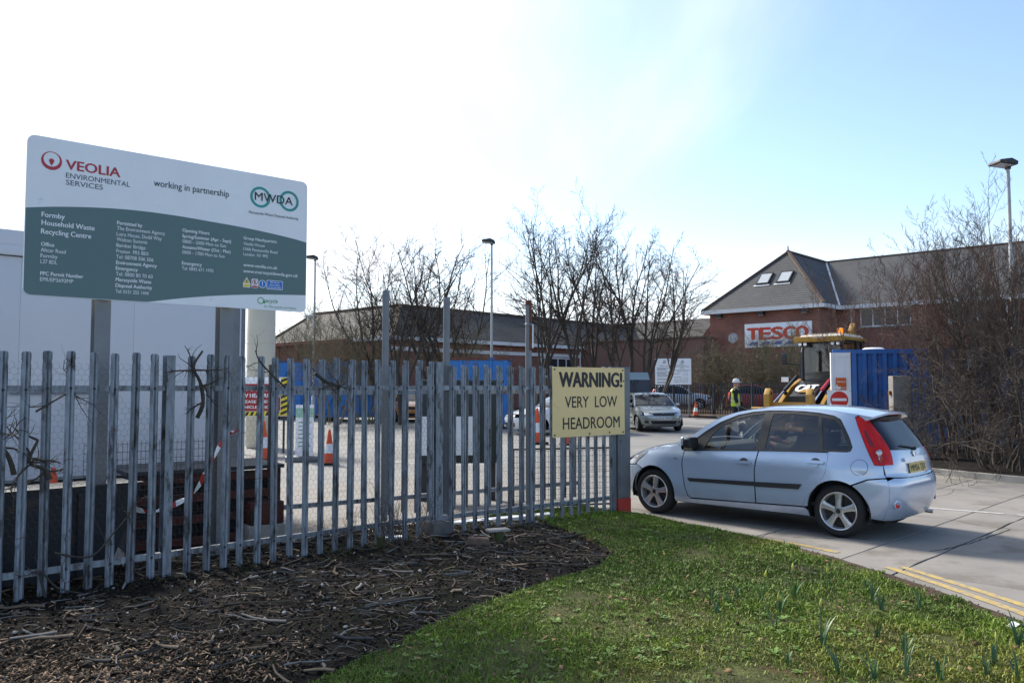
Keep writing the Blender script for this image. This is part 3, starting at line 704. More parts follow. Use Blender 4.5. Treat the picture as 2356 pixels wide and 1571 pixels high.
def ibeam(mb, x, y, z0, z1, w, d, t=0.008, rot=False):
    mb.box(x - w / 2, x + w / 2, y, y + t, z0, z1).box(x - w / 2, x + w / 2, y + d - t, y + d, z0, z1).box(x - t / 2, x + t / 2, y + t + 0.0005, y + d - t - 0.0005, z0, z1)
    return mb
def netting(parent, x0, x1, z0, z1, cell, rw, y=0.021, seed=1, hole=0.06, sag=0.012, mat=dark_steel):
    # hexagonal wire netting: every wire is a thin three-sided prism
    r_ = random.Random(seed); s = cell / math.sqrt(3); vs = []; fs = []
    def pt(a, b):
        return Vector((a + 0.008 * noise.noise(Vector((a * 6, b * 6, seed))), y + sag * noise.noise(Vector((a * 3, b * 3, seed + 9.0))), b + 0.008 * noise.noise(Vector((a * 6, b * 6, seed + 4.0)))))
    rows = int((z1 - z0) / (1.5 * s)); cols = int((x1 - x0) / cell)
    for j in range(rows):
        for i in range(cols):
            cx = x0 + (i + 0.5 * (j % 2)) * cell; cz = z0 + j * 1.5 * s
            topz = z1 - 0.10 * abs(noise.noise(Vector((cx * 1.3, 0, seed)))) - 0.03
            if cz > topz or noise.noise(Vector((cx * 1.1, cz * 1.6, seed + 20.0))) < -0.42 - hole * 0: continue
            c = [(cx + s * math.sin(k * math.pi / 3), cz + s * math.cos(k * math.pi / 3)) for k in range(6)]
            for k in (0, 1, 2):
                p, q = pt(*c[k]), pt(*c[k + 1]); d, a, b = basis(q - p); kk = len(vs)
                for e in (p, q):
                    for t in range(3):
                        vs.append(e + (a * math.cos(t * 2.094) + b * math.sin(t * 2.094)) * rw)
                fs += [(kk, kk + 1, kk + 4), (kk, kk + 4, kk + 3), (kk + 1, kk + 2, kk + 5), (kk + 1, kk + 5, kk + 4), (kk + 2, kk, kk + 3), (kk + 2, kk + 3, kk + 5)]
    link('wire_netting', fast_mesh('wire_netting', np.array([tuple(v) for v in vs]), np.array(fs)), mat, parent, kind='stuff')
FA = (-3.68, 6.23, 0); FZ = math.atan2(0.68941, 0.72438)
fence = thing('palisade_fence', 'weathered galvanised palisade fence with wire netting in front of the big board', 'fence', FA, FZ)
P188 = pale_mesh(1.885)
put_pales(fence, [-1.13, -0.97, -0.81, -0.65, -0.484, -0.324, -0.164, -0.021, 0.138, 0.297, 0.459, 0.619, 0.778, 0.942, 1.243, 1.415, 1.569, 1.716, 1.884, 2.043, 2.208, 2.368, 2.533, 2.698, 2.867, 3.031, 3.194, 3.362, 3.535, 3.712, 3.888], P188, 0.08, (1.675, 0.275))
for a, b in ((-1.83, 1.03), (1.11, 3.95)):
    angle_rail(fence, a, b, 1.675); angle_rail(fence, a, b, 0.275)
for x in (-1.87, 1.07):
    ibeam(MB(), x, -0.004, 0.02, 1.955, 0.072, 0.10).build('post', galv, fence)
    for z in (1.675, 0.275):
        MB().box(x - 0.075, x + 0.075, 0.022, 0.03, z - 0.02, z + 0.02).build('bracket', galv2, fence)
netting(fence, -0.9, 3.95, 0.32, 1.93, 0.052, 0.0009, seed=3)
# loops of tying wire round some pales
for x, z in ((-0.021, 0.55), (0.297, 1.12), (0.619, 1.33), (0.942, 1.2), (0.942, 0.62), (1.415, 0.78), (1.716, 1.27), (1.884, 0.85), (2.208, 0.50), (2.698, 1.05), (3.362, 0.6)):
    MB().tube([(x + 0.036 * math.cos(t * 0.628), 0.002 + 0.016 * math.sin(t * 0.628), z + 0.006 * math.sin(t)) for t in range(11)], 0.002, 4).build('tie_wire', rust, fence)
GB = (-0.78, 8.99, 0); GZ_ = math.atan2(0.61579, 0.78791)
gate = thing('palisade_gate', 'open palisade gate leaf carrying the cream warning board', 'gate', GB, GZ_)
put_pales(gate, [0.154, 0.317, 0.472, 0.631, 0.799, 0.971, 1.133, 1.306, 1.455, 1.614, 1.776, 1.927, 2.066, 2.207, 2.35, 2.489, 2.622], pale_mesh(1.88, 0.062), 0.055, (1.675, 0.26), jit=0.25)
for z in (1.675, 0.26):
    MB().box(0.04, 2.66, 0.016, 0.06, z - 0.025, z + 0.025).build('rail', galv, gate)
MB().box(2.652, 2.66 + 0.055, 0.012, 0.07, 0.06, 1.93).build('stile', galv2, gate)
netting(gate, 0.05, 2.6, 0.3, 1.15, 0.045, 0.0008, y=0.064, seed=8)
gp = thing('gate_post', 'broad grey steel gate post with red painted foot', 'gate post', (GB[0] + 0.7879 * 2.84, GB[1] + 0.6158 * 2.84, 0), GZ_)
MB().box(-0.10, 0.13, 0, 0.16, 0.24, 1.93).build('shaft', galv2, gp, bevel=0.008)
MB().box(-0.102, 0.132, -0.002, 0.162, 0.02, 0.238).build('foot', red_paint, gp, bevel=0.006)
MB().box(-0.105, 0.135, -0.004, 0.164, 1.931, 1.945).build('cap', galv2, gp)
MB().box(-0.06, -0.045, -0.006, -0.001, 0.35, 1.0).build('hinge_strap', galv, gp)
hp = thing('hinge_post', 'galvanised gate post at the joint of fence and gate', 'gate post', (GB[0], GB[1], 0), GZ_)
ibeam(MB(), -0.02, -0.01, 0.03, 1.96, 0.09, 0.11).build('shaft', galv, hp)
MB().box(-0.16, 0.06, -0.12, 0.16, 0.0, 0.24).build('concrete_footing', pbr('old_concrete', (0.11, 0.105, 0.095), 0.9, var=0.3, sc_=8, bump=0.5), hp, bevel=0.02)
lz = R(34)
leaf = thing('open_gate_leaf', 'second palisade gate leaf folded back behind the fence', 'gate', (-2.62, 9.0, 0), lz)
put_pales(leaf, [0.03 + 0.174 * i for i in range(25)], pale_mesh(1.77, 0.062), 0.17, (1.62, 0.36), bolts=False)
for z in (1.62, 0.36):
    MB().box(0, 4.28, 0.016, 0.056, z - 0.025, z + 0.025).build('rail', galv, leaf)
MB().box(-0.04, 0.0, 0.01, 0.06, 0.17, 1.93).build('stile', dark_steel, leaf)
# warning board on the gate
wsn = thing('warning_board', 'cream board reading WARNING VERY LOW HEADROOM on the gate', 'sign', GB, GZ_)
MB().prism(rrect(1.59, 2.83, 1.07, 1.93, 0.008, 2), (0, -0.034, 0), (1, 0, 0), (0, 0, 1), (0, 0.012, 0)).build('panel', cream_sign, wsn)
o = (0, -0.034, 0)
text(wsn, 'WARNING!', 1.70, 1.685, 1.08, 0.185, ink_black, o, bold=0.045)
text(wsn, 'VERY  LOW', 1.79, 1.43, 0.90, 0.14, ink_black, o, bold=0.012)
text(wsn, 'HEADROOM', 1.755, 1.165, 0.98, 0.145, ink_black, o, bold=0.012)
for x, z in ((1.62, 1.90), (2.80, 1.90), (1.62, 1.10), (2.80, 1.10), (2.2, 1.10), (2.81, 1.76), (2.55, 1.105)):
    b = link('screw', bolt_me, None, wsn); b.location = (x, -0.034, z)
# tall round steel posts behind the fence
for i, (x, y, zt, lab) in enumerate(((-1.37, 8.84, 2.73, 'tall round grey steel post behind the fence, leftmost of the three'),
                                     (-0.735, 9.16, 2.69, 'tall round grey steel post standing at the gate hinge'),
                                     (0.20, 9.85, 2.73, 'tall round steel post with rusty red streak behind the gate'))):
    t = thing('round_post', lab, 'post', (x, y, 0), 0, 'headroom barrier posts')
    MB().lathe([(0.038, -0.02), (0.038, zt - 0.06)], 20).build('shaft', post_paint, t, smooth=40)
    MB().lathe([(0.040, zt - 0.06), (0.040, zt - 0.012), (0.034, zt), (0.001, zt)], 20).build('cap', post_paint if i < 2 else rust, t, smooth=30)
    if i == 2:
        m = MB()
        m.add([(0.0385 * math.cos(R(a)), 0.0385 * math.sin(R(a)), z) for z in (2.12, 2.68) for a in range(-80, 31, 10)], [(k, k + 1, k + 13, k + 12) for k in range(11)])
        m.build('rust_streak', rust, t)
        MB().lathe([(0.039, 2.42), (0.043, 2.425), (0.043, 2.445), (0.039, 2.45)], 20).build('clamp_band', galv, t)
        MB().box(0.045, 0.06, -0.02, 0.02, 2.15, 2.44).build('pull_handle', white_pl, t)
# ---------------------------------------------------------------- the big information board
SZ = R(40.54)
ib = thing('information_board', 'large white and grey-green recycling centre board on two steel posts', 'sign', (-4.048, 6.725, 0), SZ)
BZ = 2.449; BW, BH = 2.536, 1.35
MB().prism(rrect(0, BW, 0, BH, 0.06, 6), (0, 0, BZ), (1, 0, 0), (0, 0, 1), (0, 0.02, 0)).build('panel', white_pl, ib)
k_ = BW / 2.56
top = [(0.0, 0.726), (0.228, 0.765), (0.53, 0.801), (0.851, 0.823), (1.193, 0.825), (1.557, 0.811), (1.945, 0.791), (2.36, 0.752), (2.56, 0.722)]
bot = [(2.56, 0.178), (2.093, 0.152), (1.699, 0.115), (1.329, 0.064), (0.994, 0.004)]
gp_ = [(0.003, 0.06)] + [(p.x * k_, p.y) for p in spline([(*p, 0) for p in top], 6)]
gp_[1] = (0.003, gp_[1][1]); gp_[-1] = (BW - 0.003, gp_[-1][1])
bt = [(p.x * k_, p.y) for p in spline([(*p, 0) for p in bot], 6)]; bt[0] = (BW - 0.003, bt[0][1])
corner = [(0.06 - 0.057 * math.sin(R(a)), 0.06 - 0.057 * math.cos(R(a))) for a in (0, 18, 36, 54, 72)]
flat(ib, 'green_field', (gp_[1:] + bt + corner), sign_green, (0, 0, BZ), (1, 0, 0), (0, 0, 1), 0.0, 0.0012)
SO = (0, 0, BZ)
def st(s, x, y, w, cap, mat, bold=0.0, lift=0.0014): text(ib, s, x * k_, y, w * k_, cap, mat, SO, bold=bold, lift=lift, ex=0.0006)
st('VEOLIA', 0.296, 1.102, 0.437, 0.082, ink_red, 0.03); st('ENVIRONMENTAL', 0.298, 1.027, 0.521, 0.045, ink_grey, 0.004); st('SERVICES', 0.299, 0.966, 0.295, 0.045, ink_grey, 0.004)
st('working in partnership', 1.025, 1.072, 0.704, 0.062, ink_dkteal, 0.01); st('MWDA', 1.99, 1.085, 0.407, 0.083, ink_black, 0.004, 0.004)
st('Merseyside Waste Disposal Authority', 1.933, 0.945, 0.529, 0.026, ink_black, 0.004)
for s, x, y, w, c, b in (('Formby', .122, .666, .176, .043, .018), ('Household Waste', .124, .598, .411, .043, .018), ('Recycling Centre', .122, .524, .387, .043, .018), ('Office', .125, .420, .099, .033, .016), ('Altcar Road', .124, .371, .19, .033, 0), ('Formby', .124, .322, .128, .033, 0), ('L37 8DL', .125, .273, .126, .033, 0), ('PPC Permit Number', .126, .172, .33, .033, .016), ('EPR/EP3693MP', .125, .123, .254, .033, 0),
                         ('Permitted by', .719, .677, .214, .033, .016), ('The Environment Agency', .718, .629, .417, .033, 0), ('Lutra House, Dodd Way', .717, .577, .389, .033, 0), ('Walton Summit', .718, .529, .263, .033, 0), ('Bamber Bridge', .718, .477, .248, .033, 0), ('Preston  PR5 8BX', .719, .425, .276, .033, 0), ('Tel: 08708 506 506', .718, .374, .319, .033, 0), ('Environment Agency', .719, .323, .349, .033, .016), ('Emergency', .718, .272, .186, .033, .016), ('Tel: 0800 80 70 60', .72, .221, .314, .033, 0), ('Merseyside Waste', .72, .171, .302, .033, .016), ('Disposal Authority', .72, .119, .311, .033, .016), ('Tel: 0151 255 1444', .721, .067, .281, .033, 0),
                         ('Opening Hours', 1.292, .682, .253, .032, .016), ('Spring/Summer (Apr - Sept)', 1.292, .628, .466, .032, .016), ('0800 - 2000 Mon to Sun', 1.294, .578, .416, .032, 0), ('Autumn/Winter (Oct - Mar)', 1.294, .526, .461, .032, .016), ('0800 - 1700 Mon to Sun', 1.294, .476, .404, .032, 0), ('Emergency', 1.294, .374, .185, .032, .016), ('Tel: 0845 671 1970', 1.294, .325, .296, .032, 0),
                         ('Group Headquarters', 1.884, .679, .345, .031, .016), ('Veolia House', 1.884, .624, .219, .031, 0), ('154A Pentonville Road', 1.884, .572, .355, .031, 0), ('London  N1 9PE', 1.885, .521, .253, .031, 0), ('www.veolia.co.uk', 1.886, .414, .355, .033, .016), ('www.merseysidewda.gov.uk', 1.885, .354, .581, .033, .016)):
    st(s, x, y, w, c, ink_white, b)
st('recycle', 2.106, .074, .145, .042, ink_green, 0.004); st('for Merseyside and Halton', 2.107, .024, .346, .025, ink_palegreen)
# emblems: ring with drop, twin teal loops, arrow ring, small safety symbols
UX, UZ = (1, 0, 0), (0, 0, 1)
flat(ib, 'ring_emblem', circ(0.079, 40, 0.183, 1.152), ink_red, SO, UX, UZ, 0.0008, 0.0006, hole=circ(0.061, 40, 0.183, 1.164))
flat(ib, 'drop_emblem', [(0.183, 1.108)] + circ(0.020, 14, 0.183, 1.152, R(-30), R(210)), ink_red, SO, UX, UZ, 0.0008, 0.0008)
teal2 = pbr('light_teal_logo', (0.10, 0.42, 0.39), 0.45, var=0.2, sc_=5)
flat(ib, 'loop_emblem', circ(0.105, 40, 2.03, 1.120), ink_teal, SO, UX, UZ, 0.0008, 0.0006, hole=circ(0.079, 40, 2.03, 1.120))
flat(ib, 'loop_emblem', circ(0.105, 40, 2.335, 1.125), ink_teal, SO, UX, UZ, 0.0012, 0.0006, hole=circ(0.079, 40, 2.335, 1.125))
for sg in (1, -1):
    flat(ib, 'loop_link', [(2.085, 1.122 + sg * 0.093), (2.115, 1.122 + sg * 0.066), (2.29, 1.122 - sg * 0.090), (2.26, 1.122 - sg * 0.068)][::sg], teal2, SO, UX, UZ, 0.0004 + 0.0003 * (sg > 0), 0.0004)
flat(ib, 'recycle_ring', circ(0.034, 24, 2.052, 0.090, R(20), R(320)), ink_green, SO, UX, UZ, 0.0008, 0.0006, hole=circ(0.026, 24, 2.052, 0.090, R(20), R(320)))
flat(ib, 'recycle_arrow', [(2.072, 0.082), (2.104, 0.082), (2.104, 0.096), (2.088, 0.063)][:1] + [(2.088, 0.058), (2.106, 0.086), (2.070, 0.086)], ink_green, SO, UX, UZ, 0.0008, 0.0009)
def badge(cx, cy, poly, mat, lift): flat(ib, 'safety_symbol', [(cx + a, cy + b) for a, b in poly], mat, SO, UX, UZ, lift, 0.0005)
badge(1.905, 0.255, rrect(-0.036, 0.036, -0.046, 0.0, 0.006, 3), ink_white, 0.0014); badge(1.905, 0.255, [(-0.040, -0.012), (0.040, -0.012), (0, 0.056)], ink_white, 0.0015)
badge(1.905, 0.255, [(-0.031, -0.006), (0.031, -0.006), (0, 0.045)], ink_yellow, 0.0022); badge(1.905, 0.255, rrect(-0.03, 0.03, -0.04, -0.016, 0.003, 2), ink_yellow, 0.0022); badge(1.905, 0.255, [(-0.003, 0.003), (0.003, 0.003), (0.004, 0.027), (-0.004, 0.027)], ink_black, 0.0029)
badge(1.988, 0.255, rrect(-0.034, 0.034, -0.046, 0.046, 0.016, 4), ink_white, 0.0014); flat(ib, 'safety_symbol', circ(0.029, 20, 1.988, 0.268), ink_red, SO, UX, UZ, 0.0020, 0.0005, hole=circ(0.023, 20, 1.988, 0.268))
badge(1.988, 0.268, [(-0.005, -0.017), (0.005, -0.017), (0.007, 0.004), (0.003, 0.017), (-0.003, 0.017), (-0.007, 0.004)], ink_black, 0.0021); badge(1.988, 0.268, [(-0.019, 0.015), (-0.015, 0.019), (0.019, -0.015), (0.015, -0.019)], ink_red, 0.0027); badge(1.988, 0.255, rrect(-0.028, 0.028, -0.042, -0.024, 0.003, 2), ink_red, 0.0022)
badge(2.066, 0.255, circ(0.040, 24), ink_white, 0.0014); badge(2.066, 0.255, circ(0.034, 24), ink_blue, 0.0020); badge(2.066, 0.255, [(-0.003, -0.009), (0.003, -0.009), (0.005, 0.022), (-0.005, 0.022)], ink_white, 0.0026); badge(2.066, 0.239, circ(0.0045, 10), ink_white, 0.0026)
badge(2.195, 0.255, rrect(-0.085, 0.085, -0.045, 0.045, 0.010, 3), ink_white, 0.0014); badge(2.195, 0.255, rrect(-0.080, 0.080, -0.040, 0.040, 0.008, 3), ink_blue, 0.0020)
for i, s in enumerate(('All visitors', 'please report', 'to the site office')):
    text(ib, s, 2.195 - (0.048, 0.055, 0.068)[i], 0.273 - i * 0.025, (0.096, 0.11, 0.136)[i], 0.015, ink_white, SO, bold=0.02, lift=0.0026, ex=0.0005)
for x in (0.63, 1.737):
    m = ibeam(MB(), x, 0.05, 0.0, 3.62, 0.13, 0.13)
    m.build('post', post_paint, ib)
    for z in (2.6, 3.55):
        MB().box(x - 0.11, x + 0.11, 0.021, 0.0495, z - 0.02, z + 0.02).build('mounting_bracket', galv2, ib)
# ---------------------------------------------------------------- street lamps
def lamp_post(x, y, h, lab, rz=0, r=0.06):
    t = thing('street_lamp', lab, 'street lamp', (x, y, 0), rz, 'yard floodlight columns')
    MB().lathe([(r * 1.7, -0.05), (r * 1.7, 1.2), (r, 1.26), (r * 0.72, h)], 14).build('column', lamp_grey, t, smooth=40)
    MB().box(-0.05, 0.05, -0.06, 0.06, h - 0.04, h + 0.06).build('bracket', dark_steel, t)
    hd = MB().prism([(-0.42, 0.12), (0.12, 0.06), (0.14, 0.16), (-0.05, 0.25), (-0.40, 0.20)], (0, -0.26, h - 0.02), (1, 0, 0), (0, 0, 1), (0, 0.52, 0)).build('lantern', dark_steel, t, bevel=0.02)
    MB().prism([(-0.36, 0.105), (0.06, 0.058), (0.06, 0.05), (-0.36, 0.097)], (0, -0.2, h - 0.02), (1, 0, 0), (0, 0, 1), (0, 0.4, 0)).build('lens', white_pl, hd)
    return t
lamp_post(-9.70, 40, 7.9, 'slim street lamp with slanted lantern standing just right of the big board', R(8))
l2 = lamp_post(-0.88, 35.2, 7.85, 'pale street lamp with slanted lantern standing between the bare trees', R(-4))
lamp_post(14.02, 22.8, 7.85, 'street lamp with slanted lantern rising out of the bare bushes on the right', R(5), 0.065)
cc = thing('camera_housing', 'small white camera housing strapped to the lamp column right of the big board', 'camera', (-9.70, 40, 5.1))
MB().box(-0.45, 0.0, -0.14, 0.0, -0.04, 0.10).build('body', white_pl, cc, bevel=0.03); MB().lathe([(0.10, -0.14), (0.10, -0.02), (0.001, 0.02)], 12, (-0.25, -0.08, -0.05)).build('dome', white_pl, cc); MB().box(-0.06, 0.09, -0.09, 0.09, -0.03, 0.03).build('strap', dark_steel, cc)
# ---------------------------------------------------------------- yard furniture
def cone(x, y, h, lab, z=0.0, rz=0.3, tilt=0):
    t = thing('traffic_cone', lab, 'traffic cone', (x, y, z), rz, 'traffic cones'); s = h / 0.75
    if tilt: t.rotation_euler = (R(tilt), 0, rz)
    MB().prism(rrect(-0.2 * s, 0.2 * s, -0.2 * s, 0.2 * s, 0.04 * s, 3), (0, 0, -0.012), (1, 0, 0), (0, 1, 0), (0, 0, 0.045 * s)).build('base', black_rub, t, bevel=0.006)
    MB().lathe([(0.155 * s, 0.033 * s), (0.15 * s, 0.06 * s), (0.122 * s, 0.20 * s), (0.075 * s, 0.43 * s), (0.028 * s, 0.72 * s), (0.022 * s, 0.75 * s), (0.001, 0.75 * s)], 20).build('body', orange_pl, t, smooth=40)
    MB().lathe([(0.1195 * s, 0.24 * s), (0.117 * s, 0.245 * s), (0.079 * s, 0.43 * s), (0.0755 * s, 0.44 * s)], 20).build('sleeve', reflective, t, smooth=40)
cone(-5.72, 18.9, 0.9, 'dark orange cone below the red warning placard')
cone(-4.0, 18.0, 0.75, 'orange cone seen through the fence just right of the leaning notice totem')
cone(0.75, 24.4, 1.05, 'bright orange cone seen beside the cream warning board through the gate')
cone(-5.32, 9.55, 0.75, 'orange cone top showing low against the white panel building')
cone(9.75, 43.5, 0.78, 'red and white cone on the far kerb below the white notice board', z=0.12)
cone(1.62, 24.0, 0.75, 'orange cone mostly hidden below the cream warning board')
def tube_frame(mb, pts, r=0.015):
    for a, b in zip(pts, pts[1:] + pts[:1]): mb.tube([a, b], r, 6)
    return mb
# red warning placard with chevron edging
wp = thing('warning_placard', 'red WARNING LOW HEADROOM placard with yellow and black edging behind the fence', 'sign', (-6.82, 21, 0), R(6))
pr = pbr('placard_red', (0.34, 0.018, 0.02), 0.5, var=0.1)
MB().box(-0.30, 1.04, 0, 0.02, 0.93, 1.93).build('panel', white_pl, wp)
flat(wp, 'red_field', [(-0.28, 1.06), (0.86, 1.06), (0.86, 1.76), (-0.28, 1.76)], pr, (0, 0, 0), UX, UZ, 0.0, 0.002)
for s, y, w, c in (('WARNING', 1.58, 1.02, 0.12), ('LOW HEADROOM', 1.41, 1.08, 0.10), ('PLEASE CHECK', 1.27, 0.86, 0.07), ('VEHICLE HEIGHT', 1.13, 0.92, 0.07)):
    text(wp, s, -0.25 + (1.08 - w) / 2, y, w, c, ink_white, (0, -0.003, 0), bold=0.03)
flat(wp, 'yellow_edge', [(0.87, 0.94), (1.03, 0.94), (1.03, 1.92), (0.87, 1.92)], ink_yellow, (0, 0, 0), UX, UZ, 0.0, 0.002); flat(wp, 'yellow_edge', [(-0.29, 0.94), (0.868, 0.94), (0.868, 1.05), (-0.29, 1.05)], ink_yellow, (0, 0, 0), UX, UZ, 0.0, 0.002)
for i in range(7):
    z = 0.95 + i * 0.14; flat(wp, 'black_chevron', [(0.87, z), (1.03, z + 0.07), (1.03, z + 0.14 if i < 6 else 1.92), (0.87, z + 0.07)], ink_black, (0, -0.0022, 0), UX, UZ, 0, 0.001)
for i in range(9):
    x = -0.28 + i * 0.127; flat(wp, 'black_chevron', [(x, 0.942), (x + 0.063, 0.942), (x + 0.115, 1.048), (x + 0.052, 1.048)], ink_black, (0, -0.0022, 0), UX, UZ, 0, 0.001)
for x in (-0.2, 0.95): MB().box(x - 0.025, x + 0.025, 0.021, 0.07, -0.02, 1.9).build('leg', dark_steel, wp)
# leaning white and green notice totem
to = thing('notice_totem', 'white and pale green notice stand on a low base seen through the fence', 'sign', (-4.75, 18.8, 0), R(12))
MB().box(-0.2, 0.2, -0.02, 0.02, 0.12, 1.27).build('board', white_pl, to); flat(to, 'green_band', [(-0.2, 0.98), (0.2, 0.98), (0.2, 1.2), (-0.2, 1.2)], pbr('pale_green_print', (0.33, 0.55, 0.42), 0.5, var=0.06), (0, -0.02, 0), UX, UZ, 0, 0.002)
for i in range(7): flat(to, 'text_line', [(-0.14, 0.32 + i * 0.09), (0.14 - 0.05 * (i % 3), 0.32 + i * 0.09), (0.14 - 0.05 * (i % 3), 0.345 + i * 0.09), (-0.14, 0.345 + i * 0.09)], ink_palegreen, (0, -0.02, 0), UX, UZ, 0, 0.002)
MB().prism(rrect(-0.42, 0.42, -0.25, 0.25, 0.1, 4), (0, 0, -0.015), (1, 0, 0), (0, 1, 0), (0, 0, 0.125)).build('base', galv2, to, bevel=0.03)
# dark notice cabinet with two white sheets
nc = thing('notice_cabinet', 'dark green cabinet with two white sheets on legs behind the fence', 'cabinet', (-1.02, 12.1, 0), R(5))
dkgreen = pbr('dark_green_paint', (0.022, 0.034, 0.034), 0.5, var=0.2)
MB().box(-0.36, 0.86, 0, 0.3, 0.56, 1.74).build('body', dkgreen, nc, bevel=0.01)
for x0, x1 in ((-0.33, -0.11), (0.07, 0.44)): MB().box(x0, x1, -0.006, -0.001, 0.68, 1.25).build('white_sheet', white_pl, nc)
for x in (-0.27, 0.74): MB().box(x - 0.05, x + 0.05, 0.1, 0.2, -0.02, 0.558).build('leg', dark_steel, nc)
MB().box(-0.40, 0.90, -0.03, 0.34, 1.742, 1.79).build('lid', dkgreen, nc, bevel=0.008)
def wire_panel(name, lab, cat, loc, rz, w, h, z0, dx, dz, mat, r=0.0025, frame=True):
    t = thing(name, lab, cat, loc, rz); m = MB()
    for i in range(int(w / dx) + 1): m.tube([(i * dx, 0, z0), (i * dx, 0, z0 + h)], r, 4, False)
    for j in range(int(h / dz) + 1): m.tube([(0, 0, z0 + j * dz), (w, 0, z0 + j * dz)], r, 4, False)
    setp(m.build('mesh', mat, t), kind='stuff')
    if frame:
        tube_frame(MB(), [(0, 0, z0), (w, 0, z0), (w, 0, z0 + h), (0, 0, z0 + h)], 0.014).build('frame', mat, t)
        for x in (0.06, w - 0.06): MB().box(x - 0.03, x + 0.03, -0.2, 0.2, z0 - 0.05, z0 - 0.015).build('foot', black_rub, t)
wire_panel('mesh_barrier', 'dark wire mesh barrier standing behind the gate', 'barrier', (0.02, 11.25, 0), R(14), 1.55, 0.78, 0.05, 0.05, 0.075, dark_steel)
wire_panel('mesh_screen', 'wire mesh screen between the white building and the fence', 'panel', (-4.02, 7.72, 0), R(38), 1.2, 1.0, 0.16, 0.042, 0.075, dark_steel, frame=False)
# dark navy skip with sloping end, red frame and block
ds = thing('dark_skip', 'dark navy steel skip with sloping end behind the fence', 'skip', (-4.0, 6.56, 0), FZ)
navy = pbr('dark_navy_steel', (0.018, 0.022, 0.03), 0.7, 0.1, var=0.4, sc_=3, dirt=(0.06, 0.04, 0.03), damt=0.35, dsc=4)
MB().prism([(-4, 0), (0.72, 0), (1.02, 0.84), (-4, 0.84)], (0, 0.0, 0), (1, 0, 0), (0, 0, 1), (0, 0.55, 0)).build('body', navy, ds)
MB().box(-4, 1.03, -0.012, 0.04, 0.841, 0.855).build('rim', navy, ds)
for x in (-2.2, -1.5, -0.8, -0.1, 0.5): MB().box(x, x + 0.06, -0.035, -0.001, 0.02, 0.80).build('rib', navy, ds)
rf_ = thing('red_steel_frame', 'low rusty red steel ramp frame behind the fence', 'frame', (-3.80, 8.15, 0), R(36))
rr_ = pbr('rusty_red_steel', (0.075, 0.018, 0.012), 0.8, var=0.4, dirt=(0.025, 0.016, 0.012), damt=0.5, dsc=5, bump=0.3)
for z in (0.06, 0.28, 0.50, 0.70): MB().box(0, 1.55, 0, 0.08, z, z + 0.085).build('beam', rr_, rf_)
for x in (0.0, 0.75, 1.46): MB().box(x, x + 0.09, 0.002, 0.07, 0.0, 0.80).build('upright', rr_, rf_)
MB().box(0.05, 1.5, 0.2, 0.9, 0.0, 0.7).build('deck', navy, rf_); MB().box(-0.02, 1.58, -0.03, 0.95, 0.802, 0.84).build('top_plate', navy, rf_)
cbk = thing('concrete_block', 'squat concrete block beside the red steel frame', 'block', (-2.72, 8.95, 0), R(36))
MB().box(-0.2, 0.2, -0.2, 0.2, -0.02, 0.22).build('lower_block', concrete, cbk, bevel=0.015); MB().box(-0.17, 0.19, -0.18, 0.18, 0.222, 0.46).build('upper_block', rr_, cbk, bevel=0.015)
# barrier tape
def tape(lab, pts, w=0.055):
    t = thing('barrier_tape', lab, 'tape', (0, 0, 0), 0, 'loose barrier tape'); P = spline(pts, 7)
    for j in range(0, len(P) - 1, 2):
        m = MB()
        for i in range(j, min(j + 2, len(P) - 1)):
            tw = [Vector((0.5 * math.sin((i + k) * 0.5), 0.3, math.cos((i + k) * 0.5))).normalized() * w / 2 for k in (0, 1)]
            m.add([P[i] - tw[0], P[i + 1] - tw[1], P[i + 1] + tw[1], P[i] + tw[0]], [(0, 1, 2, 3)])
        m.build('red_band' if (j // 2) % 2 == 0 else 'white_band', red_paint if (j // 2) % 2 == 0 else white_pl, t)
tape('red and white tape tied to the board post and sagging behind the fence', [(-2.62, 7.82, 1.28), (-2.74, 7.85, 1.22), (-2.85, 7.75, 0.95), (-3.0, 7.7, 0.68), (-3.3, 7.6, 0.55), (-3.55, 7.5, 0.62), (-3.75, 7.4, 0.78)])
tape('scrap of red and white tape hanging against the dark skip', [(-3.78, 7.1, 0.55), (-3.83, 7.05, 0.4), (-3.80, 7.05, 0.28), (-3.86, 7.02, 0.16)])
wpk = thing('white_plank', 'white plank lying on the ground behind the gate', 'plank', (-0.72, 9.62, 0), R(30)); MB().box(0, 1.4, -0.07, 0.07, 0.075, 0.115).build('board', white_pl, wpk)
wp2 = thing('white_offcut', 'small white offcut on the soil at the fence foot', 'offcut', (-1.25, 8.72, 0), R(18)); MB().box(-0.12, 0.14, -0.05, 0.05, 0.095, 0.115).build('board', white_pl, wp2)
# bits lying in the bed
moss = pbr('mossy_wood', (0.055, 0.060, 0.020), 0.95, var=0.35, sc_=14, bump=0.6)
sp_ = thing('mossy_stump', 'short mossy post stump with flat slab on top in the bed', 'stump', (-0.14, 8.6, h1(-0.14, 8.6)), 0.4)
MB().lathe([(0.055, -0.03), (0.05, 0.05), (0.052, 0.115), (0.001, 0.118)], 10).build('stump', moss, sp_, smooth=40); MB().box(-0.13, 0.11, -0.06, 0.06, 0.119, 0.145).build('slab', concrete, sp_, bevel=0.01)
bkk = thing('broken_block', 'brown broken stone block lying in the bed by the gate', 'block', (-0.34, 8.42, h1(-0.34, 8.42)), 0.25)
MB().hexa([(-0.13, -0.06, -0.02), (0.12, -0.07, -0.02), (0.13, 0.07, -0.02), (-0.12, 0.06, -0.02), (-0.11, -0.05, 0.085), (0.10, -0.06, 0.07), (0.11, 0.06, 0.075), (-0.10, 0.05, 0.09)]).build('stone', pbr('brown_stone', (0.13, 0.085, 0.06), 0.95, var=0.3, sc_=12, bump=0.6), bkk, bevel=0.012)
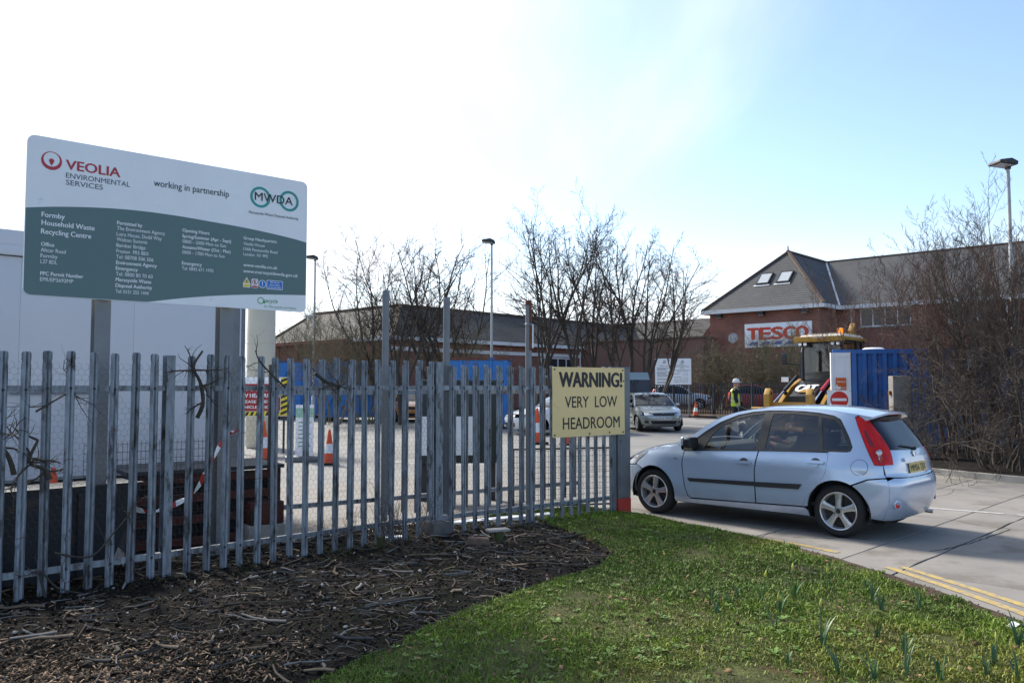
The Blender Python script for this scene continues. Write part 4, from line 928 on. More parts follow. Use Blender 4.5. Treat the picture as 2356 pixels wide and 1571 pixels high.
st2 = thing('small_stump', 'small round wooden stump at the fence foot', 'stump', (-1.32, 8.32, h1(-1.32, 8.32)))
MB().lathe([(0.05, -0.02), (0.046, 0.06), (0.048, 0.10), (0.001, 0.10)], 9).build('stump', moss, st2, smooth=40)
# ---------------------------------------------------------------- cars
glass_clear = glass('side_glass', (0.94, 0.98, 0.96), 0.05)
glass_tint = glass('tinted_glass', (0.80, 0.78, 0.74), 0.55)
glass_dark = pbr('dark_rear_glass', (0.006, 0.008, 0.016), 0.06, var=0.1, spec=0.3)
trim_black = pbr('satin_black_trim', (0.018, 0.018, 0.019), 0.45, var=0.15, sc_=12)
trim_grey = pbr('grey_rubbing_strip', (0.030, 0.030, 0.032), 0.5, var=0.1)
cabin = pbr('dark_cabin_trim', (0.035, 0.037, 0.042), 0.8, var=0.2)
cabin_blue = pbr('blue_grey_seat', (0.03, 0.045, 0.07), 0.9, var=0.2)
under = pbr('underbody', (0.008, 0.008, 0.008), 0.9, var=0.2)
lens_dark = pbr('dark_red_lens', (0.22, 0.008, 0.01), 0.12, var=0.2, sc_=9, coat=0.6)
lens_red = pbr('red_lens', (0.52, 0.010, 0.008), 0.16, var=0.25, sc_=9, coat=0.15, spec=0.35)
lens_clear = pbr('headlamp_lens', (0.55, 0.56, 0.58), 0.12, 0.5, var=0.3, sc_=14, coat=0.8)
lens_amber = pbr('amber_lens', (0.7, 0.22, 0.02), 0.15, var=0.1)
plate_y = pbr('yellow_plate', (0.62, 0.47, 0.16), 0.5, var=0.05, sc_=6, dirt=(0.4, 0.36, 0.28), damt=0.3, dsc=12)
plate_w = pbr('white_plate', (0.70, 0.70, 0.70), 0.5, var=0.04)
disc_m = pbr('brake_disc', (0.035, 0.033, 0.032), 0.5, 0.5, var=0.3)
def paint(name, col, metal=0.45, rough=0.32):
    m = pbr(name, col, rough, metal, var=0.012, sc_=3, coat=1.0, rvar=0.01)
    # road film thrown up along the sills
    t = m.node_tree; N = t.nodes; L = t.links; b = N['Principled BSDF']; src = b.inputs['Base Color'].links[0].from_socket
    tc = N.new('ShaderNodeTexCoord'); sp = N.new('ShaderNodeSeparateXYZ'); L.new(tc.outputs['Object'], sp.inputs[0])
    mr = N.new('ShaderNodeMapRange'); mr.inputs[1].default_value = 0.46; mr.inputs[2].default_value = 0.20; mr.inputs[4].default_value = 0.75; L.new(sp.outputs[2], mr.inputs[0])
    nz = N.new('ShaderNodeTexNoise'); nz.inputs['Scale'].default_value = 7; nz.inputs['Detail'].default_value = 8; L.new(tc.outputs['Object'], nz.inputs[0])
    mu = N.new('ShaderNodeMath'); mu.operation = 'MULTIPLY'; L.new(mr.outputs[0], mu.inputs[0]); L.new(nz.outputs[0], mu.inputs[1])
    mx = N.new('ShaderNodeMix'); mx.data_type = 'RGBA'; L.new(mu.outputs[0], mx.inputs[0]); L.new(src, mx.inputs[6]); mx.inputs[7].default_value = (0.15, 0.13, 0.11, 1); L.new(mx.outputs[2], b.inputs['Base Color'])
    return m
wz = interp([(0.10, .72), (.2, .785), (.3, .815), (.5, .834), (.62, .840), (.70, .842), (.76, .8435), (.785, .8435), (.80, .840), (.83, .831), (.9, .808), (.95, .792), (1.1, .738), (1.25, .69), (1.36, .64), (1.43, .60), (1.5, .56)])
rzf = interp([(.1, -.42), (.2, -.52), (.3, -.58), (.45, -.63), (.6, -.635), (.68, -.61), (.72, -.585), (.85, -.565), (.98, -.52), (1.1, -.445), (1.25, -.335), (1.36, -.255), (1.43, -.20), (1.5, -.15)])
fzf = interp([(.1, 3.02), (.2, 3.12), (.3, 3.21), (.5, 3.27), (.62, 3.245), (.72, 3.15), (.85, 3.0), (.95, 2.9), (1.2, 2.8), (1.5, 2.7)])
zg = interp([(3.3, .58), (3.15, .64), (3.0, .70), (2.8, .77), (2.6, .825), (2.3, .885), (2.1, .93), (2.04, .955), (1.9, 1.065), (1.75, 1.175), (1.5, 1.31), (1.3, 1.375), (1.1, 1.41), (.9, 1.428), (.5, 1.433), (.15, 1.415), (-.1, 1.378), (-.25, 1.345), (-.4, 1.31)])
zcn = interp([(3.3, .58), (3.24, .64), (3.15, .72), (3.0, .80), (2.8, .865), (2.6, .905), (2.35, .945), (2.2, .965), (2.1, 1.01), (1.9, 1.125), (1.7, 1.23), (1.5, 1.325), (1.3, 1.395), (1.1, 1.438), (.9, 1.458), (.5, 1.468), (.15, 1.452), (-.1, 1.422), (-.25, 1.398), (-.4, 1.37)])
XM, NR, NF, KS = 1.2, 6.0, 4.2, 0.82
ARCH = [(0.0, 0.30, 0.338), (2.486, 0.30, 0.338)]
def Wsurf(x, z):
    if x < XM: a, n = XM - rzf(z), NR
    else: a, n = fzf(z) - XM, NF
    t = min(1.0, abs(x - XM) / a)
    y = wz(z) * (1 - t ** n) ** (1 / n)
    for cx, cz, r_ in ARCH:
        d = math.hypot(x - cx, z - cz)
        if d < r_ + 0.17 and z < 0.8: y += 0.020 * max(0, 1 - max(0, d - r_) / 0.15) ** 1.0
    return y
def Rsurf(y, z):
    k = min(1, abs(y) / wz(z)); return XM - (XM - rzf(z)) * (1 - k ** NR) ** (1 / NR)
def Fsurf(y, z):
    k = min(1, abs(y) / wz(z)); return XM + (fzf(z) - XM) * (1 - k ** NF) ** (1 / NF)
def Tsurf(x, y):
    wg = max(0.05, Wsurf(x, zg(x))); k = min(1.0, abs(y) / wg); return zcn(x) - (zcn(x) - zg(x)) * k ** 2.4
def xs_rear(z): return Rsurf(KS * wz(z), z)
def xs_front(z): return Fsurf(KS * wz(z), z)
MAPS = {'side': lambda p: (p[0], Wsurf(p[0], p[1]), p[1]), 'rear': lambda p: (Rsurf(p[0], p[1]), p[0], p[1]), 'front': lambda p: (Fsurf(p[0], p[1]), p[0], p[1]), 'top': lambda p: (p[0], p[1], Tsurf(p[0], p[1]))}
INW = {'side': Vector((0, -1, 0)), 'rear': Vector((1, 0, 0.1)), 'front': Vector((-1, 0, 0)), 'top': Vector((0, 0, -1))}
OUT = {'side': Vector((0, 1, 0.2)), 'rear': Vector((-1, 0, 0.2)), 'front': Vector((1, 0, 0.2)), 'top': Vector((0, 0, 1))}
def inset_poly(poly, d):
    P = [Vector((p[0], p[1])) for p in poly]
    area = sum(P[i].x * P[(i + 1) % len(P)].y - P[(i + 1) % len(P)].x * P[i].y for i in range(len(P)))
    if area < 0: P = P[::-1]
    out = []
    for i, p in enumerate(P):
        a = (p - P[i - 1]); b = (P[(i + 1) % len(P)] - p)
        if a.length < 1e-7 or b.length < 1e-7: continue
        a.normalize(); b.normalize()
        n = Vector((-a.y - b.y, a.x + b.x))
        if n.length < 1e-4: n = Vector((-a.y, a.x))
        n.normalize(); c = max(0.35, n.dot(Vector((-a.y, a.x))))
        out.append(p + n * (d / c))
    return out
def densify(P, s):
    out = []
    for i, p in enumerate(P):
        q = P[(i + 1) % len(P)]; n = max(1, int((q - p).length / s))
        out += [p.lerp(q, k / n) for k in range(n)]
    return out
def panel(dom, poly, sp=0.05, inset=0.0038, thick=0.014, off=0.0, holes=(), xyz=None, seed=0):
    P = densify(inset_poly(poly, inset) if inset else [Vector(p) for p in poly], sp)
    loops = [P] + [densify([Vector(q) for q in h], sp) for h in holes]
    vs = []; ed = []
    for L_ in loops:
        b = len(vs); vs += L_; ed += [(b + i, b + (i + 1) % len(L_)) for i in range(len(L_))]
    X0, X1 = min(p.x for p in P), max(p.x for p in P); Y0, Y1 = min(p.y for p in P), max(p.y for p in P)
    gxs = np.arange(X0 + sp / 2, X1, sp); gys = np.arange(Y0 + sp / 2, Y1, sp)
    if len(gxs) and len(gys):
        A, B = np.meshgrid(gxs, gys); A = A.ravel() + (np.arange(A.size) % 2) * 1e-4; B = B.ravel()
        s = sdist(A, B, [(p.x, p.y) for p in P])
        for h in loops[1:]: s = np.minimum(s, -sdist(A, B, [(p.x, p.y) for p in h]))
        vs += [Vector((a, b)) for a, b, k in zip(A, B, s) if k > sp * 0.35]
    res = delaunay_2d_cdt([Vector((v[0], v[1])) for v in vs], ed, [], 2 if holes else 1, 1e-6)
    V = res[0]; F = [tuple(f) for f in res[2]]
    ctr = np.array([[sum(V[i][k] for i in f) / 3 for k in (0, 1)] for f in F])
    kp_ = sdist(ctr[:, 0], ctr[:, 1], [(p.x, p.y) for p in P]) > 0
    for h in loops[1:]: kp_ &= sdist(ctr[:, 0], ctr[:, 1], [(p.x, p.y) for p in h]) < 0
    F = [f for f, k in zip(F, kp_) if k]
    f3 = MAPS[dom]; V3 = [Vector(f3((v[0], v[1]))) for v in V]
    # outward offset along estimated normals
    nr = [Vector((0, 0, 0)) for _ in V3]; ref = OUT[dom]; FF = []
    for f in F:
        n = (V3[f[1]] - V3[f[0]]).cross(V3[f[2]] - V3[f[0]])
        if n.dot(ref) < 0: f = f[::-1]; n = -n
        FF.append(f)
        for i in f: nr[i] += n
    for i, n in enumerate(nr):
        if n.length > 0: n.normalize()
        V3[i] = V3[i] + n * off
    # rim
    cnt = {}
    for f in FF:
        for a, b in zip(f, f[1:] + f[:1]):
            cnt[(a, b)] = cnt.get((a, b), 0) + 1
    bd = [(a, b) for (a, b) in cnt if (b, a) not in cnt]
    base = len(V3); mp = {}
    for a, b in bd:
        for i in (a, b):
            if i not in mp: mp[i] = len(V3); V3.append(V3[i] - nr[i] * thick)
    FF += [(b, a, mp[a], mp[b]) for a, b in bd]
    return V3, FF
def hull_normal(p):
    # outward normal of the lower body shell, from the plan outline at each height
    def G(x, y, z):
        a, n = (XM - rzf(z), NR) if x < XM else (fzf(z) - XM, NF)
        return (abs(x - XM) / a) ** n + (abs(y) / wz(z)) ** n
    e = 0.004; x, y, z = p
    g = Vector((G(x + e, y, z) - G(x - e, y, z), G(x, y + e, z) - G(x, y - e, z), G(x, y, z + e) - G(x, y, z - e)))
    return g.normalized() if g.length > 1e-9 else Vector((0, 1 if y > 0 else -1, 0))
SMOOTH_HULL = {'rear_bumper', 'rear_bumper_face', 'tailgate', 'tail_lamp', 'tail_lamp_wrap', 'front_bumper', 'front_bumper_face'}
class Car:
    def __init__(s, root, warp=None):
        s.root = root; s.warp = warp or (lambda p: p)
    def put(s, name, V, F, mat, parent=None, both=False, smooth=35, label=None):
        res = []
        for sg in ((1, -1) if both else (1,)):
            vs = [tuple(s.warp(Vector((v[0], v[1] * sg, v[2])))) for v in V]; fs = F if sg == 1 else [f[::-1] for f in F]
            par = parent[0 if sg == 1 else -1] if isinstance(parent, list) else (parent or s.root)
            ob = MB().add(vs, fs).build(name, mat, par, smooth=smooth, label=label)
            if name in SMOOTH_HULL:
                ob.data.normals_split_custom_set_from_vertices([tuple(hull_normal((v[0], v[1] * sg, v[2]))) for v in V])
            res.append(ob)
        return res
    def pan(s, name, dom, poly, mat, parent=None, both=False, **k):
        V, F = panel(dom, poly, **k); return s.put(name, V, F, mat, parent, both)
    def mb(s, name, m, mat, parent=None, both=False, smooth=None, bevel=0):
        if bevel:
            me = m.mesh('t', bevel=bevel); V = [tuple(v.co) for v in me.vertices]; F = [tuple(p.vertices) for p in me.polygons]; bpy.data.meshes.remove(me); smooth = smooth or 40
        else: V, F = m.v, m.f
        return s.put(name, V, F, mat, parent, both, smooth)
def arc(cx, cz, r_, a0, a1, n=16): return [(cx + r_ * math.cos(R(a0 + (a1 - a0) * i / n)), cz + r_ * math.sin(R(a0 + (a1 - a0) * i / n))) for i in range(n + 1)]
def wheel(car, x, sg, r_=0.295, rim=0.208, spokes=5, phase=90, yw=0.80, five=True, mat=None, rimcol=None):
    root = car.root; rc = rimcol or alloy
    c = car.warp(Vector((x, 0, 0.3))); wy = abs(car.warp(Vector((x, yw, 0.3))).y)
    o = Vector((c.x, sg * wy, r_)); ax = Vector((0, sg, 0))
    ty = MB().lathe([(rim - 0.012, -0.05), (rim - 0.004, -0.018), (rim + 0.012, -0.004), (rim + 0.045, 0.004), (r_ - 0.022, -0.006), (r_ - 0.006, -0.022), (r_, -0.045), (r_, -0.16), (r_ - 0.012, -0.185), (rim, -0.19)], 44, o, ax).build('wheel', black_rub, root, smooth=40)
    MB().lathe([(rim + 0.006, -0.003), (rim + 0.001, 0.001), (rim - 0.010, -0.004), (rim - 0.016, -0.02), (rim - 0.028, -0.10)], 44, o, ax).build('rim', rc, ty, smooth=40)
    MB().lathe([(0.001, -0.075), (rim * 0.82, -0.075), (rim * 0.98, -0.105)], 32, o, ax).build('brake_disc', disc_m, ty)
    d, a, b = basis(ax)
    for k in range(spokes):
        t = R(phase + k * 360 / spokes)
        if sg < 0: t = -t
        # a, b are spanning the wheel plane
        u = a * math.cos(t) + b * math.sin(t); w = -a * math.sin(t) + b * math.cos(t)
        h0, h1_ = 0.034, 0.038
        pts = [(0.030, h0), (0.075, 0.027), (rim * 0.78, 0.036), (rim - 0.006, 0.055), (rim - 0.006, -0.055), (rim * 0.78, -0.036), (0.075, -0.027), (0.030, -h0)]
        m = MB(); vs = []
        for rr, hh in pts: vs.append(o + u * rr + w * hh + ax * (-0.016 + 0.004 * (rr < 0.1)))
        mid = [o + u * rr + ax * (-0.006) for rr in (0.030, 0.075, rim * 0.78, rim - 0.008)]
        vs += mid
        for rr, hh in pts: vs.append(o + u * rr + w * hh * 1.06 + ax * (-0.05))
        n = 8; f = [(0, 1, 9, 8), (1, 2, 10, 9), (2, 3, 11, 10), (7, 8, 9, 6)[::1], (6, 9, 10, 5), (5, 10, 11, 4)]
        for i in range(8): f.append((i, 12 + i, 12 + (i + 1) % 8, (i + 1) % 8))
        if sg > 0: pass
        MB().add(vs, f).build('spoke', rc, ty, smooth=30)
    hub = MB().lathe([(0.058, -0.045), (0.058, -0.014), (0.045, -0.006), (0.028, -0.006)], 24, o, ax).build('hub', rc, ty, smooth=30)
    MB().lathe([(0.028, -0.006), (0.026, -0.001), (0.001, 0.001)], 20, o, ax).build('centre_cap', trim_black, ty)
    for k in range(4):
        t = R(45 + 90 * k + 10); MB().lathe([(0.009, 0.003), (0.009, -0.004), (0.001, -0.004)], 8, o + (a * math.cos(t) + b * math.sin(t)) * 0.046 + ax * -0.004, ax).build('wheel_nut', trim_black, ty)
    return ty
def build_car(name, label, cat, loc, rz, pm, warp=None, detail=True, group=None, front='plain', plate=None, rear_plate=None, pmax=0.05, r_=0.295, rim=0.208, tints=(glass_clear, glass_tint), rimcol=None, spokes=5):
    root = thing(name, label, cat, loc, rz, group); c = Car(root, warp); sp = 0.045 if detail else 0.09
    # --- body sides
    dlo = [(2.035, .872), (1.72, 1.115), (1.53, 1.235), (1.30, 1.330), (1.10, 1.372), (.90, 1.392), (.70, 1.396), (.45, 1.391), (.26, 1.376), (.10, 1.35), (.02, 1.31), (-.03, 1.24), (-.10, 1.12), (-.15, 1.01), (-.14, .965), (-.10, .953), (.10, .950), (.55, .938), (.95, .922), (1.50, .895), (1.97, .868)]
    A_r = ARCH[0]; A_f = ARCH[1]
    fender = [(1.895, .258), (1.955, .285), (2.0, .43), (2.025, .70), (1.99, .862), (2.045, .88), (2.06, .935)] + [(x, zg(x)) for x in (2.12, 2.2, 2.3, 2.4, 2.5, 2.58)] + [(2.66, .765), (2.76, .690), (2.80, .64)] + arc(*A_f, 58, 193, 16)
    body = [(2.06, .945), (1.985, .918)] + [(x, z + 0.004) for x, z in dlo[1:17]] + [(.112, .945), (.102, .87), (.12, .72), (.175, .615), (.275, .503), (.350, .422), (.405, .310)] + arc(*A_r, 3, 118, 14) + [(-.33, .672), (-.47, .69), (xs_rear(.69), .69)] + [(xs_rear(z), z) for z in (.73, .78, .825)] + [(-.39, .828), (-.335, .93), (-.25, 1.09), (-.17, 1.25), (-.125, 1.345), (-.16, zg(-.16))] + [(x, zg(x)) for x in (-.1, 0, .15, .3, .5, .7, .9, 1.1, 1.3, 1.4, 1.5, 1.62, 1.75, 1.83, 1.9, 1.97, 2.04)]
    c.pan('body_side', 'side', body, pm, both=True, sp=sp)
    c.pan('front_wing', 'side', fender, pm, both=True, sp=sp)
    fd = c.pan('front_door', 'side', [(1.985, .862), (2.017, .70), (1.993, .43), (1.95, .292), (1.90, .268), (1.0, .292), (1.0, .68), (.958, .915)] + [(1.50, .888)], pm, both=True, sp=sp)
    rd = c.pan('rear_door', 'side', [(.948, .915), (.99, .68), (.99, .294), (.40, .312), (.345, .42), (.27, .50), (.17, .61), (.115, .72), (.098, .87), (.108, .942), (.55, .931)], pm, both=True, sp=sp)
    c.pan('sill', 'side', arc(*A_f, 194, 199, 2)[::-1][:0] + [(2.145, .195), (2.16, .25), (1.90, .255), (1.0, .283), (.38, .302), (.338, .27), (.325, .205)], pm, both=True, sp=sp)
    dl = c.pan('window_surround', 'side', dlo, trim_black, both=True, sp=sp, inset=0.0, thick=0.02, off=-0.004,
               holes=[[(1.715, .905), (1.0, .932), (.945, 1.365), (1.12, 1.335), (1.31, 1.285), (1.50, 1.185), (1.62, 1.08)], [(.88, .938), (.835, 1.362), (.55, 1.366), (.275, 1.345), (.20, .965)], [(.165, .97), (.235, 1.335), (.08, 1.308), (.01, 1.24), (-.07, 1.10), (-.115, 1.02), (-.115, .985)]] if detail else [])
    if detail:
        fw = c.pan('side_window', 'side', [(1.72, .90), (1.0, .927), (.94, 1.37), (1.12, 1.34), (1.31, 1.29), (1.50, 1.19), (1.625, 1.085)], tints[0], fd, True, sp=0.09, inset=0, thick=0.003, off=-0.010)
        c.pan('side_window', 'side', [(.885, .933), (.83, 1.367), (.55, 1.371), (.27, 1.35), (.195, .96)], tints[1], rd, True, sp=0.09, inset=0, thick=0.003, off=-0.010)
        c.pan('quarter_window', 'side', [(.17, .965), (.24, 1.34), (.075, 1.313), (.005, 1.243), (-.075, 1.10), (-.12, 1.02), (-.12, .98)], tints[1], None, True, sp=0.09, inset=0, thick=0.003, off=-0.010)
    else:
        c.pan('side_window', 'side', [(1.72, .90), (.2, .96), (.24, 1.34), (.55, 1.37), (.95, 1.37), (1.31, 1.29), (1.625, 1.085)], glass_dark, fd, True, sp=0.12, inset=0, thick=0.003, off=0.002)
    # belt moulding, rubbing strips, handles
    if detail:
        c.pan('belt_moulding', 'side', [(1.97, .866), (1.5, .889), (.95, .917), (.1, .946), (.1, .958), (.95, .931), (1.5, .903), (1.96, .878)], trim_black, None, True, sp=0.06, inset=0, thick=0.008, off=0.004)
        c.pan('rubbing_strip', 'side', [(1.935, .520), (1.005, .546), (1.005, .495), (1.91, .478)], trim_grey, fd, True, sp=0.05, inset=0, thick=0.014, off=0.012)
        c.pan('rubbing_strip', 'side', [(.985, .546), (.40, .566), (.44, .505), (.985, .490)], trim_grey, rd, True, sp=0.05, inset=0, thick=0.014, off=0.012)
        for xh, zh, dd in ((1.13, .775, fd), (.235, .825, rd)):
            c.pan('handle_recess_shade', 'side', circ(0.056, 20, xh, zh + 0.004, ry=0.044), trim_black, dd, True, sp=0.02, inset=0, thick=0.004, off=0.005)  # black disc proud of the door paints the shade inside the handle cup
            c.pan('handle', 'side', rrect(xh - .105, xh + .105, zh - .018, zh + .015, .014, 4), pm, dd, True, sp=0.03, inset=0, thick=0.016, off=0.034)
            c.pan('handle_scoop', 'side', circ(0.046, 18, xh, zh - 0.018, R(180), R(360), ry=0.034), pm, dd, True, sp=0.02, inset=0, thick=0.002, off=0.009)
        c.pan('fuel_flap', 'side', circ(0.083, 28, -.245, .795), pm, None, False, sp=0.03, inset=0, thick=0.006, off=0.0030)
        c.pan('fuel_flap_gap', 'side', circ(0.088, 28, -.245, .795), trim_black, None, False, sp=0.03, inset=0, thick=0.0, off=0.0012)
        c.pan('side_repeater', 'side', rrect(2.075, 2.145, .745, .775, .012, 3), lens_clear, None, True, sp=0.03, inset=0, thick=0.004, off=0.005)
        m = MB().prism(rrect(-0.02, .16, -.07, .07, .04, 4), (1.80, .80, .975), (0.15, 1, 0), (0, 0, 1), (0.10, 0, 0)); c.mb('mirror_housing', m, trim_black, None, True, bevel=0.018)
        m = MB().prism(rrect(0.0, .15, -.045, .066, .035, 4), (1.895, .815, .985), (0.15, 1, 0), (0, 0, 1), (0.035, 0, 0)); c.mb('mirror_cap', m, pm, None, True, bevel=0.014)
        c.mb('mirror_arm', MB().box(1.82, 1.90, .74, .83, .90, .955), trim_black, None, True)
    # --- top: bonnet, windscreen, roof
    def tpoly(xa, xb, inner, bow_a=0.0, bow_b=0.0, n=14):
        o_ = []
        for i in range(n + 1):
            x = xa + (xb - xa) * i / n; o_.append((x, Wsurf(x, zg(x)) - inner))
        o_ += [(xb + bow_b * (1 - (1 - 2 * i / n) ** 2), (Wsurf(xb, zg(xb)) - inner) * (1 - 2 * i / n)) for i in range(1, n)]
        o_ += [(p[0], -p[1]) for p in reversed(o_[:n + 1])]
        o_ += [(xa + bow_a * (1 - (1 - 2 * i / n) ** 2), -(Wsurf(xa, zg(xa)) - inner) * (1 - 2 * i / n)) for i in range(1, n)]
        return o_
    c.pan('bonnet', 'top', tpoly(2.14, 2.98, 0.03, 0.10, 0.17), pm, sp=sp)
    c.pan('cowl', 'top', tpoly(2.03, 2.15, 0.03, 0.10, 0.10), trim_black, sp=0.06, off=-0.006)
    ws_ = c.pan('windscreen', 'top', tpoly(1.36, 2.03, 0.045, 0.02, 0.10), glass('windscreen_glass', (0.88, 0.94, 0.93), 0.12) if 'windscreen_glass' not in MATS else MATS['windscreen_glass'], sp=0.07, inset=0.004, thick=0.003)
    for sgn in (1, -1):
        pl = [(x, sgn * (Wsurf(x, zg(x)) + 0.0)) for x in np.linspace(1.36, 2.05, 10)] + [(x, sgn * (Wsurf(x, zg(x)) - 0.045)) for x in np.linspace(2.05, 1.36, 10)]
        c.pan('windscreen_pillar', 'top', pl, pm, sp=0.05, inset=0.0, thick=0.01)
        pl = [(x, sgn * Wsurf(x, zg(x))) for x in np.linspace(2.06, 3.0, 12)] + [(x, sgn * (Wsurf(x, zg(x)) - 0.03)) for x in np.linspace(3.0, 2.06, 12)]
        c.pan('wing_top', 'top', pl, pm, sp=0.05, inset=0.0, thick=0.01)
    c.pan('roof', 'top', tpoly(-.17, 1.36, 0.0, -0.07, 0.02), pm, sp=sp, inset=0.001)
    # --- rear: lamps, tailgate, glass, bumper, spoiler
    zs = [.83, .90, .98, 1.06, 1.14, 1.22, 1.29, 1.34]
    lampf = interp([(.83, -.385), (.93, -.335), (1.09, -.25), (1.25, -.17), (1.345, -.127)])
    tl = c.pan('tail_lamp', 'side', [(lampf(z), z) for z in zs] + [(xs_rear(z), z) for z in zs[::-1]], lens_red, None, True, sp=0.03, inset=0.0, thick=0.02, off=0.006)
    rl = [(KS * wz(z), z) for z in zs] + [(KS * wz(z) - (0.10 if z < 1.0 else 0.10 - 0.16 * (z - 1.0) if z < 1.3 else 0.05), z) for z in zs[::-1]]
    V, F = panel('rear', rl, sp=0.03, inset=0.0, thick=0.02, off=0.006); c.put('tail_lamp_wrap', V, F, lens_red, tl, True)
    if detail: c.pan('lamp_segment', 'side', [(lampf(z) - .035, z) for z in (1.02, 1.10, 1.20)] + [(xs_rear(z) + .03, z) for z in (1.20, 1.10, 1.02)], lens_dark, tl, True, sp=0.03, inset=0, thick=0.002, off=0.0085); c.pan('lamp_segment', 'side', [(lampf(z) - .05, z) for z in (.85, .89)] + [(xs_rear(z) + .02, z) for z in (.89, .85)], lens_dark, tl, True, sp=0.03, inset=0, thick=0.002, off=0.0085)
    V, F = panel('rear', [(p, z) for p, z in [(.64, .84), (.60, .97), (.555, 1.06), (.50, 1.2), (.45, 1.33), (-.45, 1.33), (-.50, 1.2), (-.555, 1.06), (-.60, .97), (-.64, .84), (-.683, .826), (-.686, .70), (-.3, .685), (0, .68), (.3, .685), (.686, .70), (.683, .826)]], sp=sp)
    tg = c.put('tailgate', V, F, pm)
    c.pan('rear_window', 'rear', [(-.585, .99), (0, .965), (.585, .99), (.55, 1.10), (.50, 1.22), (.47, 1.335), (-.47, 1.335), (-.50, 1.22), (-.55, 1.10)], glass_dark, tg[0], sp=0.06, inset=0, thick=0.004, off=0.006)
    bump_side = [(xs_rear(.68), .682), (-.47, .684), (-.335, .666)] + [p for p in arc(*A_r, 120, 184, 10)] + [(-.34, .24), (xs_rear(.22), .22)] + [(xs_rear(z), z) for z in (.26, .32, .4, .5, .6)]
    bmp = c.pan('rear_bumper', 'side', bump_side, pm, None, True, sp=sp)
    kz = [.22, .26, .32, .4, .5, .6, .66]
    c.pan('rear_bumper_face', 'rear', [(KS * wz(z), z) for z in kz] + [(.62, .688), (.3, .676), (0, .672), (-.3, .676), (-.62, .688)] + [(-KS * wz(z), z) for z in kz[::-1]], pm, sp=sp, inset=0.0)
    V3 = []; m = MB(); n = 12
    for i in range(n + 1):
        y = -0.54 + 1.08 * i / n; e = 1 - (abs(y) / 0.54) ** 4 * 0.35
        x0 = -.13; x1 = -.34 - 0.02 * (1 - (y / .54) ** 2)
        zt = Tsurf(x0, y) + 0.004; V3 += [(x0, y, zt), (x1 * e + (1 - e) * -.25, y, zt - .030), (x1 * e + (1 - e) * -.25, y, zt - .052), (x0 - .10, y, zt - .075)]
    m.add(V3, [(a + 4 * i, a + 1 + 4 * i, a + 5 + 4 * i, a + 4 + 4 * i) for i in range(n) for a in range(3)] + [(3, 2, 1, 0), (4 * n, 4 * n + 1, 4 * n + 2, 4 * n + 3)])
    c.mb('roof_spoiler', m, pm, tg[0], smooth=35)
    c.mb('brake_light', MB().box(-.352, -.335, -.14, .14, 1.362, 1.378), lens_red, tg[0])
    if detail:
        # twin round lamps in each cluster, badge bar, plate, wiper, reflector, exhaust
        for z_, rr in ((.955, .040), (.895, .030)):
            for sg in (1, -1):
                y_ = 0.665 * sg if z_ > .93 else 0.68 * sg
                x_ = Rsurf(y_, z_); q = Vector((x_ - 0.01, y_, z_)); nn = Vector((-0.86, 0.5 * sg, 0.12))
                c.mb('round_lamp', MB().lathe([(rr, -0.01), (rr, 0.008), (rr * .86, 0.012), (rr * .80, 0.004)], 20, q, nn), chrome, tl[0 if sg > 0 else 1], smooth=40)
                c.mb('round_lamp_lens', MB().lathe([(rr * .82, 0.006), (rr * .5, 0.012), (0.001, 0.014)], 18, q, nn), lens_clear if z_ > .93 else lens_red, tl[0 if sg > 0 else 1], smooth=40)
        c.pan('plate_recess', 'rear', rrect(-.31, .31, .70, .845, .02, 3), pm, tg[0], sp=0.06, inset=0, thick=0.003, off=0.002)
        c.pan('plate_lip', 'rear', rrect(-.36, .36, .852, .892, .015, 3), pm, tg[0], sp=0.04, inset=0, thick=0.025, off=0.022)
        c.mb('badge', MB().lathe([(0.001, 0.012), (.03, 0.010), (.034, 0.0)], 20, (Rsurf(0, .925) - 0.008, 0, .925), (-1, 0, 0.2)), chrome, tg[0], smooth=40)
        c.pan('wiper', 'rear', [(-.08, .972), (-.06, .985), (.30, 1.028), (.305, 1.018)], trim_black, tg[0], sp=0.05, inset=0, thick=0.008, off=0.022)
        c.mb('wiper_pivot', MB().lathe([(0.02, -.02), (.02, 0.02), (.001, .025)], 12, (Rsurf(0, .978) - .012, -.07, .978), (-1, 0, .3)), trim_black, tg[0])
        for sg in (1, -1):
            q = (Rsurf(.60 * sg, .40) - .004, .60 * sg, .40)
            c.mb('fog_lamp_bezel', MB().lathe([(.050, -.01), (.050, 0.006), (.040, .008), (.038, -.004)], 20, q, (-.93, .36 * sg, 0)), pm, bmp[0 if sg > 0 else 1], smooth=40)
            c.mb('fog_lamp', MB().lathe([(.038, -.004), (.001, -.004)], 18, q, (-.93, .36 * sg, 0)), lens_red if sg > 0 else lens_clear, bmp[0 if sg > 0 else 1])
        c.mb('exhaust', MB().tube([(-.35, -.42, .235), (-.60, -.44, .225)], 0.022, 10), chrome)
        if rear_plate:
            xa = Rsurf(0, .775) - 0.012
            d_ = Vector((Rsurf(0, .82) - Rsurf(0, .73), 0, .09)).normalized(); U = Vector((0, -1, 0)); O = Vector((Rsurf(0, .722) - .014, .26, .722))
            pl = flat(tg[0], 'number_plate', rrect(0, .52, 0, .111, .008, 2), plate_y, O, U, d_, 0.0, .004)
            text(tg[0], rear_plate, .03, .022, .46, .068, ink_black, O, U, d_, lift=0.0045, bold=0.02, name='plate_lettering')
            text(tg[0], 'Fiesta', .44 - 1.12 + 1.0 - .32 + .0, .10 + .0, .12, .020, chrome, O + Vector((0.0, .10, 0.0)), U, d_, lift=0.004, bold=0.02, name='model_badge') if False else None
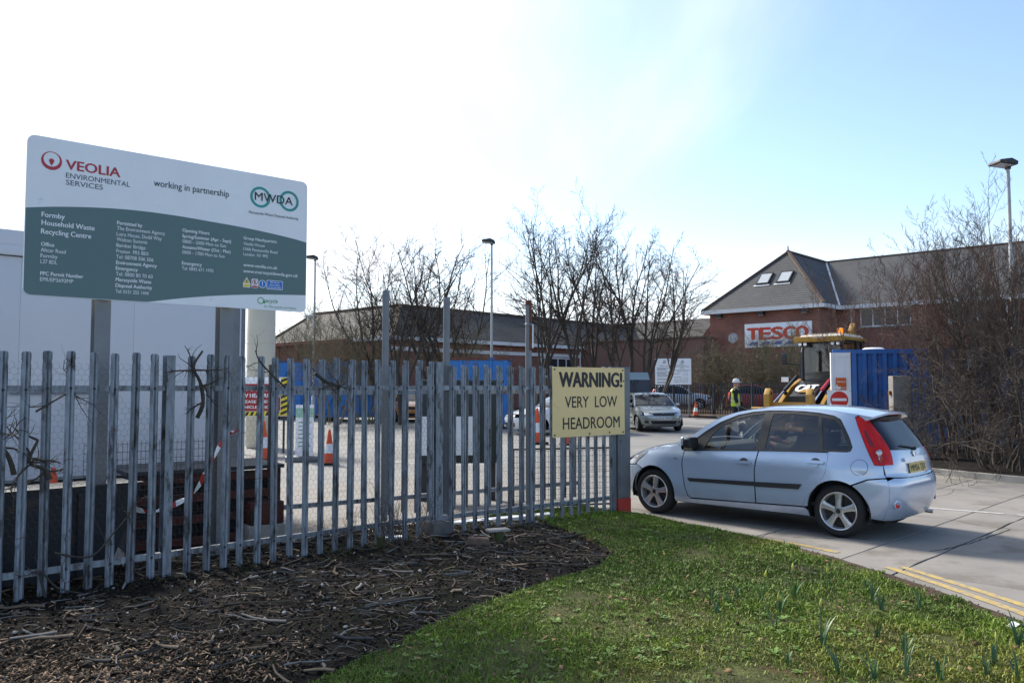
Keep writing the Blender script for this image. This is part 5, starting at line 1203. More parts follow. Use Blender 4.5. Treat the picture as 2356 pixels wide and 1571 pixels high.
    # --- front
    c.pan('headlamp', 'side', [(2.66, .762), (2.60, .815), (2.72, .785), (2.85, .735), (2.95, .67), (2.93, .625), (2.82, .635), (2.76, .688)], lens_clear, None, True, sp=0.04, thick=0.01, off=0.004)
    fs_ = [(2.80, .632), (2.93, .618), (xs_front(.60), .60)] + [(xs_front(z), z) for z in (.5, .4, .3, .24, .2)] + [(2.83, .2)] + arc(*A_f, -14, 56, 8)
    fb = c.pan('front_bumper', 'side', fs_, pm, None, True, sp=sp)
    c.pan('front_bumper_face', 'front', [(KS * wz(z), z) for z in (.2, .3, .4, .5, .60)] + [(-KS * wz(z), z) for z in (.60, .5, .4, .3, .2)], pm, sp=sp, inset=0)
    c.pan('bumper_lip', 'side', [(2.78, .20), (2.79, .255), (2.93, .265), (xs_front(.26), .26), (xs_front(.2), .195)], trim_black, fb, True, sp=0.05, inset=0, thick=0.01, off=0.006)
    gm = pm
    if front == 'skoda':
        c.pan('nose_panel', 'front', [(-.66, .60), (.66, .60), (.52, .695), (-.52, .695)], pm, sp=0.05, inset=0)
        c.pan('grille', 'front', [(-.36, .605), (.36, .605), (.42, .70), (-.42, .70)], trim_black, sp=0.05, inset=0, off=0.012, thick=0.02)
        c.pan('grille_surround', 'front', [(-.44, .70), (.44, .70), (.45, .718), (-.45, .718)], chrome, sp=0.05, inset=0, off=0.016, thick=0.02)
        c.mb('badge', MB().lathe([(0.001, .02), (.04, .016), (.045, 0)], 18, (Fsurf(0, .715) + .01, 0, .725), (1, 0, .2)), chrome)
        c.pan('headlamp_face', 'front', [(.46, .60), (.66, .60), (.655, .70), (.50, .70)], lens_clear, sp=0.05, inset=0, off=0.014, thick=0.02, )
        c.pan('headlamp_face', 'front', [(-.46, .60), (-.66, .60), (-.655, .70), (-.50, .70)], lens_clear, sp=0.05, inset=0, off=0.014, thick=0.02)
        c.pan('lower_grille', 'front', [(-.42, .30), (.42, .30), (.48, .42), (-.48, .42)], trim_black, sp=0.05, inset=0, off=0.004, thick=0.01)
        for sg in (1, -1): c.pan('fog_grille', 'front', [(sg * .52, .33), (sg * .64, .33), (sg * .65, .41), (sg * .54, .41)], trim_black, sp=0.05, inset=0, off=0.004, thick=0.01)
    else:
        c.pan('grille', 'front', [(-.5, .60), (.5, .60), (.42, .685), (-.42, .685)], trim_black, sp=0.05, inset=0, thick=0.02)
        c.pan('lower_grille', 'front', [(-.42, .28), (.42, .28), (.48, .42), (-.48, .42)], trim_black, sp=0.05, inset=0, off=0.004, thick=0.01)
    if plate:
        O = c.warp(Vector((Fsurf(0, .47) + .03, -.26, .455))); U = Vector((0, 1, 0)); Vv = Vector((0, 0, 1))
        flat(root, 'number_plate', rrect(0, .52, 0, .111, .008, 2), plate_w, O, U, Vv, 0, .004)
        text(root, plate, .03, .022, .46, .068, ink_black, O, U, Vv, lift=.0045, bold=.02, name='plate_lettering')
    # --- underbody, wells, wheels
    m = MB().box(-.42, 2.95, -.57, .57, .17, .62).box(.36, 2.12, -.74, .74, .19, .30).box(.40, 2.05, -.77, .77, .30, .34)
    c.mb('underbody', m, under)
    for cx, cz, r0 in ARCH:
        for sg in (1, -1):
            m = MB(); vs = []
            for y in (.50, .80):
                vs += [(cx + (r0 + .012) * math.cos(R(a)), sg * y, cz + (r0 + .012) * math.sin(R(a))) for a in range(-15, 196, 14)]
            k = len(vs) // 2; m.add(vs, [(i, i + 1, k + i + 1, k + i) for i in range(k - 1)]); c.mb('wheel_arch_liner', m, under)
            wheel(c, cx, sg, r_, rim, phase=90 if cx < 1 else 96, rimcol=rimcol, spokes=spokes)
    if detail:
        c.mb('floor', MB().box(-.35, 2.1, -.72, .72, .32, .36), cabin)
        dm = MB().prism([(1.55, .55), (2.1, .55), (2.12, .92), (1.85, .96), (1.62, .93), (1.52, .80)], (0, -.70, 0), (1, 0, 0), (0, 0, 1), (0, 1.4, 0)); c.mb('dashboard', dm, cabin, bevel=0.02)
        for sg in (1, -1):
            y = sg * .36
            m = MB().hexa([(.75, y - .24, .42), (1.3, y - .24, .42), (1.3, y + .24, .42), (.75, y + .24, .42), (.75, y - .24, .56), (1.3, y - .24, .60), (1.3, y + .24, .60), (.75, y + .24, .56)]); c.mb('seat', m, cabin_blue, bevel=0.04)
            m = MB().hexa([(.68, y - .23, .52), (.86, y - .23, .52), (.86, y + .23, .52), (.68, y + .23, .52), (.48, y - .17, 1.10), (.58, y - .17, 1.12), (.58, y + .17, 1.12), (.48, y + .17, 1.10)]); c.mb('seat_back', m, cabin_blue, bevel=0.04)
            m = MB().hexa([(.47, y - .11, 1.14), (.57, y - .11, 1.14), (.57, y + .11, 1.14), (.47, y + .11, 1.14), (.43, y - .10, 1.30), (.52, y - .10, 1.31), (.52, y + .10, 1.31), (.43, y + .10, 1.30)]); c.mb('headrest', m, cabin, bevel=0.03)
        m = MB().hexa([(-.05, -.6, .45), (.45, -.6, .45), (.45, .6, .45), (-.05, .6, .45), (-.05, -.6, .58), (.45, -.6, .62), (.45, .6, .62), (-.05, .6, .58)]).hexa([(-.12, -.6, .5), (.04, -.6, .5), (.04, .6, .5), (-.12, .6, .5), (-.22, -.55, 1.02), (-.12, -.55, 1.03), (-.12, .55, 1.03), (-.22, .55, 1.02)]); c.mb('rear_bench', m, cabin_blue, bevel=0.03)
        st_c = Vector((1.50, -.36, .90)); ax = Vector((-.88, 0, .47)); d, a, b = basis(ax)
        m = MB().tube([st_c + (a * math.cos(t * math.pi / 12) + b * math.sin(t * math.pi / 12)) * .185 for t in range(25)], 0.016, 8); m.bar(st_c + a * .18, st_c - a * .18, .05, .02).bar(st_c, st_c - b * .18, .05, .02).tube([st_c, st_c - ax * .25], .03, 8); c.mb('steering_wheel', m, cabin)
        c.mb('rear_view_mirror', MB().box(1.42, 1.44, -.10, .10, 1.26, 1.32), cabin)
    return root, c
blue_paint = paint('ice_blue_metallic', (0.45, 0.54, 0.68), 0.28, 0.22)
silver_paint = paint('silver_green_metallic', (0.36, 0.40, 0.38), 0.5, 0.3)
white_paint = paint('white_car_paint', (0.70, 0.71, 0.72), 0.0, 0.3)
red_car = paint('dark_red_paint', (0.30, 0.03, 0.04), 0.1, 0.3)
paleblue_car = paint('silver_blue_paint', (0.42, 0.48, 0.56), 0.4, 0.3)
orange_car = paint('orange_van_paint', (0.62, 0.22, 0.02), 0.0, 0.4)
YAW = R(135.1)
fiesta, fc = build_car('hatchback_car', 'ice blue five door hatchback driving in through the open gate', 'car', (4.22, 9.825, 0), YAW, blue_paint, rear_plate='MM56 TJX')
def estate(p):
    x, y, z = p
    x2 = x * 1.04
    if x < 0: x2 = x * 1.55
    if x > 2.486: x2 = 2.486 * 1.04 + (x - 2.486) * 1.12
    return Vector((x2, y * 1.055, z * (1.0 if z < 1.3 else 1.0)))
skoda, _ = build_car('estate_car', 'silver estate car facing the camera with its tailgate raised', 'car', (5.36, 33.9, 0), R(-85), silver_paint, warp=estate, front='skoda', plate='DE10 HNN', r_=0.315, rim=0.20)
# its raised tailgate, hinged at the roof
rt_ = Car(skoda)
m = MB().hexa([(-.38, -.55, 1.44), (-.38, .55, 1.44), (-.42, .55, 1.40), (-.42, -.55, 1.40), (-1.0, -.62, 1.98), (-1.0, .62, 1.98), (-1.05, .62, 1.94), (-1.05, -.62, 1.94)]).build('raised_tailgate', trim_black, skoda)
MB().hexa([(-1.0, -.63, 1.98), (-1.0, .63, 1.98), (-1.06, .63, 1.93), (-1.06, -.63, 1.93), (-1.18, -.58, 2.30), (-1.18, .58, 2.30), (-1.24, .58, 2.27), (-1.24, -.58, 2.27)]).build('tailgate_lower_panel', silver_paint, m, bevel=0.02)
MB().add([(-.40, -.48, 1.455), (-.40, .48, 1.455), (-.98, .55, 1.985), (-.98, -.55, 1.985)], [(0, 1, 2, 3)]).build('tailgate_glass', MATS['side_glass'], m)
small = lambda p: Vector(p)
build_car('parked_car', 'silver blue car parked behind the far railings left of the worker', 'car', (9.3, 51.2, 0.34), R(-20), paleblue_car, detail=False, group='cars parked beyond the far fence')
build_car('parked_car', 'dark red car parked behind the far railings right of the worker', 'car', (13.3, 48.0, 0.34), R(-25), red_car, detail=False, group='cars parked beyond the far fence')
build_car('parked_car', 'white car glimpsed through the gate pales behind the orange cone', 'car', (3.1, 30.3, 0), R(200), white_paint, warp=estate, detail=False)
def van(p):
    x, y, z = p; return Vector((x * 1.1, y * 1.1, z * (1.0 if z < .6 else 1.0 + .10 * (z - .6))))
build_car('orange_van', 'orange van front seen through the fence beside the blue skip', 'van', (-5.5, 42.5, 0), R(-75), orange_car, warp=van, detail=False)
# ---------------------------------------------------------------- bare trees and shrubs
bark = pbr('grey_bark', (0.060, 0.049, 0.038), 0.9, var=0.3, sc_=5, bump=0.4, dirt=(0.10, 0.105, 0.05), damt=0.3, dsc=2)
bark_dark = pbr('dark_twig_bark', (0.062, 0.047, 0.037), 0.9, var=0.3, sc_=5)
bark_red = pbr('red_brown_twig', (0.12, 0.072, 0.054), 0.9, var=0.3, sc_=4)
bark_olive = pbr('olive_twig', (0.16, 0.135, 0.08), 0.9, var=0.3, sc_=4)
ivy_m = pbr('dull_evergreen_leaf', (0.022, 0.034, 0.012), 0.6, var=0.5, sc_=4)
def grow(mb, r_, p, d, L, rad, lev, maxlev, nch, ang, up, wig, nseg=5, out=None, shrink=0.58, minr=0.004, tipf=0.35, lo0=0.34):
    pts = [p.copy()]; rr = [rad]; dd = d.copy()
    for i in range(nseg):
        dd = (dd + Vector((r_.gauss(0, wig), r_.gauss(0, wig), r_.gauss(0, wig) + up))).normalized()
        p = p + dd * (L / nseg); pts.append(p.copy()); rr.append(max(minr * 0.6, rad * (1 - (1 - tipf) * (i + 1) / nseg)))
    mb[min(lev, len(mb) - 1)].tube(pts, rr, 6 if lev == 0 else 4 if lev == 1 else 3, cap=False)
    if lev >= maxlev: return
    n = nch[lev]
    for k in range(n):
        t = (lo0 + (1 - lo0) * (k + r_.random()) / n) if lev == 0 else (0.15 + 0.85 * (k + r_.random()) / n)
        f = t * nseg; i = min(int(f), nseg - 1); q = pts[i].lerp(pts[i + 1], f - i); ax = (pts[i + 1] - pts[i]).normalized()
        s = ax.cross(Vector((r_.gauss(0, 1), r_.gauss(0, 1), r_.gauss(0, 1)))).normalized()
        a = R(ang[lev] * r_.uniform(0.7, 1.3)); nd = (ax * math.cos(a) + s * math.sin(a)).normalized()
        grow(mb, r_, q, nd, L * shrink * r_.uniform(0.6, 1.15) * (1.15 - 0.5 * t), max(minr, rr[i] * 0.6), lev + 1, maxlev, nch, ang, up * 1.1, wig, max(3, nseg - 1), shrink=shrink, minr=minr)
def tree(name, label, x, y, z0, h, seed, stems=1, lean=(0, 0), spread=0.25, nch=(11, 7, 6), ang=(38, 36, 34), mat=bark, twig=bark_dark, rad=0.10, cat='tree', group=None, wig=0.10, up=0.05, maxlev=3, minr=0.006, shrink=0.52, base_r=0.15, part=('trunk', 'crown'), lo0=0.34):
    r_ = random.Random(seed); t = thing(name, label, cat, (x, y, z0), 0, group); mb = [MB(), MB()]
    for s in range(stems):
        a = 2 * math.pi * (s + r_.random() * 0.6) / stems
        p = Vector((math.cos(a) * base_r * (stems > 1), math.sin(a) * base_r * (stems > 1), -0.06))
        k = spread * r_.uniform(0.4, 1.2) * (stems > 1)
        d = Vector((math.cos(a) * k + lean[0], math.sin(a) * k + lean[1], 1)).normalized()
        hh = h * (r_.uniform(0.72, 1.0) if s else 1.0)
        grow(mb, r_, p, d, hh * 0.86, rad * (1 if s == 0 else r_.uniform(0.6, 0.95)), 0, maxlev, nch, ang, up, wig, nseg=8, minr=minr, shrink=shrink, tipf=0.15, lo0=lo0)
    mb[0].build(part[0], mat, t, smooth=60); mb[1].build(part[1], twig, t, smooth=60, kind='stuff' if part[1] == 'twigs' else None)
    return t
def crown_tree(name, label, x, y, h, seed, limbs=4, lean=(0, 0), fan=0.5, group=None):
    # clear trunk that forks low into ascending limbs, each carrying a haze of fine twigs
    r_ = random.Random(seed); t = thing(name, label, 'tree', (x, y, 0), 0, group); mb = [MB(), MB(), MB()]
    th_ = h * r_.uniform(.26, .36); P = [Vector((0, 0, -.08))]; d = Vector((lean[0], lean[1], 1)).normalized()
    for i in range(5):
        d = (d + Vector((r_.gauss(0, .05), r_.gauss(0, .05), .05))).normalized(); P.append(P[-1] + d * th_ / 5)
    mb[0].tube(P, [.15, .125, .11, .10, .095, .085], 8, cap=False)
    a0 = r_.uniform(0, 6.28)
    for k in range(limbs):
        i = r_.choice((2, 3, 4, 5)) if k else 5; q = P[i]; a = a0 + 6.283 * k / limbs + r_.uniform(-.4, .4); out = fan * r_.uniform(.35, 1.0) * (k > 0)
        dd = Vector((math.cos(a) * out + lean[0] * .8, math.sin(a) * out, 1)).normalized(); L = (h - q.z) * r_.uniform(.82, 1.0) * (1 + .18 * out)
        grow(mb, r_, q, dd, L, r_.uniform(.055, .075), 0, 3, (11, 9, 7), (46, 44, 42), .026, .085, nseg=9, minr=.0062, shrink=.36, tipf=.22, lo0=.22)
    mb[0].build('trunk', bark, t, smooth=60); mb[1].add(mb[2].v, mb[2].f).build('crown', bark_dark, t, smooth=60)
    return t
def px(p, Y): return (p - 1178) * Y / 1880.0
def pz(py, Y): return 1.69 + (889 - py) * Y / 1880.0
L1 = 'bare tree rising over the low tiled roof, '
for i, (p, Y, top, stems, lab, seed, lean) in enumerate((
        (882, 38, 575, 2, 'bare tree left of the first tall grey post, over the low roof', 11, (-0.10, 0)),
        (925, 36.5, 540, 2, 'bare tree just right of the first tall grey post, its trunk close behind', 12, (-0.03, 0)),
        (985, 37, 545, 2, 'bare tree left of the second tall grey post, over the low roof', 13, (0.02, 0)),
        (1012, 38.5, 565, 2, 'bare spreading tree leaning right behind the second tall grey post', 14, (0.12, 0)),
        (1232, 36, 478, 2, 'tallest bare tree, rising beyond the third tall post', 15, (0.0, 0)),
        (1272, 37.5, 490, 1, 'tall bare tree just right of the third tall post', 16, (0.02, 0)),
        (1322, 36.5, 530, 2, 'bare tree directly above the left part of the cream warning board', 17, (-0.03, 0)),
        (1372, 38, 540, 2, 'bare tree above the right end of the cream warning board', 18, (0.0, 0)),
        (1405, 36.5, 548, 1, 'slim bare tree above the broad grey gate post', 19, (0.03, 0)),
        (1452, 37.5, 545, 2, 'bare forked tree between gate post and white notice board', 20, (0.02, 0)),
        (1478, 36.5, 560, 2, 'bare tree leaning right over the brown annex', 21, (0.16, 0)),
        (1500, 38.5, 590, 2, 'rightmost bare tree, leaning furthest towards the brick gable', 23, (0.30, 0)))):
    crown_tree('bare_tree', lab, px(p, Y), Y, pz(top, Y) * (0.95 if p < 1100 else 0.97), seed, 5 if p < 1100 else 4, lean, fan=0.52 if p < 1100 else 0.46, group='bare trees in the yard')
for i, (p, Y, top, w, lab) in enumerate(((765, 37, 712, 0.42, 'bushy bare shrub over the blue skip left of the first tall post'), (840, 38, 735, 0.4, 'bare shrub between the leftmost lamp and the first tall post'), (1050, 38.5, 735, 0.45, 'low bare shrub between second tall post and pale lamp'), (655, 60, 738, 0.5, 'distant bare shrub showing left of the low roof'))):
    tree('bare_shrub', lab, px(p, Y), Y, 0, pz(top, Y), 40 + i, 11, (0, 0), spread=w, nch=(9, 7, 5), ang=(34, 36, 36), rad=0.04, mat=bark_olive, twig=bark_olive, group='bare shrubs in the yard', wig=0.1, up=0.05, minr=0.006, base_r=0.35, cat='shrub', part=('stems', 'twigs'))
for i, (p, Y, top, w, lab) in enumerate(((1650, 55, 775, 0.6, 'olive bare bush right of the white notice board'), (1715, 53.5, 750, 0.6, 'olive bare bush over the worker in front of the red lettered sign'), (1780, 52, 752, 0.6, 'olive bare bush left of the digger cab'), (1850, 51, 740, 0.55, 'bare bush behind the digger cab'))):
    tree('bare_bush', lab, px(p, Y), Y, 0.1, pz(top, Y), 60 + i, 10, (0, 0), spread=w, nch=(9, 8, 6), ang=(46, 48, 44), rad=0.06, mat=bark_olive, twig=bark_olive, group='bushes along the far fence', wig=0.16, up=0.01, minr=0.008, base_r=0.5, cat='bush', part=('stems', 'twigs'))
# the thicket on the right
th = [(1990, 25.5, 600, 0.40, 8, bark_red, 'thin red-brown bare shrub in front of the first floor windows'),
      (2075, 27.5, 560, 0.34, 9, bark_red, 'bare shrub rising behind the blue container'),
      (2225, 21.0, 560, 0.26, 8, bark_dark, 'dark bare shrub growing through the right hand fence'),
      (2212, 18.9, 470, 0.27, 10, bark_red, 'tall bare shrub left of the right hand street lamp'),
      (2268, 17.8, 455, 0.30, 11, bark_dark, 'dense tall bare shrub behind the right hand kerb'),
      (2310, 17.8, 430, 0.30, 10, bark_red, 'tallest bare shrub at the foot of the right hand street lamp'),
      (2372, 16.6, 455, 0.32, 10, bark_dark, 'dense bare shrub at the right edge of the picture'),
      (2315, 17.2, 720, 0.42, 10, bark_dark, 'low tangled bare shrub at the kerb on the right'),
      (2310, 15.9, 700, 0.60, 12, bark_dark, 'low tangled bare shrub nearest the kerb at the right edge')]
for i, (p, Y, top, w, ns, mt, lab) in enumerate(th):
    tree('thicket_shrub', lab, px(p, Y), Y, 0.08, pz(top, Y) * 1.04, 80 + i, ns, (0, 0), spread=w, nch=(13, 8, 6), ang=(34, 42, 42) if i < 7 else (55, 55, 50), rad=0.035, mat=mt, twig=mt, group='thicket on the right', wig=0.09 if i < 7 else 0.18, up=0.07 if i < 7 else 0.0, minr=0.0036, base_r=0.4, shrink=0.34 if i < 7 else 0.5, cat='shrub', part=('stems', 'twigs'))
# evergreen undergrowth mass behind them
r_ = np.random.RandomState(4); N_ = 5200
cx_ = r_.uniform(11.0, 15.0, N_); cy_ = 17.6 + (cx_ - 9.5) * 0.10 + r_.normal(0, 0.75, N_); cz_ = np.abs(r_.normal(0, 0.75, N_)) * (0.55 + 0.45 * np.clip((cx_ - 9.6) / 2.5, 0, 1))
a_ = r_.uniform(0, 6.28, N_); b_ = r_.uniform(-0.9, 0.9, N_); s_ = r_.uniform(0.035, 0.075, N_)
U_ = np.stack([np.cos(a_), np.sin(a_), b_], 1) * s_[:, None]; W_ = np.stack([-np.sin(a_), np.cos(a_), r_.uniform(-.6, .6, N_)], 1) * s_[:, None] * 0.5
c0 = np.stack([cx_, cy_, cz_ + 0.12], 1); Vq = np.stack([c0 - U_, c0 + W_, c0 + U_, c0 - W_], 1).reshape(-1, 3)
setp(link('undergrowth', fast_mesh('undergrowth', Vq, np.arange(N_ * 4).reshape(-1, 4)), ivy_m, kind='stuff'), 'dull evergreen undergrowth at the foot of the right hand thicket', 'undergrowth')
# ---------------------------------------------------------------- branches caught in the palisade and young stems in front of it
def fpt(s, off, z): return Vector((FA[0] + 0.72438 * s + 0.68941 * off, FA[1] + 0.68941 * s - 0.72438 * off, z))
def snag(label, pts, rad, seed, nch=(6, 4), name='dead_branch', mat=bark, group='dead branches in the fence', L=0.35, cat='branch'):
    r2 = random.Random(seed); b0 = Vector(pts[0]); t = thing(name, label, cat, b0, 0, group); m = [MB(), MB()]
    P = [p - b0 for p in spline(pts, 5)]
    m[0].tube(P, [rad * (1 - 0.6 * i / len(P)) for i in range(len(P))], 6)
    for k in range(nch[0]):
        q = P[r2.randrange(len(P) // 4, len(P))]; d = Vector((r2.gauss(0, 1), r2.gauss(0, 1), r2.gauss(0.2, 0.8))).normalized()
        grow(m, r2, q, d, L * r2.uniform(0.5, 1.2), rad * 0.45, 1, 2, (0, nch[1]), (0, 45), 0.0, 0.3, 4, minr=0.0014)
    m[0].build('limb', mat, t, smooth=60); m[1].build('twigs', bark_dark, t, smooth=60, kind='stuff')
snag('gnarled dead limb hooked over the fence rail left of the beige tank', [fpt(1.30, 0.01, 1.42), fpt(1.33, 0.05, 1.55), fpt(1.30, 0.06, 1.72), fpt(1.25, 0.03, 1.86), fpt(1.33, 0.02, 2.0)], 0.021, 5, (7, 5), L=0.26)
snag('dead branch tangle behind the leftmost fence pales', [fpt(-0.05, -0.12, 1.02), fpt(-0.12, -0.1, 1.2), fpt(-0.30, -0.08, 1.32), fpt(-0.5, -0.1, 1.36)], 0.020, 6, (9, 5), L=0.45)
snag('dead stub with thorny twigs between the second and third pales', [fpt(0.16, 0.02, 0.98), fpt(0.12, 0.02, 1.06), fpt(0.02, 0.0, 1.12), fpt(0.08, -0.02, 1.28)], 0.022, 7, (8, 5), L=0.4)
snag('thin branch leaning over the top rail at the middle of the fence', [fpt(2.12, 0.03, 1.68), fpt(1.98, 0.03, 1.80), fpt(1.86, 0.02, 1.93), fpt(1.82, 0.02, 2.02)], 0.010, 8, (4, 3), L=0.3)
snag('broken twiggy branch resting on the rail right of the middle', [fpt(2.42, 0.04, 1.82), fpt(2.58, 0.04, 1.72), fpt(2.72, 0.03, 1.70)], 0.018, 9, (7, 4), L=0.3)
snag('long bare runner trailing down in front of the left pales', [fpt(0.20, 0.05, 0.42), fpt(0.45, 0.07, 0.36), fpt(0.62, 0.06, 0.52), fpt(0.75, 0.05, 0.66)], 0.010, 10, (5, 4), L=0.35)
snag('bent stem rooted at the foot of the left pales', [fpt(0.15, 0.06, 0.08), fpt(0.10, 0.08, 0.30), fpt(0.22, 0.10, 0.16), fpt(0.42, 0.16, 0.09)], 0.011, 11, (5, 4), L=0.3)
snag('dead branch high on the leftmost pales', [fpt(0.05, 0.02, 1.50), fpt(0.18, 0.0, 1.58), fpt(0.34, -0.02, 1.68)], 0.010, 14, (6, 4), L=0.35)
for i, (x, y, h, lab) in enumerate(((-1.06, 7.95, 0.95, 'young bare sapling clump rooted in the bed before the leftmost tall post'), (-0.93, 7.70, 0.80, 'small thorny sapling just right of the young clump in the bed'), (-1.62, 7.95, 0.55, 'short bare shoots at the fence foot left of the young clump'), (-1.25, 8.22, 0.6, 'wispy bare shoots against the pales behind the young clump'))):
    tree('sapling', lab, x, y, h1(x, y), h, 120 + i, 6, (0, 0), spread=0.45, nch=(7, 3), ang=(38, 40), rad=0.006, mat=bark_dark, twig=bark_dark, group='young bare shoots', wig=0.12, up=0.04, maxlev=2, minr=0.0014, base_r=0.05, cat='shrub', part=('stems', 'twigs'), shrink=0.4)
# ---------------------------------------------------------------- grass, weeds, twigs, chippings
rs = np.random.RandomState(11)
def scatter(n, x0, x1, y0, y1, cond):
    x = rs.uniform(x0, x1, n); y = rs.uniform(y0, y1, n); k = cond(x, y); return x[k], y[k]
def in_turf(x, y, m=0.03):
    d = sdist(x, y, VERGE); b = sdist(x, y, BED); e = 0.05 + (0.20 + 0.34 * sm((9.2 - y) / 2.0)) * fbm(x * 2.6, y * 2.6, 5) * 1.3
    road_side = (x > 2.2) & (y < 9.7)
    return (d > np.where(road_side, e, m)) & (b < 0.01)
def visible(x, y): return (y > 4.2) & (np.abs(x) < y * 0.66 + 0.4)
bare_spots = [(2.0, 8.85, .35), (0.35, 5.95, .22), (1.30, 4.62, .34), (2.55, 7.25, .18), (1.75, 7.9, .25), (0.55, 6.4, .2), (0.05, 5.1, .12), (2.75, 5.3, .15), (0.95, 6.9, .15)]
def bare(x, y):
    k = np.ones_like(x)
    for bx, by, br in bare_spots: k *= 1 - 0.93 * np.exp(-(((x - bx) / br) ** 2 + ((y - by) / (br * 1.2)) ** 2) * 1.6)
    return k
def blades(x, y, hgt, wid, lean_, cols):
    n = len(x); z = hz(x, y) - 0.004; a = rs.uniform(0, 6.283, n); la = rs.uniform(0, 6.283, n); ln = lean_ * hgt
    ux, uy = np.cos(a) * wid / 2, np.sin(a) * wid / 2; lx, ly = np.cos(la) * ln, np.sin(la) * ln
    V = np.zeros((n, 5, 3)); V[:, 0] = np.stack([x - ux, y - uy, z], 1); V[:, 1] = np.stack([x + ux, y + uy, z], 1)
    V[:, 2] = np.stack([x + ux * .8 + lx * .3, y + uy * .8 + ly * .3, z + hgt * .62], 1); V[:, 3] = np.stack([x - ux * .8 + lx * .3, y - uy * .8 + ly * .3, z + hgt * .62], 1)
    V[:, 4] = np.stack([x + lx, y + ly, z + hgt * np.clip(1.05 - lean_ * .35, .4, 1)], 1)
    b = np.arange(n)[:, None] * 5
    F = np.concatenate([b + [[0, 1, 2]], b + [[0, 2, 3]], b + [[3, 2, 4]]], 0)
    return V.reshape(-1, 3), F, np.repeat(cols, 5, 0)
gx_, gy_ = scatter(400000, -1.6, 4.0, 4.15, 11.2, lambda x, y: in_turf(x, y) & visible(x, y))
den = (0.25 + 0.75 * sm((fbm(gx_ * 1.6, gy_ * 1.6, 31) - 0.28) / 0.28)) * bare(gx_, gy_)
keep = rs.uniform(0, 1, len(gx_)) < den; gx_, gy_ = gx_[keep], gy_[keep]
patch = fbm(gx_ * 0.8, gy_ * 0.8, 77); fine = rs.uniform(0, 1, len(gx_))
base = np.array([0.155, 0.225, 0.024]); yel = np.array([0.29, 0.26, 0.055]); drk = np.array([0.030, 0.075, 0.015]); tan = np.array([0.20, 0.15, 0.07])
tcol = base[None] * (0.7 + 0.7 * fine[:, None]); m_ = sm((patch - 0.42) / 0.25)[:, None]; tcol = tcol * (1 - 0.55 * m_) + yel * 0.55 * m_
dk = sm((0.42 - patch) / 0.2)[:, None]; tcol = tcol * (1 - 0.4 * dk) + drk * 0.4 * dk
dead = rs.uniform(0, 1, len(gx_)) < 0.07; tcol[dead] = tan * rs.uniform(0.6, 1.2, (dead.sum(), 1))
tcol *= (0.45 + 1.1 * fbm(gx_ * 11, gy_ * 11, 44))[:, None]
hg = rs.uniform(0.014, 0.036, len(gx_)) * (0.7 + 0.8 * vnoise(gx_ * 3, gy_ * 3, 8)); hg *= np.where(rs.uniform(0, 1, len(gx_)) < .04, 1.8, 1)
V, F, Ct = blades(gx_, gy_, hg, rs.uniform(0.0035, 0.0085, len(gx_)) * (0.8 + 0.06 * gy_), rs.uniform(0.15, 1.3, len(gx_)), tcol)
setp(link('grass', fast_mesh('grass', V, F, cols=Ct), grass_mat, kind='stuff'), 'short patchy spring grass on the verge', 'grass')
# broad-leaved rosettes
wx, wy = scatter(1500, -1.4, 3.9, 4.2, 10.5, lambda x, y: in_turf(x, y) & visible(x, y)); k = rs.uniform(0, 1, len(wx)) < 0.9 * sm((fbm(wx * 1.1, wy * 1.1, 55) - 0.32) / 0.25) * bare(wx, wy); wx, wy = wx[k], wy[k]
nl = 7; X = np.repeat(wx, nl); Y = np.repeat(wy, nl); n = len(X); an = np.tile(np.arange(nl) * 6.283 / nl, len(wx)) + rs.uniform(-.4, .4, n); Ls = rs.uniform(0.02, 0.05, n) * np.repeat(rs.uniform(.6, 1.2, len(wx)), nl)
zz = hz(X, Y) + 0.006; dx, dy = np.cos(an), np.sin(an); w_ = Ls * rs.uniform(.16, .26, n); el = rs.uniform(.2, .8, n)
Vw = np.zeros((n, 6, 3)); Vw[:, 0] = np.stack([X, Y, zz], 1)
for q, (t, ws) in enumerate(((.55, 1), (.55, -1), (.85, .8), (.85, -.8))):
    Vw[:, 1 + q] = np.stack([X + dx * Ls * t - dy * w_ * ws, Y + dy * Ls * t + dx * w_ * ws, zz + Ls * el * (t - .35 * t * t)], 1)
Vw[:, 5] = np.stack([X + dx * Ls, Y + dy * Ls, zz + Ls * el * .55], 1); b = np.arange(n)[:, None] * 6
Fw = np.concatenate([b + [[0, 2, 1]], b + [[1, 2, 4]], b + [[1, 4, 3]], b + [[3, 4, 5]]], 0)
cw = np.array([0.12, 0.20, 0.035])[None] * rs.uniform(.6, 1.35, (n, 1)) * np.array([[1, 1, 1]]); cw[rs.uniform(0, 1, n) < .12] = (0.16, 0.20, 0.06)
setp(link('weeds', fast_mesh('weeds', Vw.reshape(-1, 3), Fw, cols=np.repeat(cw, 6, 0)), grass_mat, kind='stuff'), 'broad leaved weeds flat among the grass', 'weeds')
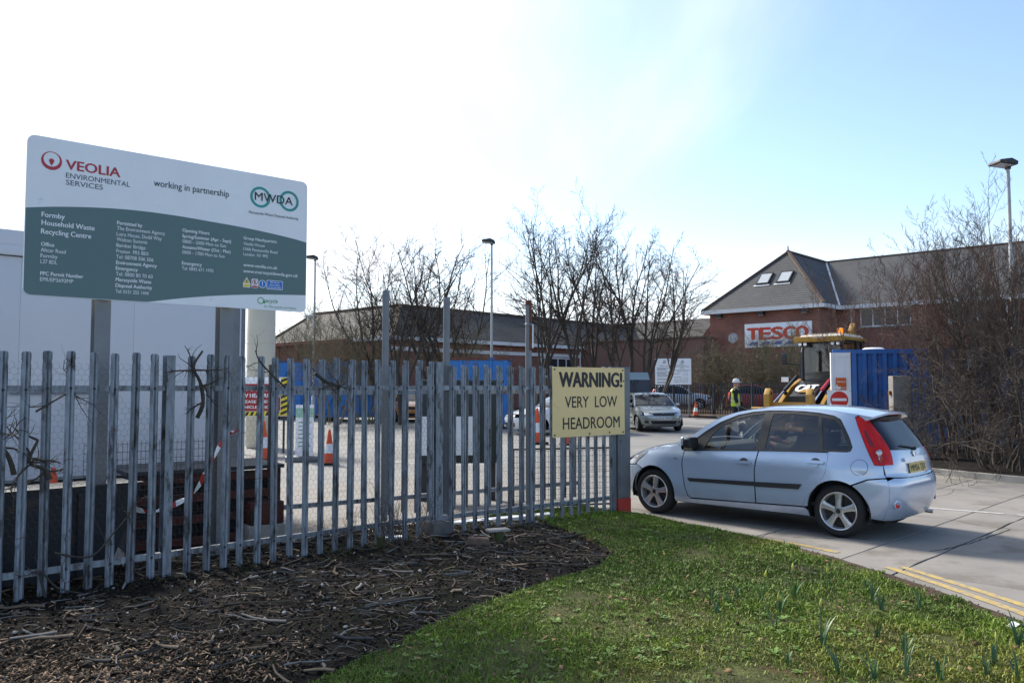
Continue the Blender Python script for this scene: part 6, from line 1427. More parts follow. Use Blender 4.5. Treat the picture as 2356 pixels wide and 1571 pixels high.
# sparse moss and blades creeping over the soil
mx_, my_ = scatter(90000, -4.3, 1.0, 4.2, 9.9, lambda x, y: (sdist(x, y, BED) > 0) & visible(x, y)); k = rs.uniform(0, 1, len(mx_)) < 0.85 * sm((fbm(mx_ * 1.8, my_ * 1.8, 66) - 0.46) / 0.14); mx_, my_ = mx_[k], my_[k]
V, F, Ct = blades(mx_, my_, rs.uniform(.006, .02, len(mx_)), rs.uniform(.004, .008, len(mx_)), rs.uniform(.3, 1.2, len(mx_)), np.array([0.085, 0.10, 0.018])[None] * rs.uniform(.5, 1.4, (len(mx_), 1)))
setp(link('moss', fast_mesh('moss', V, F, cols=Ct), grass_mat, kind='stuff'), 'moss and seedling growth creeping over the dark soil', 'moss')
def sticks(n, area, Lr, Rr, cond, colf, up=0.0, seg=4, curve=0.35, ang=None):
    x, y = scatter(n, *area, cond); n = len(x); a = rs.uniform(0, 6.283, n) if ang is None else rs.normal(ang, .8, n); L = rs.uniform(*Lr, n) * rs.uniform(.5, 1, n); r = rs.uniform(*Rr, n); cv = rs.normal(0, curve, n); tilt = rs.normal(0, .06, n) + up
    P = np.zeros((n, seg, 3)); cx, cy = x.copy(), y.copy(); aa_ = a - cv
    for i in range(seg):
        P[:, i, 0], P[:, i, 1] = cx, cy
        P[:, i, 2] = hz(cx, cy) + r * 1.0 + np.abs(np.sin(i + x * 9)) * .008 + tilt * L * i / seg
        cx = cx + np.cos(aa_) * L / (seg - 1); cy = cy + np.sin(aa_) * L / (seg - 1); aa_ = aa_ + 2 * cv / (seg - 1) + rs.normal(0, .12, n)
    D = np.gradient(P, axis=1); D /= np.linalg.norm(D, axis=2, keepdims=True) + 1e-9; S = np.stack([-D[..., 1], D[..., 0], np.zeros_like(D[..., 0])], -1); Bn = np.cross(D, S)
    V = np.zeros((n, seg, 3, 3)); tp = np.linspace(1, .6, seg)[None, :, None]
    for t in range(3): V[:, :, t] = P + (S * math.cos(t * 2.094) + Bn * math.sin(t * 2.094)) * r[:, None, None] * tp
    b = np.arange(n)[:, None] * seg * 3; fl = []
    for i in range(seg - 1):
        for t in range(3): fl.append(b + [[i * 3 + t, i * 3 + (t + 1) % 3, (i + 1) * 3 + (t + 1) % 3, (i + 1) * 3 + t]])
    return V.reshape(-1, 3), np.concatenate(fl, 0), np.repeat(colf(n), seg * 3, 0)
def twcol(n):
    c = np.array([[0.20, 0.15, 0.105]]) * rs.uniform(.15, 1.25, (n, 1)); g = rs.uniform(0, 1, n) < .35; c[g] = np.array([[0.24, 0.22, 0.20]]) * rs.uniform(.25, 1.3, (g.sum(), 1)); return c
inbed = lambda x, y: (sdist(x, y, BED) > 0.03) & visible(x, y)
parts = [sticks(3600, (-4.3, 1.0, 4.2, 9.8), (.05, .28), (.0025, .006), lambda x, y: inbed(x, y) & (fbm(x * 1.5, y * 1.5, 91) > .36), twcol), sticks(150, (-4.2, .6, 4.4, 9.4), (.15, .45), (.009, .017), inbed, twcol, curve=.15), sticks(420, (-4.2, .6, 4.6, 9.6), (.25, .7), (.005, .011), lambda x, y: inbed(x, y) & (fbm(x * 1.2, y * 1.2, 92) > .42), twcol, curve=.25, ang=0.2), sticks(70, (2.38, 2.72, 7.12, 7.4), (.05, .18), (.002, .004), lambda x, y: x < 9, twcol, up=.05)]
off = 0; VA, FA_, CA = [], [], []
for V, F, c_ in parts: VA.append(V); FA_.append(F + off); CA.append(c_); off += len(V)
setp(link('twig_litter', fast_mesh('twig_litter', np.concatenate(VA), np.concatenate(FA_), cols=np.concatenate(CA)), twig_mat, kind='stuff'), 'dead twigs and sticks strewn over the soil bed', 'twigs')
def flakes(n, area, Lr, cond, colf, aspect=(.25, .6), th=.3):
    x, y = scatter(n, *area, cond); n = len(x); a = rs.uniform(0, 6.283, n); L = rs.uniform(*Lr, n); W = L * rs.uniform(*aspect, n); T = W * th; tl = rs.normal(0, .35, n); z = hz(x, y) + T * .5 + .002
    U = np.stack([np.cos(a) * np.cos(tl), np.sin(a) * np.cos(tl), np.sin(tl)], 1) * L[:, None] / 2; S = np.stack([-np.sin(a), np.cos(a), rs.normal(0, .3, n)], 1) * W[:, None] / 2; Nn = np.cross(U, S); Nn /= np.linalg.norm(Nn, axis=1, keepdims=True) + 1e-12; Nn *= T[:, None] / 2
    c0 = np.stack([x, y, z + np.abs(U[:, 2])], 1); V = np.stack([c0 - U - S - Nn, c0 + U - S * .6 - Nn, c0 + U * .9 + S - Nn, c0 - U * .8 + S * .8 - Nn, c0 - U - S + Nn, c0 + U - S * .6 + Nn, c0 + U * .9 + S + Nn, c0 - U * .8 + S * .8 + Nn], 1).reshape(-1, 3)
    b = np.arange(n)[:, None] * 8; F = np.concatenate([b + [list(f)] for f in BOXF], 0); return V, F, np.repeat(colf(n), 8, 0)
def chipcol(n):
    c = np.array([[0.34, 0.225, 0.14]]) * (0.08 + 1.7 * rs.uniform(0, 1, (n, 1)) ** 2.6); return np.clip(c, 0, .6)
def chipd(x, y): return inbed(x, y) & (np.exp(-(((x + 2.35) / .85) ** 2 + ((y - 4.55) / .55) ** 2)) + .02 > rs.uniform(0, 1, x.shape))
V, F, c_ = flakes(34000, (-4.0, -1.2, 4.2, 6.2), (.012, .045), chipd, chipcol, (.16, .38), .25)
setp(link('wood_chippings', fast_mesh('wood_chippings', V, F, cols=c_), twig_mat, kind='stuff'), 'pale wood chippings spread in the lower left corner', 'chippings')
def crumbc(n):
    c = np.array([[0.028, 0.020, 0.015]]) * rs.uniform(.4, 1.8, (n, 1)); g = rs.uniform(0, 1, n); c[g < .02] = (0.45, 0.43, 0.40); c[(g > .02) & (g < .05)] = (0.17, 0.08, 0.045); return c
V, F, c_ = flakes(9000, (-4.2, 1.05, 4.3, 9.9), (.006, .026), lambda x, y: (sdist(x, y, BED) > 0.0) & visible(x, y), crumbc, (.6, 1.0), .7)
V3_, F3_, c3_ = flakes(420, (-1.0, 3.8, 4.3, 9.6), (.015, .05), lambda x, y: in_turf(x, y), lambda n: np.array([[0.24, 0.15, 0.075]]) * rs.uniform(.3, 1.3, (n, 1)), (.4, .8), .08)
V3_[:, 2] += 0.012
V2_, F2_, c2_ = flakes(700, (2.2, 4.0, 4.3, 9.6), (.005, .014), lambda x, y: (sdist(x, y, VERGE) > 0.0) & (sdist(x, y, VERGE) < .3), crumbc, (.6, 1.0), .6)
setp(link('soil_crumbs', fast_mesh('soil_crumbs', np.concatenate([V, V2_, V3_]), np.concatenate([F, F2_ + len(V), F3_ + len(V) + len(V2_)]), cols=np.concatenate([c_, c2_, c3_])), twig_mat, kind='stuff'), 'soil crumbs, stones and leaf scraps on the bare ground', 'soil')
# ---------------------------------------------------------------- daffodils
def daffodil(x, y, h, nl, seed, bud, lab):
    r2 = random.Random(seed); t = thing('daffodil', lab, 'plant', (x, y, h1(x, y) - 0.004), r2.uniform(0, 6), 'daffodils in the verge')
    for i in range(nl):
        a = r2.uniform(0, 6.283); k = r2.uniform(.10, .55); hh = h * r2.uniform(.65, 1.05); w = r2.uniform(.005, .0085); u = Vector((math.cos(a), math.sin(a), 0)); s = Vector((-u.y, u.x, 0)); vs = []; p0 = u * r2.uniform(0, .02)
        for j in range(6):
            q = j / 5; c_ = p0 + u * (k * hh * q ** 1.8) + Vector((0, 0, hh * (q - .22 * k * q ** 3))); ww = w * (1 - q ** 3 * .85)
            vs += [c_ - s * ww, c_ + s * ww + u * .001]
        MB().add(vs, [(2 * j, 2 * j + 1, 2 * j + 3, 2 * j + 2) for j in range(5)]).build('leaf', leaf_mat, t, smooth=80)
    if bud:
        a = r2.uniform(0, 6.283); d = Vector((math.cos(a) * .12, math.sin(a) * .12, 1)); hh = h * 1.12
        MB().tube([d * 0, d * hh * .5, d * hh], .0035, 5).build('stalk', leaf_mat, t, smooth=60)
        MB().lathe([(.003, 0), (.008, .012), (.009, .025), (.006, .042), (.0008, .055)], 8, d * hh, d + Vector((.25, 0, 0))).build('bud', bud_mat, t, smooth=60)
dl_ = [(1.46, 5.91, .17, 6, 0, 'short daffodil tuft farthest left on the grass'), (1.5, 6.25, .12, 4, 0, 'tiny daffodil tuft behind the leftmost tuft'), (1.61, 6.13, .14, 5, 0, 'daffodil tuft second from the left, just behind the leftmost'), (1.73, 6.35, .11, 4, 0, 'small far tuft third from the left in the back row'), (1.87, 6.2, .22, 4, 1, 'slim budded daffodil left of the twig heap line'), (2.16, 6.35, .24, 6, 1, 'budded daffodil fan straight below the small twig heap'), (2.5, 6.6, .15, 3, 1, 'single far budded stalk right of the small twig heap'), (1.74, 5.49, .22, 4, 1, 'slim budded daffodil in the middle of the grass'), (1.91, 5.91, .2, 7, 0, 'dark upright tuft just behind the slim middle daffodil'), (1.91, 5.13, .28, 6, 1, 'tall budded daffodil, most prominent in the middle foreground'), (2.69, 6.2, .22, 6, 1, 'budded daffodil tuft in the right back group, larger one'), (2.82, 6.6, .16, 4, 0, 'farthest daffodil tuft of the right back group'), (2.67, 6.01, .18, 5, 0, 'plain tuft in front of the right back group'), (2.34, 5.34, .2, 5, 0, 'lone narrow tuft right of the tall middle daffodil'), (2.96, 6.03, .2, 7, 0, 'bushy tuft nearest the roadside dirt'), (2.36, 5.0, .22, 9, 0, 'spreading leafy clump right of centre foreground'), (1.83, 4.67, .24, 9, 0, 'wide leafy clump at the bottom edge left of centre group'), (1.99, 4.58, .22, 6, 0, 'tuft at the bottom edge just right of the wide clump'), (1.59, 4.81, .14, 4, 0, 'small pale tuft near the sandy bare spot'), (2.18, 4.62, .26, 5, 0, 'open pale leaved clump at the bottom edge'), (3.12, 5.13, .30, 8, 0, 'large arching clump at the right edge beside the litter'), (2.79, 4.81, .16, 5, 1, 'yellow budded clump below the large arching clump'), (2.35, 4.58, .2, 6, 0, 'dark tuft at the bottom edge right of the open clump'), (2.63, 4.61, .2, 5, 0, 'tuft at the bottom edge near the right corner'), (2.79, 4.6, .18, 4, 1, 'last budded tuft in the bottom right corner')]
for i, (x, y, h, nlv, bud, lab) in enumerate(dl_): daffodil(x, y, h * 0.78, nlv, 300 + i, bud, lab)
lt = thing('paper_litter', 'crumpled white paper litter on the grass at the right edge', 'litter', (3.36, 5.55, h1(3.36, 5.55)), .5)
MB().add([(-.06, -.02, .01), (.0, -.03, .035), (.07, -.02, .012), (.05, .03, .02), (.0, .02, .045), (-.05, .03, .015)], [(0, 1, 4, 5), (1, 2, 3, 4)]).build('sheet', white_pl, lt)
# ---------------------------------------------------------------- far palisade fence
pale_far = MB().prism([(-.03, 0), (.03, 0), (.03, 1.74), (.012, 1.82), (-.012, 1.82), (-.03, 1.74)], (0, 0, 0), (1, 0, 0), (0, 0, 1), (0, .012, 0)).mesh('pale'); pale_far.materials.append(dark_steel)
def far_fence(label, pts, z0, pitch, mesh, mat, h=1.8):
    a = Vector((*pts[0], 0)); t = thing('far_fence' if z0 > .05 else 'side_fence', label, 'fence', (pts[0][0], pts[0][1], z0)); n = 0
    for p, q in zip(pts[:-1], pts[1:]):
        p = Vector((*p, 0)); q = Vector((*q, 0)); d = q - p; L = d.length; rz = math.atan2(d.y, d.x); d.normalize()
        for zr_ in (.25, h - .3): MB().bar(p - a + Vector((-d.y * .035, d.x * .035, zr_)), q - a + Vector((-d.y * .035, d.x * .035, zr_)), .04, .05).build('rail', mat, t)
        for i in range(int(L / pitch)):
            o = link('pale', mesh, None, t); o.location = p - a + d * (i + .5) * pitch; o.rotation_euler = (0, R(rnd.uniform(-.6, .6)), rz)
        for i in range(int(L / 2.75) + 1):
            c = p - a + d * min(L - .05, i * 2.75); MB().box(c.x - .04, c.x + .04, c.y + .06, c.y + .14, -.05, h).build('post', mat, t)
far_fence('dark palisade railings along the far kerb behind the worker', [(3.2, 49.6), (9.6, 48.6), (13.2, 44.9), (17.4, 40.6), (21.5, 36.8)], 0.11, 0.16, pale_far, dark_steel)
pale_side = pale_mesh(1.86, 0.07); pale_side.materials.clear(); pale_side.materials.append(galv2)
far_fence('weathered palisade fence running into the thicket beside the concrete post', [(9.05, 18.75), (15.6, 24.6)], 0.04, 0.16, pale_side, galv2, 1.86)
rp = thing('concrete_post', 'broad concrete gate post on the right with rusty hinges beside the thicket', 'gate post', (8.78, 18.55, 0), R(-8))
MB().box(-.19, .19, -.17, .17, -.02, 1.93).build('shaft', pbr('stained_concrete', (0.19, 0.178, 0.162), .9, var=.25, sc_=3, bump=.4, dirt=(0.14, 0.10, 0.07), damt=.35, dsc=4), rp, bevel=.02)
for z in (.45, 1.05, 1.5): MB().box(-.24, -.185, -.06, .03, z, z + .09).build('hinge', rust, rp)
MB().box(-.21, -.191, -.12, -.02, .1, .7).build('white_edge_strip', white_pl, rp)
# ---------------------------------------------------------------- skips
skip_blue = pbr('skip_blue', (0.03, 0.17, 0.46), 0.6, 0.05, var=.2, sc_=2, dirt=(0.15, 0.06, 0.03), damt=.34, dsc=2.2, bump=.15)
def skip(label, loc, rz, L, Wd, h, mat=skip_blue):
    t = thing('skip', label, 'skip', loc, rz, 'blue roll-on skips')
    MB().box(0, L, 0, .05, .18, h).box(0, L, Wd - .05, Wd, .18, h).box(0, .05, .051, Wd - .051, .18, h).box(L - .05, L, .051, Wd - .051, .18, h).box(0.051, L - .051, .051, Wd - .051, .18, .24).build('shell', mat, t)
    MB().box(-.05, L + .05, -.05, .06, h + .001, h + .11).box(-.05, L + .05, Wd - .06, Wd + .05, h + .001, h + .11).box(-.05, .06, .061, Wd - .061, h + .001, h + .11).box(L - .06, L + .05, .061, Wd - .061, h + .001, h + .11).build('rim', pbr('rusted_rim', (0.13, 0.05, 0.028), .85, var=.4, dirt=(0.03, 0.12, 0.30), damt=.5, dsc=2) if 'rusted_rim' not in MATS else MATS['rusted_rim'], t)
    for i in range(int(L / .6) + 1):
        x = i * .6; MB().box(x, min(x + .09, L), -.06, -.001, .2, h - .002).build('rib', mat, t)
    for i in range(int(Wd / .6) + 1):
        y = i * .6; MB().box(-.06, -.001, y, min(y + .09, Wd), .2, h - .002).build('rib', mat, t)
    for x in (.25, L - .45): MB().box(x, x + .16, .2, Wd - .2, -.01, .178).build('runner', dark_steel, t)
    MB().bar((.2, -.065, .3), (1.2, -.065, h - .3), .05, .07, (0, 1, 0)).bar((1.9, -.065, .3), (2.6, -.065, h - .4), .05, .07, (0, 1, 0)).build('brace', mat, t)
    return t
skip('big blue roll-on skip with rusty rim left of the first tall post', (-9.35, 40, 0), R(4), 3.5, 2.3, 2.95)
skip('blue skip with rusty top edge seen between the second and third tall posts', (-2.7, 33, 0), R(-3), 2.55, 2.3, 2.75)
skip('blue skip partly hidden beside the red placard', (-13.0, 43, 0), R(4), 2.6, 2.3, 2.95)
# ---------------------------------------------------------------- blue container with white door and signs
cont = thing('shipping_container', 'blue corrugated shipping container behind the hatchback', 'container', (9.05, 23.0, 0), R(-18))
cblue = pbr('container_blue', (0.022, 0.105, 0.33), .5, .05, var=.15, sc_=2, dirt=(0.014, 0.06, 0.20), damt=.40, dsc=1.4, dstretch=(1, 1, .5))
CL, CH = 4.6, 2.72
pts = []; x = .12
while x < CL - .25:
    pts += [(x, .085), (x + .085, .085), (x + .13, .010), (x + .215, .010)]; x += .26
vs = [(a, b, z) for z in (.16, CH - .12) for a, b in pts]; n = len(pts)
MB().add(vs, [(i, i + 1, n + i + 1, n + i) for i in range(n - 1)]).build('corrugated_side', cblue, cont)
MB().box(0, CL, 0, .1, CH - .12, CH).box(0, CL, 0, .1, 0, .16).box(0, .12, .0, .12, .161, CH - .121).box(CL - .12, CL, 0, .12, .161, CH - .121).build('frame', cblue, cont)
MB().box(.06, CL - .06, .16, 2.3, .05, CH - .03).build('core', cblue, cont)
for xx in (-.02, CL - .16): MB().box(xx, xx + .18, -.02, .16, CH - .13, CH + .015).build('corner_casting', cblue, cont, bevel=.012)
MB().lathe([(.30, 0), (.30, .05), (.22, .09), (.001, .1)], 18, (1.1, .6, CH - .02)).build('roof_vent', white_pl, cont)
flat(cont, 'hazard_label', [(.30, .95), (.46, .95), (.46, 1.07), (.30, 1.07)], ink_yellow, (0, -.001, 0), UX, UZ, 0, .004); flat(cont, 'hazard_mark', [(.34, .955), (.38, .955), (.43, 1.065), (.39, 1.065)], ink_black, (0, -.006, 0), UX, UZ, 0, .002)
wd = thing('white_door_leaf', 'tall white panelled door leaf at the container end with an orange label', 'door', (8.77, 22.5, 0), R(-4))
MB().box(0, .53, 0, .05, 0, 2.62).build('leaf', white_pl, wd, bevel=.006)
MB().box(.0, .07, -.025, -.001, 0, 2.62).box(.46, .53, -.025, -.001, 0, 2.62).box(.071, .459, -.025, -.001, 2.5, 2.62).box(.071, .459, -.025, -.001, 1.60, 1.70).build('frame_rails', white_pl, wd)
MB().box(.531, .56, -.02, .07, 0, 2.64).build('rusty_edge', rust, wd)
flat(wd, 'orange_label', [(.12, 1.56), (.40, 1.56), (.40, 1.93), (.12, 1.93)], pbr('orange_print', (0.68, 0.13, 0.02), .5, var=.06), (0, -.026, 0), UX, UZ, 0, .004)
text(wd, 'Televisions', .14, 1.80, .24, .055, ink_white, (0, -.031, 0), bold=.01)
flat(wd, 'pointing_hand', [(.10, 1.66), (.13, 1.69), (.13, 1.74), (.16, 1.745), (.17, 1.69), (.25, 1.69), (.25, 1.62), (.15, 1.60)], ink_white, (0, -.031, 0), UX, UZ, 0, .003)
text(wd, 'bank', .27, 1.63, .11, .05, ink_white, (0, -.031, 0))
ne = thing('no_entry_sign', 'square white plate with red no entry disc above the car roof', 'sign', (7.95, 19.9, 0), R(-12))
MB().prism(rrect(-.275, .275, 1.14, 1.60, .02, 3), (0, 0, 0), (1, 0, 0), (0, 0, 1), (0, .01, 0)).build('plate', white_pl, ne)
flat(ne, 'red_disc', circ(.205, 40, 0, 1.37), pbr('no_entry_red', (0.62, 0.02, 0.012), .45, var=.05), (0, 0, 0), UX, UZ, 0, .002); flat(ne, 'white_bar', [(-.165, 1.34), (.165, 1.34), (.165, 1.405), (-.165, 1.405)], ink_white, (0, -.0022, 0), UX, UZ, 0, .002)
MB().tube([(0, .035, -.02), (0, .035, 1.58)], .024, 10).build('pole', galv2, ne)
for xx in (-.25, .25): b = link('screw', bolt_me, None, ne); b.location = (xx, 0, 1.575)
# ---------------------------------------------------------------- white notice board by the far kerb
nb = thing('notice_board', 'white notice board on two posts with two columns of small print', 'sign', (8.05, 46.0, 0.10), R(-6))
MB().box(0, 2.0, 0, .04, 1.70, 3.16).build('panel', white_pl, nb); MB().box(-.03, 2.03, .041, .06, 1.67, 3.19).build('backing', black_pl, nb)
for xx in (.15, 1.88): MB().box(xx - .04, xx + .04, .061, .14, -.05, 3.1).build('post', galv2, nb)
def nt_(s, x, z, w, c): text(nb, s, x, z, w, c, ink_black, (0, -.001, 0), bold=.012)
nt_('FORMBY', 1.33, 2.78, .28, .055); nt_('HOUSEHOLD WASTE RECYCLING', 1.10, 2.69, .76, .05); nt_('CENTRE', 1.37, 2.61, .2, .05)
nt_('RECYCLING PERFORMANCE FOR THE', 1.06, 2.48, .86, .045); nt_('MONTH OF', 1.22, 2.39, .24, .045); nt_('TOTAL WASTE', 1.06, 2.28, .3, .045); nt_('RECYCLED WASTE', 1.06, 2.09, .4, .045); nt_('WASTE TO LANDFILL', 1.06, 1.95, .45, .045); nt_('PERCENTAGE OF WASTE', 1.06, 1.84, .5, .045); nt_('COMMENTS SYSTEM', .24, 2.72, .5, .05)
for i in range(15):
    if i in (3, 9, 12): continue
    z = 2.62 - i * .06; flat(nb, 'print_line', [(.11, z), (.84 - .08 * ((i * 7) % 4), z), (.84 - .08 * ((i * 7) % 4), z + .024), (.11, z + .024)], ink_grey, (0, -.001, 0), UX, UZ, 0, .002)
for z in (2.38, 2.22, 2.03, 1.91, 1.80): flat(nb, 'figure_box', [(1.58, z), (1.80, z), (1.80, z + .07), (1.58, z + .07)], ink_grey, (0, -.001, 0), UX, UZ, 0, .002, hole=[(1.59, z + .008), (1.79, z + .008), (1.79, z + .062), (1.59, z + .062)])
for xx in (.42, 1.42):
    for k in range(3): flat(nb, 'emblem_stroke', [(xx + .05 * k * .4, 2.9 + k * .06), (xx + .17, 2.9 + k * .06), (xx + .19, 2.93 + k * .06), (xx + .05 * k * .4, 2.93 + k * .06)], ink_black if k % 2 == 0 else ink_grey, (0, -.001, 0), UX, UZ, 0, .002)
# ---------------------------------------------------------------- people
def skin_mesh(verts, edges, radii, root, sub=2):
    me = bpy.data.meshes.new('sk'); me.from_pydata([tuple(v) for v in verts], edges, [])
    ob = bpy.data.objects.new('sk', me); C.objects.link(ob); md = ob.modifiers.new('s', 'SKIN'); md.use_smooth_shade = True
    for i, r in enumerate(radii):
        sv_ = me.skin_vertices[0].data[i]; sv_.radius = r if hasattr(r, '__len__') else (r, r); sv_.use_root = (i == root)
    s2 = ob.modifiers.new('u', 'SUBSURF'); s2.levels = s2.render_levels = sub
    out = bpy.data.meshes.new_from_object(ob.evaluated_get(bpy.context.evaluated_depsgraph_get()))
    C.objects.unlink(ob); bpy.data.objects.remove(ob); bpy.data.meshes.remove(me)
    out.polygons.foreach_set('use_smooth', [True] * len(out.polygons)); out.materials.clear()
    return out
def chain(lst):
    v = []; e = []; r = []
    for ch in lst:
        p0 = None
        for item in ch:
            if isinstance(item, int): p0 = item; continue
            q, rr = item; v.append(q); r.append(rr)
            if p0 is not None: e.append((p0, len(v) - 1))
            p0 = len(v) - 1
    return v, e, r
def fingers(mb_, wrist, d, s, up):
    d, s, up = (Vector(a).normalized() for a in (d, s, up))
    for k, (o_, L) in enumerate(((-.030, .068), (-.010, .078), (.010, .073), (.028, .058))):
        b = Vector(wrist) + d * .085 + s * o_; mb_.tube([b, b + d * L * .5 - up * .006, b + d * L * .8 - up * .025, b + d * L * .85 - up * .045], [.0095, .009, .008, .006], 6)
    b = Vector(wrist) + d * .03 - s * .035; mb_.tube([b, b - s * .028 + d * .03, b - s * .030 + d * .06 - up * .01], [.011, .010, .007], 6)
    mb_.tube([Vector(wrist), Vector(wrist) + d * .045, Vector(wrist) + d * .092], [.026, .040, .036], 8)
vest_m = pbr('lime_hi_vis', (0.50, 0.72, 0.02), .6, var=.1); navy_m = pbr('navy_workwear', (0.014, 0.016, 0.026), .85, var=.25); hat_m = pbr('white_hard_hat', (0.78, 0.78, 0.78), .3, var=.04); glove_m = pbr('pale_work_glove', (0.4, 0.39, 0.37), .8, var=.2); boot_m = pbr('black_boot', (0.012, .011, .010), .7)
wk = thing('person', 'worker in white hard hat, lime vest and dark clothes carrying a folded black sign', 'person', (8.62, 31.6, 0.0), R(-8))
wk.scale = (1.06, 1.06, 1.06)
v, e, r = chain([[((0, 0, .98), (.15, .12)), ((0, 0, 1.15), (.145, .11)), ((.01, 0, 1.34), (.17, .12)), ((.01, 0, 1.48), (.12, .09)), ((.02, 0, 1.56), .055), ((.035, 0, 1.66), (.085, .10)), ((.03, 0, 1.76), (.085, .10)), ((.02, 0, 1.82), .05)],
                 [0, ((0, .095, .90), .095), ((.03, .10, .50), .065), ((-.01, .11, .12), .045), ((.10, .115, .05), .04)], [0, ((0, -.095, .90), .095), ((.0, -.10, .50), .065), ((-.06, -.11, .12), .045), ((.05, -.115, .05), .04)],
                 [3, ((0, .19, 1.44), .065), ((-.02, .235, 1.18), .05), ((.05, .24, .94), .035)], [3, ((0, -.19, 1.44), .065), ((-.03, -.235, 1.18), .05), ((.05, -.25, .94), .035)]])
bm_ = skin_mesh(v, e, r, 0); body = link('body', bm_, skin, wk)
# face
MB().prism([(0, 0), (.03, -.012), (0, .03)], (.112, -.012, 1.655), (1, 0, 0), (0, 0, 1), (0, .024, 0)).build('nose', skin, wk, bevel=.004)
for sg in (1, -1):
    MB().lathe([(.0005, .012), (.008, .009), (.011, 0)], 8, (.108, sg * .033, 1.695), (1, 0, 0)).build('eye', boot_m, wk); MB().lathe([(.0005, .01), (.012, .008), (.02, 0)], 8, (.03, sg * .085, 1.675), (0, sg, 0)).build('ear', skin, wk)
MB().box(.106, .116, -.022, .022, 1.605, 1.612).build('mouth', red_paint, wk)
def shell(name, sel, sc_, mat, extra=None):
    vv, ee, rr = sel; return link(name, skin_mesh(vv, ee, [tuple(a + sc_ for a in (q if hasattr(q, '__len__') else (q, q))) for q in rr], 0), mat, wk)
shell('jacket', chain([[((0, 0, .96), (.15, .12)), ((0, 0, 1.15), (.15, .115)), ((.01, 0, 1.34), (.172, .122)), ((.01, 0, 1.49), (.11, .085)), ((.018, 0, 1.545), .06)], [3, ((0, .19, 1.44), .068), ((-.02, .235, 1.18), .054), ((.04, .24, .99), .045)], [3, ((0, -.19, 1.44), .068), ((-.03, -.235, 1.18), .054), ((.04, -.25, .99), .045)]]), .022, navy_m)
shell('trousers', chain([[((0, 0, 1.0), (.15, .12)), ((0, .0, .92), (.13, .11))], [1, ((0, .095, .86), .10), ((.03, .10, .50), .075), ((-.01, .11, .13), .062)], [1, ((0, -.095, .86), .10), ((.0, -.10, .50), .075), ((-.06, -.11, .13), .062)]]), .014, navy_m)
ring = [(.185, .150, .88), (.182, .150, 1.0), (.182, .150, 1.15), (.19, .150, 1.30), (.175, .14, 1.42), (.12, .10, 1.53)]; n = 28; m = MB()
vv = [(.0 + b_ * math.cos(2 * math.pi * k / n) * 1.05, a_ * math.sin(2 * math.pi * k / n) * 1.08, z) for (a_, b_, z) in ring for k in range(n)]
ff = [(i * n + k, i * n + (k + 1) % n, (i + 1) * n + (k + 1) % n, (i + 1) * n + k) for i in range(len(ring) - 1) for k in range(n) if not (3 <= i <= 3 and (k % 14) in (6, 7, 8))]
vest = m.add(vv, ff).build('hi_vis_vest', vest_m, wk, smooth=60)
for z in (1.02, 1.14):
    MB().add([(.152 * 1.06 * math.cos(2 * math.pi * k / n) , .186 * 1.09 * math.sin(2 * math.pi * k / n), zz) for zz in (z, z + .05) for k in range(n)], [(k, (k + 1) % n, n + (k + 1) % n, n + k) for k in range(n)]).build('reflective_band', pbr('silver_band', (.5, .5, .5), .35, .3) if 'silver_band' not in MATS else MATS['silver_band'], vest)
MB().lathe([(.135, -.005), (.128, .03), (.118, .08), (.085, .125), (.04, .142), (.001, .146)], 24, (.03, 0, 1.745)).build('hard_hat', hat_m, wk, smooth=50); MB().prism([(.10, -.09), (.20, -.05), (.21, 0), (.20, .05), (.10, .09)], (.03, 0, 1.74), (1, 0, 0), (0, 1, 0), (0, 0, .012)).build('hat_peak', hat_m, wk)
for sg, w in ((1, (.05, .24, .95)), (-1, (.05, -.25, .95))):
    m = MB(); fingers(m, w, (.15, 0, -1), (1, 0, .15), (0, sg, 0)); m.build('glove', glove_m, wk, smooth=60)
for y, x in ((.113, .0), (-.113, -.05)): MB().prism(rrect(-.09, .2, -.05, .05, .045, 4), (x, y, 0), (1, 0, 0), (0, 1, 0), (0, 0, .10)).build('boot', boot_m, wk, bevel=.02)
fs2 = thing('folded_sign', 'folded black sign frame held low by the worker', 'sign', (8.74, 31.28, 0.28), R(-8)); MB().bar((-.16, 0, 0), (-.08, 0, .68), .03, .03).bar((-.08, 0, .68), (.34, 0, .50), .03, .03).bar((.34, 0, .5), (.26, 0, -.15), .03, .03).bar((-.16, 0, 0), (.26, 0, -.15), .03, .03).build('frame', galv2, fs2); MB().prism([(-.145, .02), (.245, -.12), (.32, .49), (-.075, .655)], (0, .005, 0), (1, 0, 0), (0, 0, 1), (0, .012, 0)).build('panel', black_pl, fs2)
# the driver of the hatchback, hands on the wheel
dr = thing('person', 'driver of the blue hatchback with a hand on the steering wheel', 'person', (4.22, 9.825, 0), YAW)
v, e, r = chain([[((.82, -.36, .62), (.14, .13)), ((.74, -.36, .80), (.15, .11)), ((.70, -.36, 1.00), (.17, .11)), ((.70, -.36, 1.09), .07), ((.73, -.36, 1.20), (.075, .09)), ((.74, -.36, 1.29), .07)],
                 [0, ((1.05, -.26, .66), .085), ((1.35, -.25, .68), .06), ((1.55, -.25, .45), .045)], [0, ((1.05, -.46, .66), .085), ((1.35, -.47, .68), .06), ((1.55, -.47, .45), .045)],
                 [2, ((.76, -.17, 1.02), .055), ((1.02, -.14, .86), .045), ((1.34, -.20, .95), .032)], [2, ((.76, -.55, 1.02), .055), ((1.02, -.58, .86), .045), ((1.34, -.52, .95), .032)]])
link('body', skin_mesh(v, e, r, 0), skin, dr)
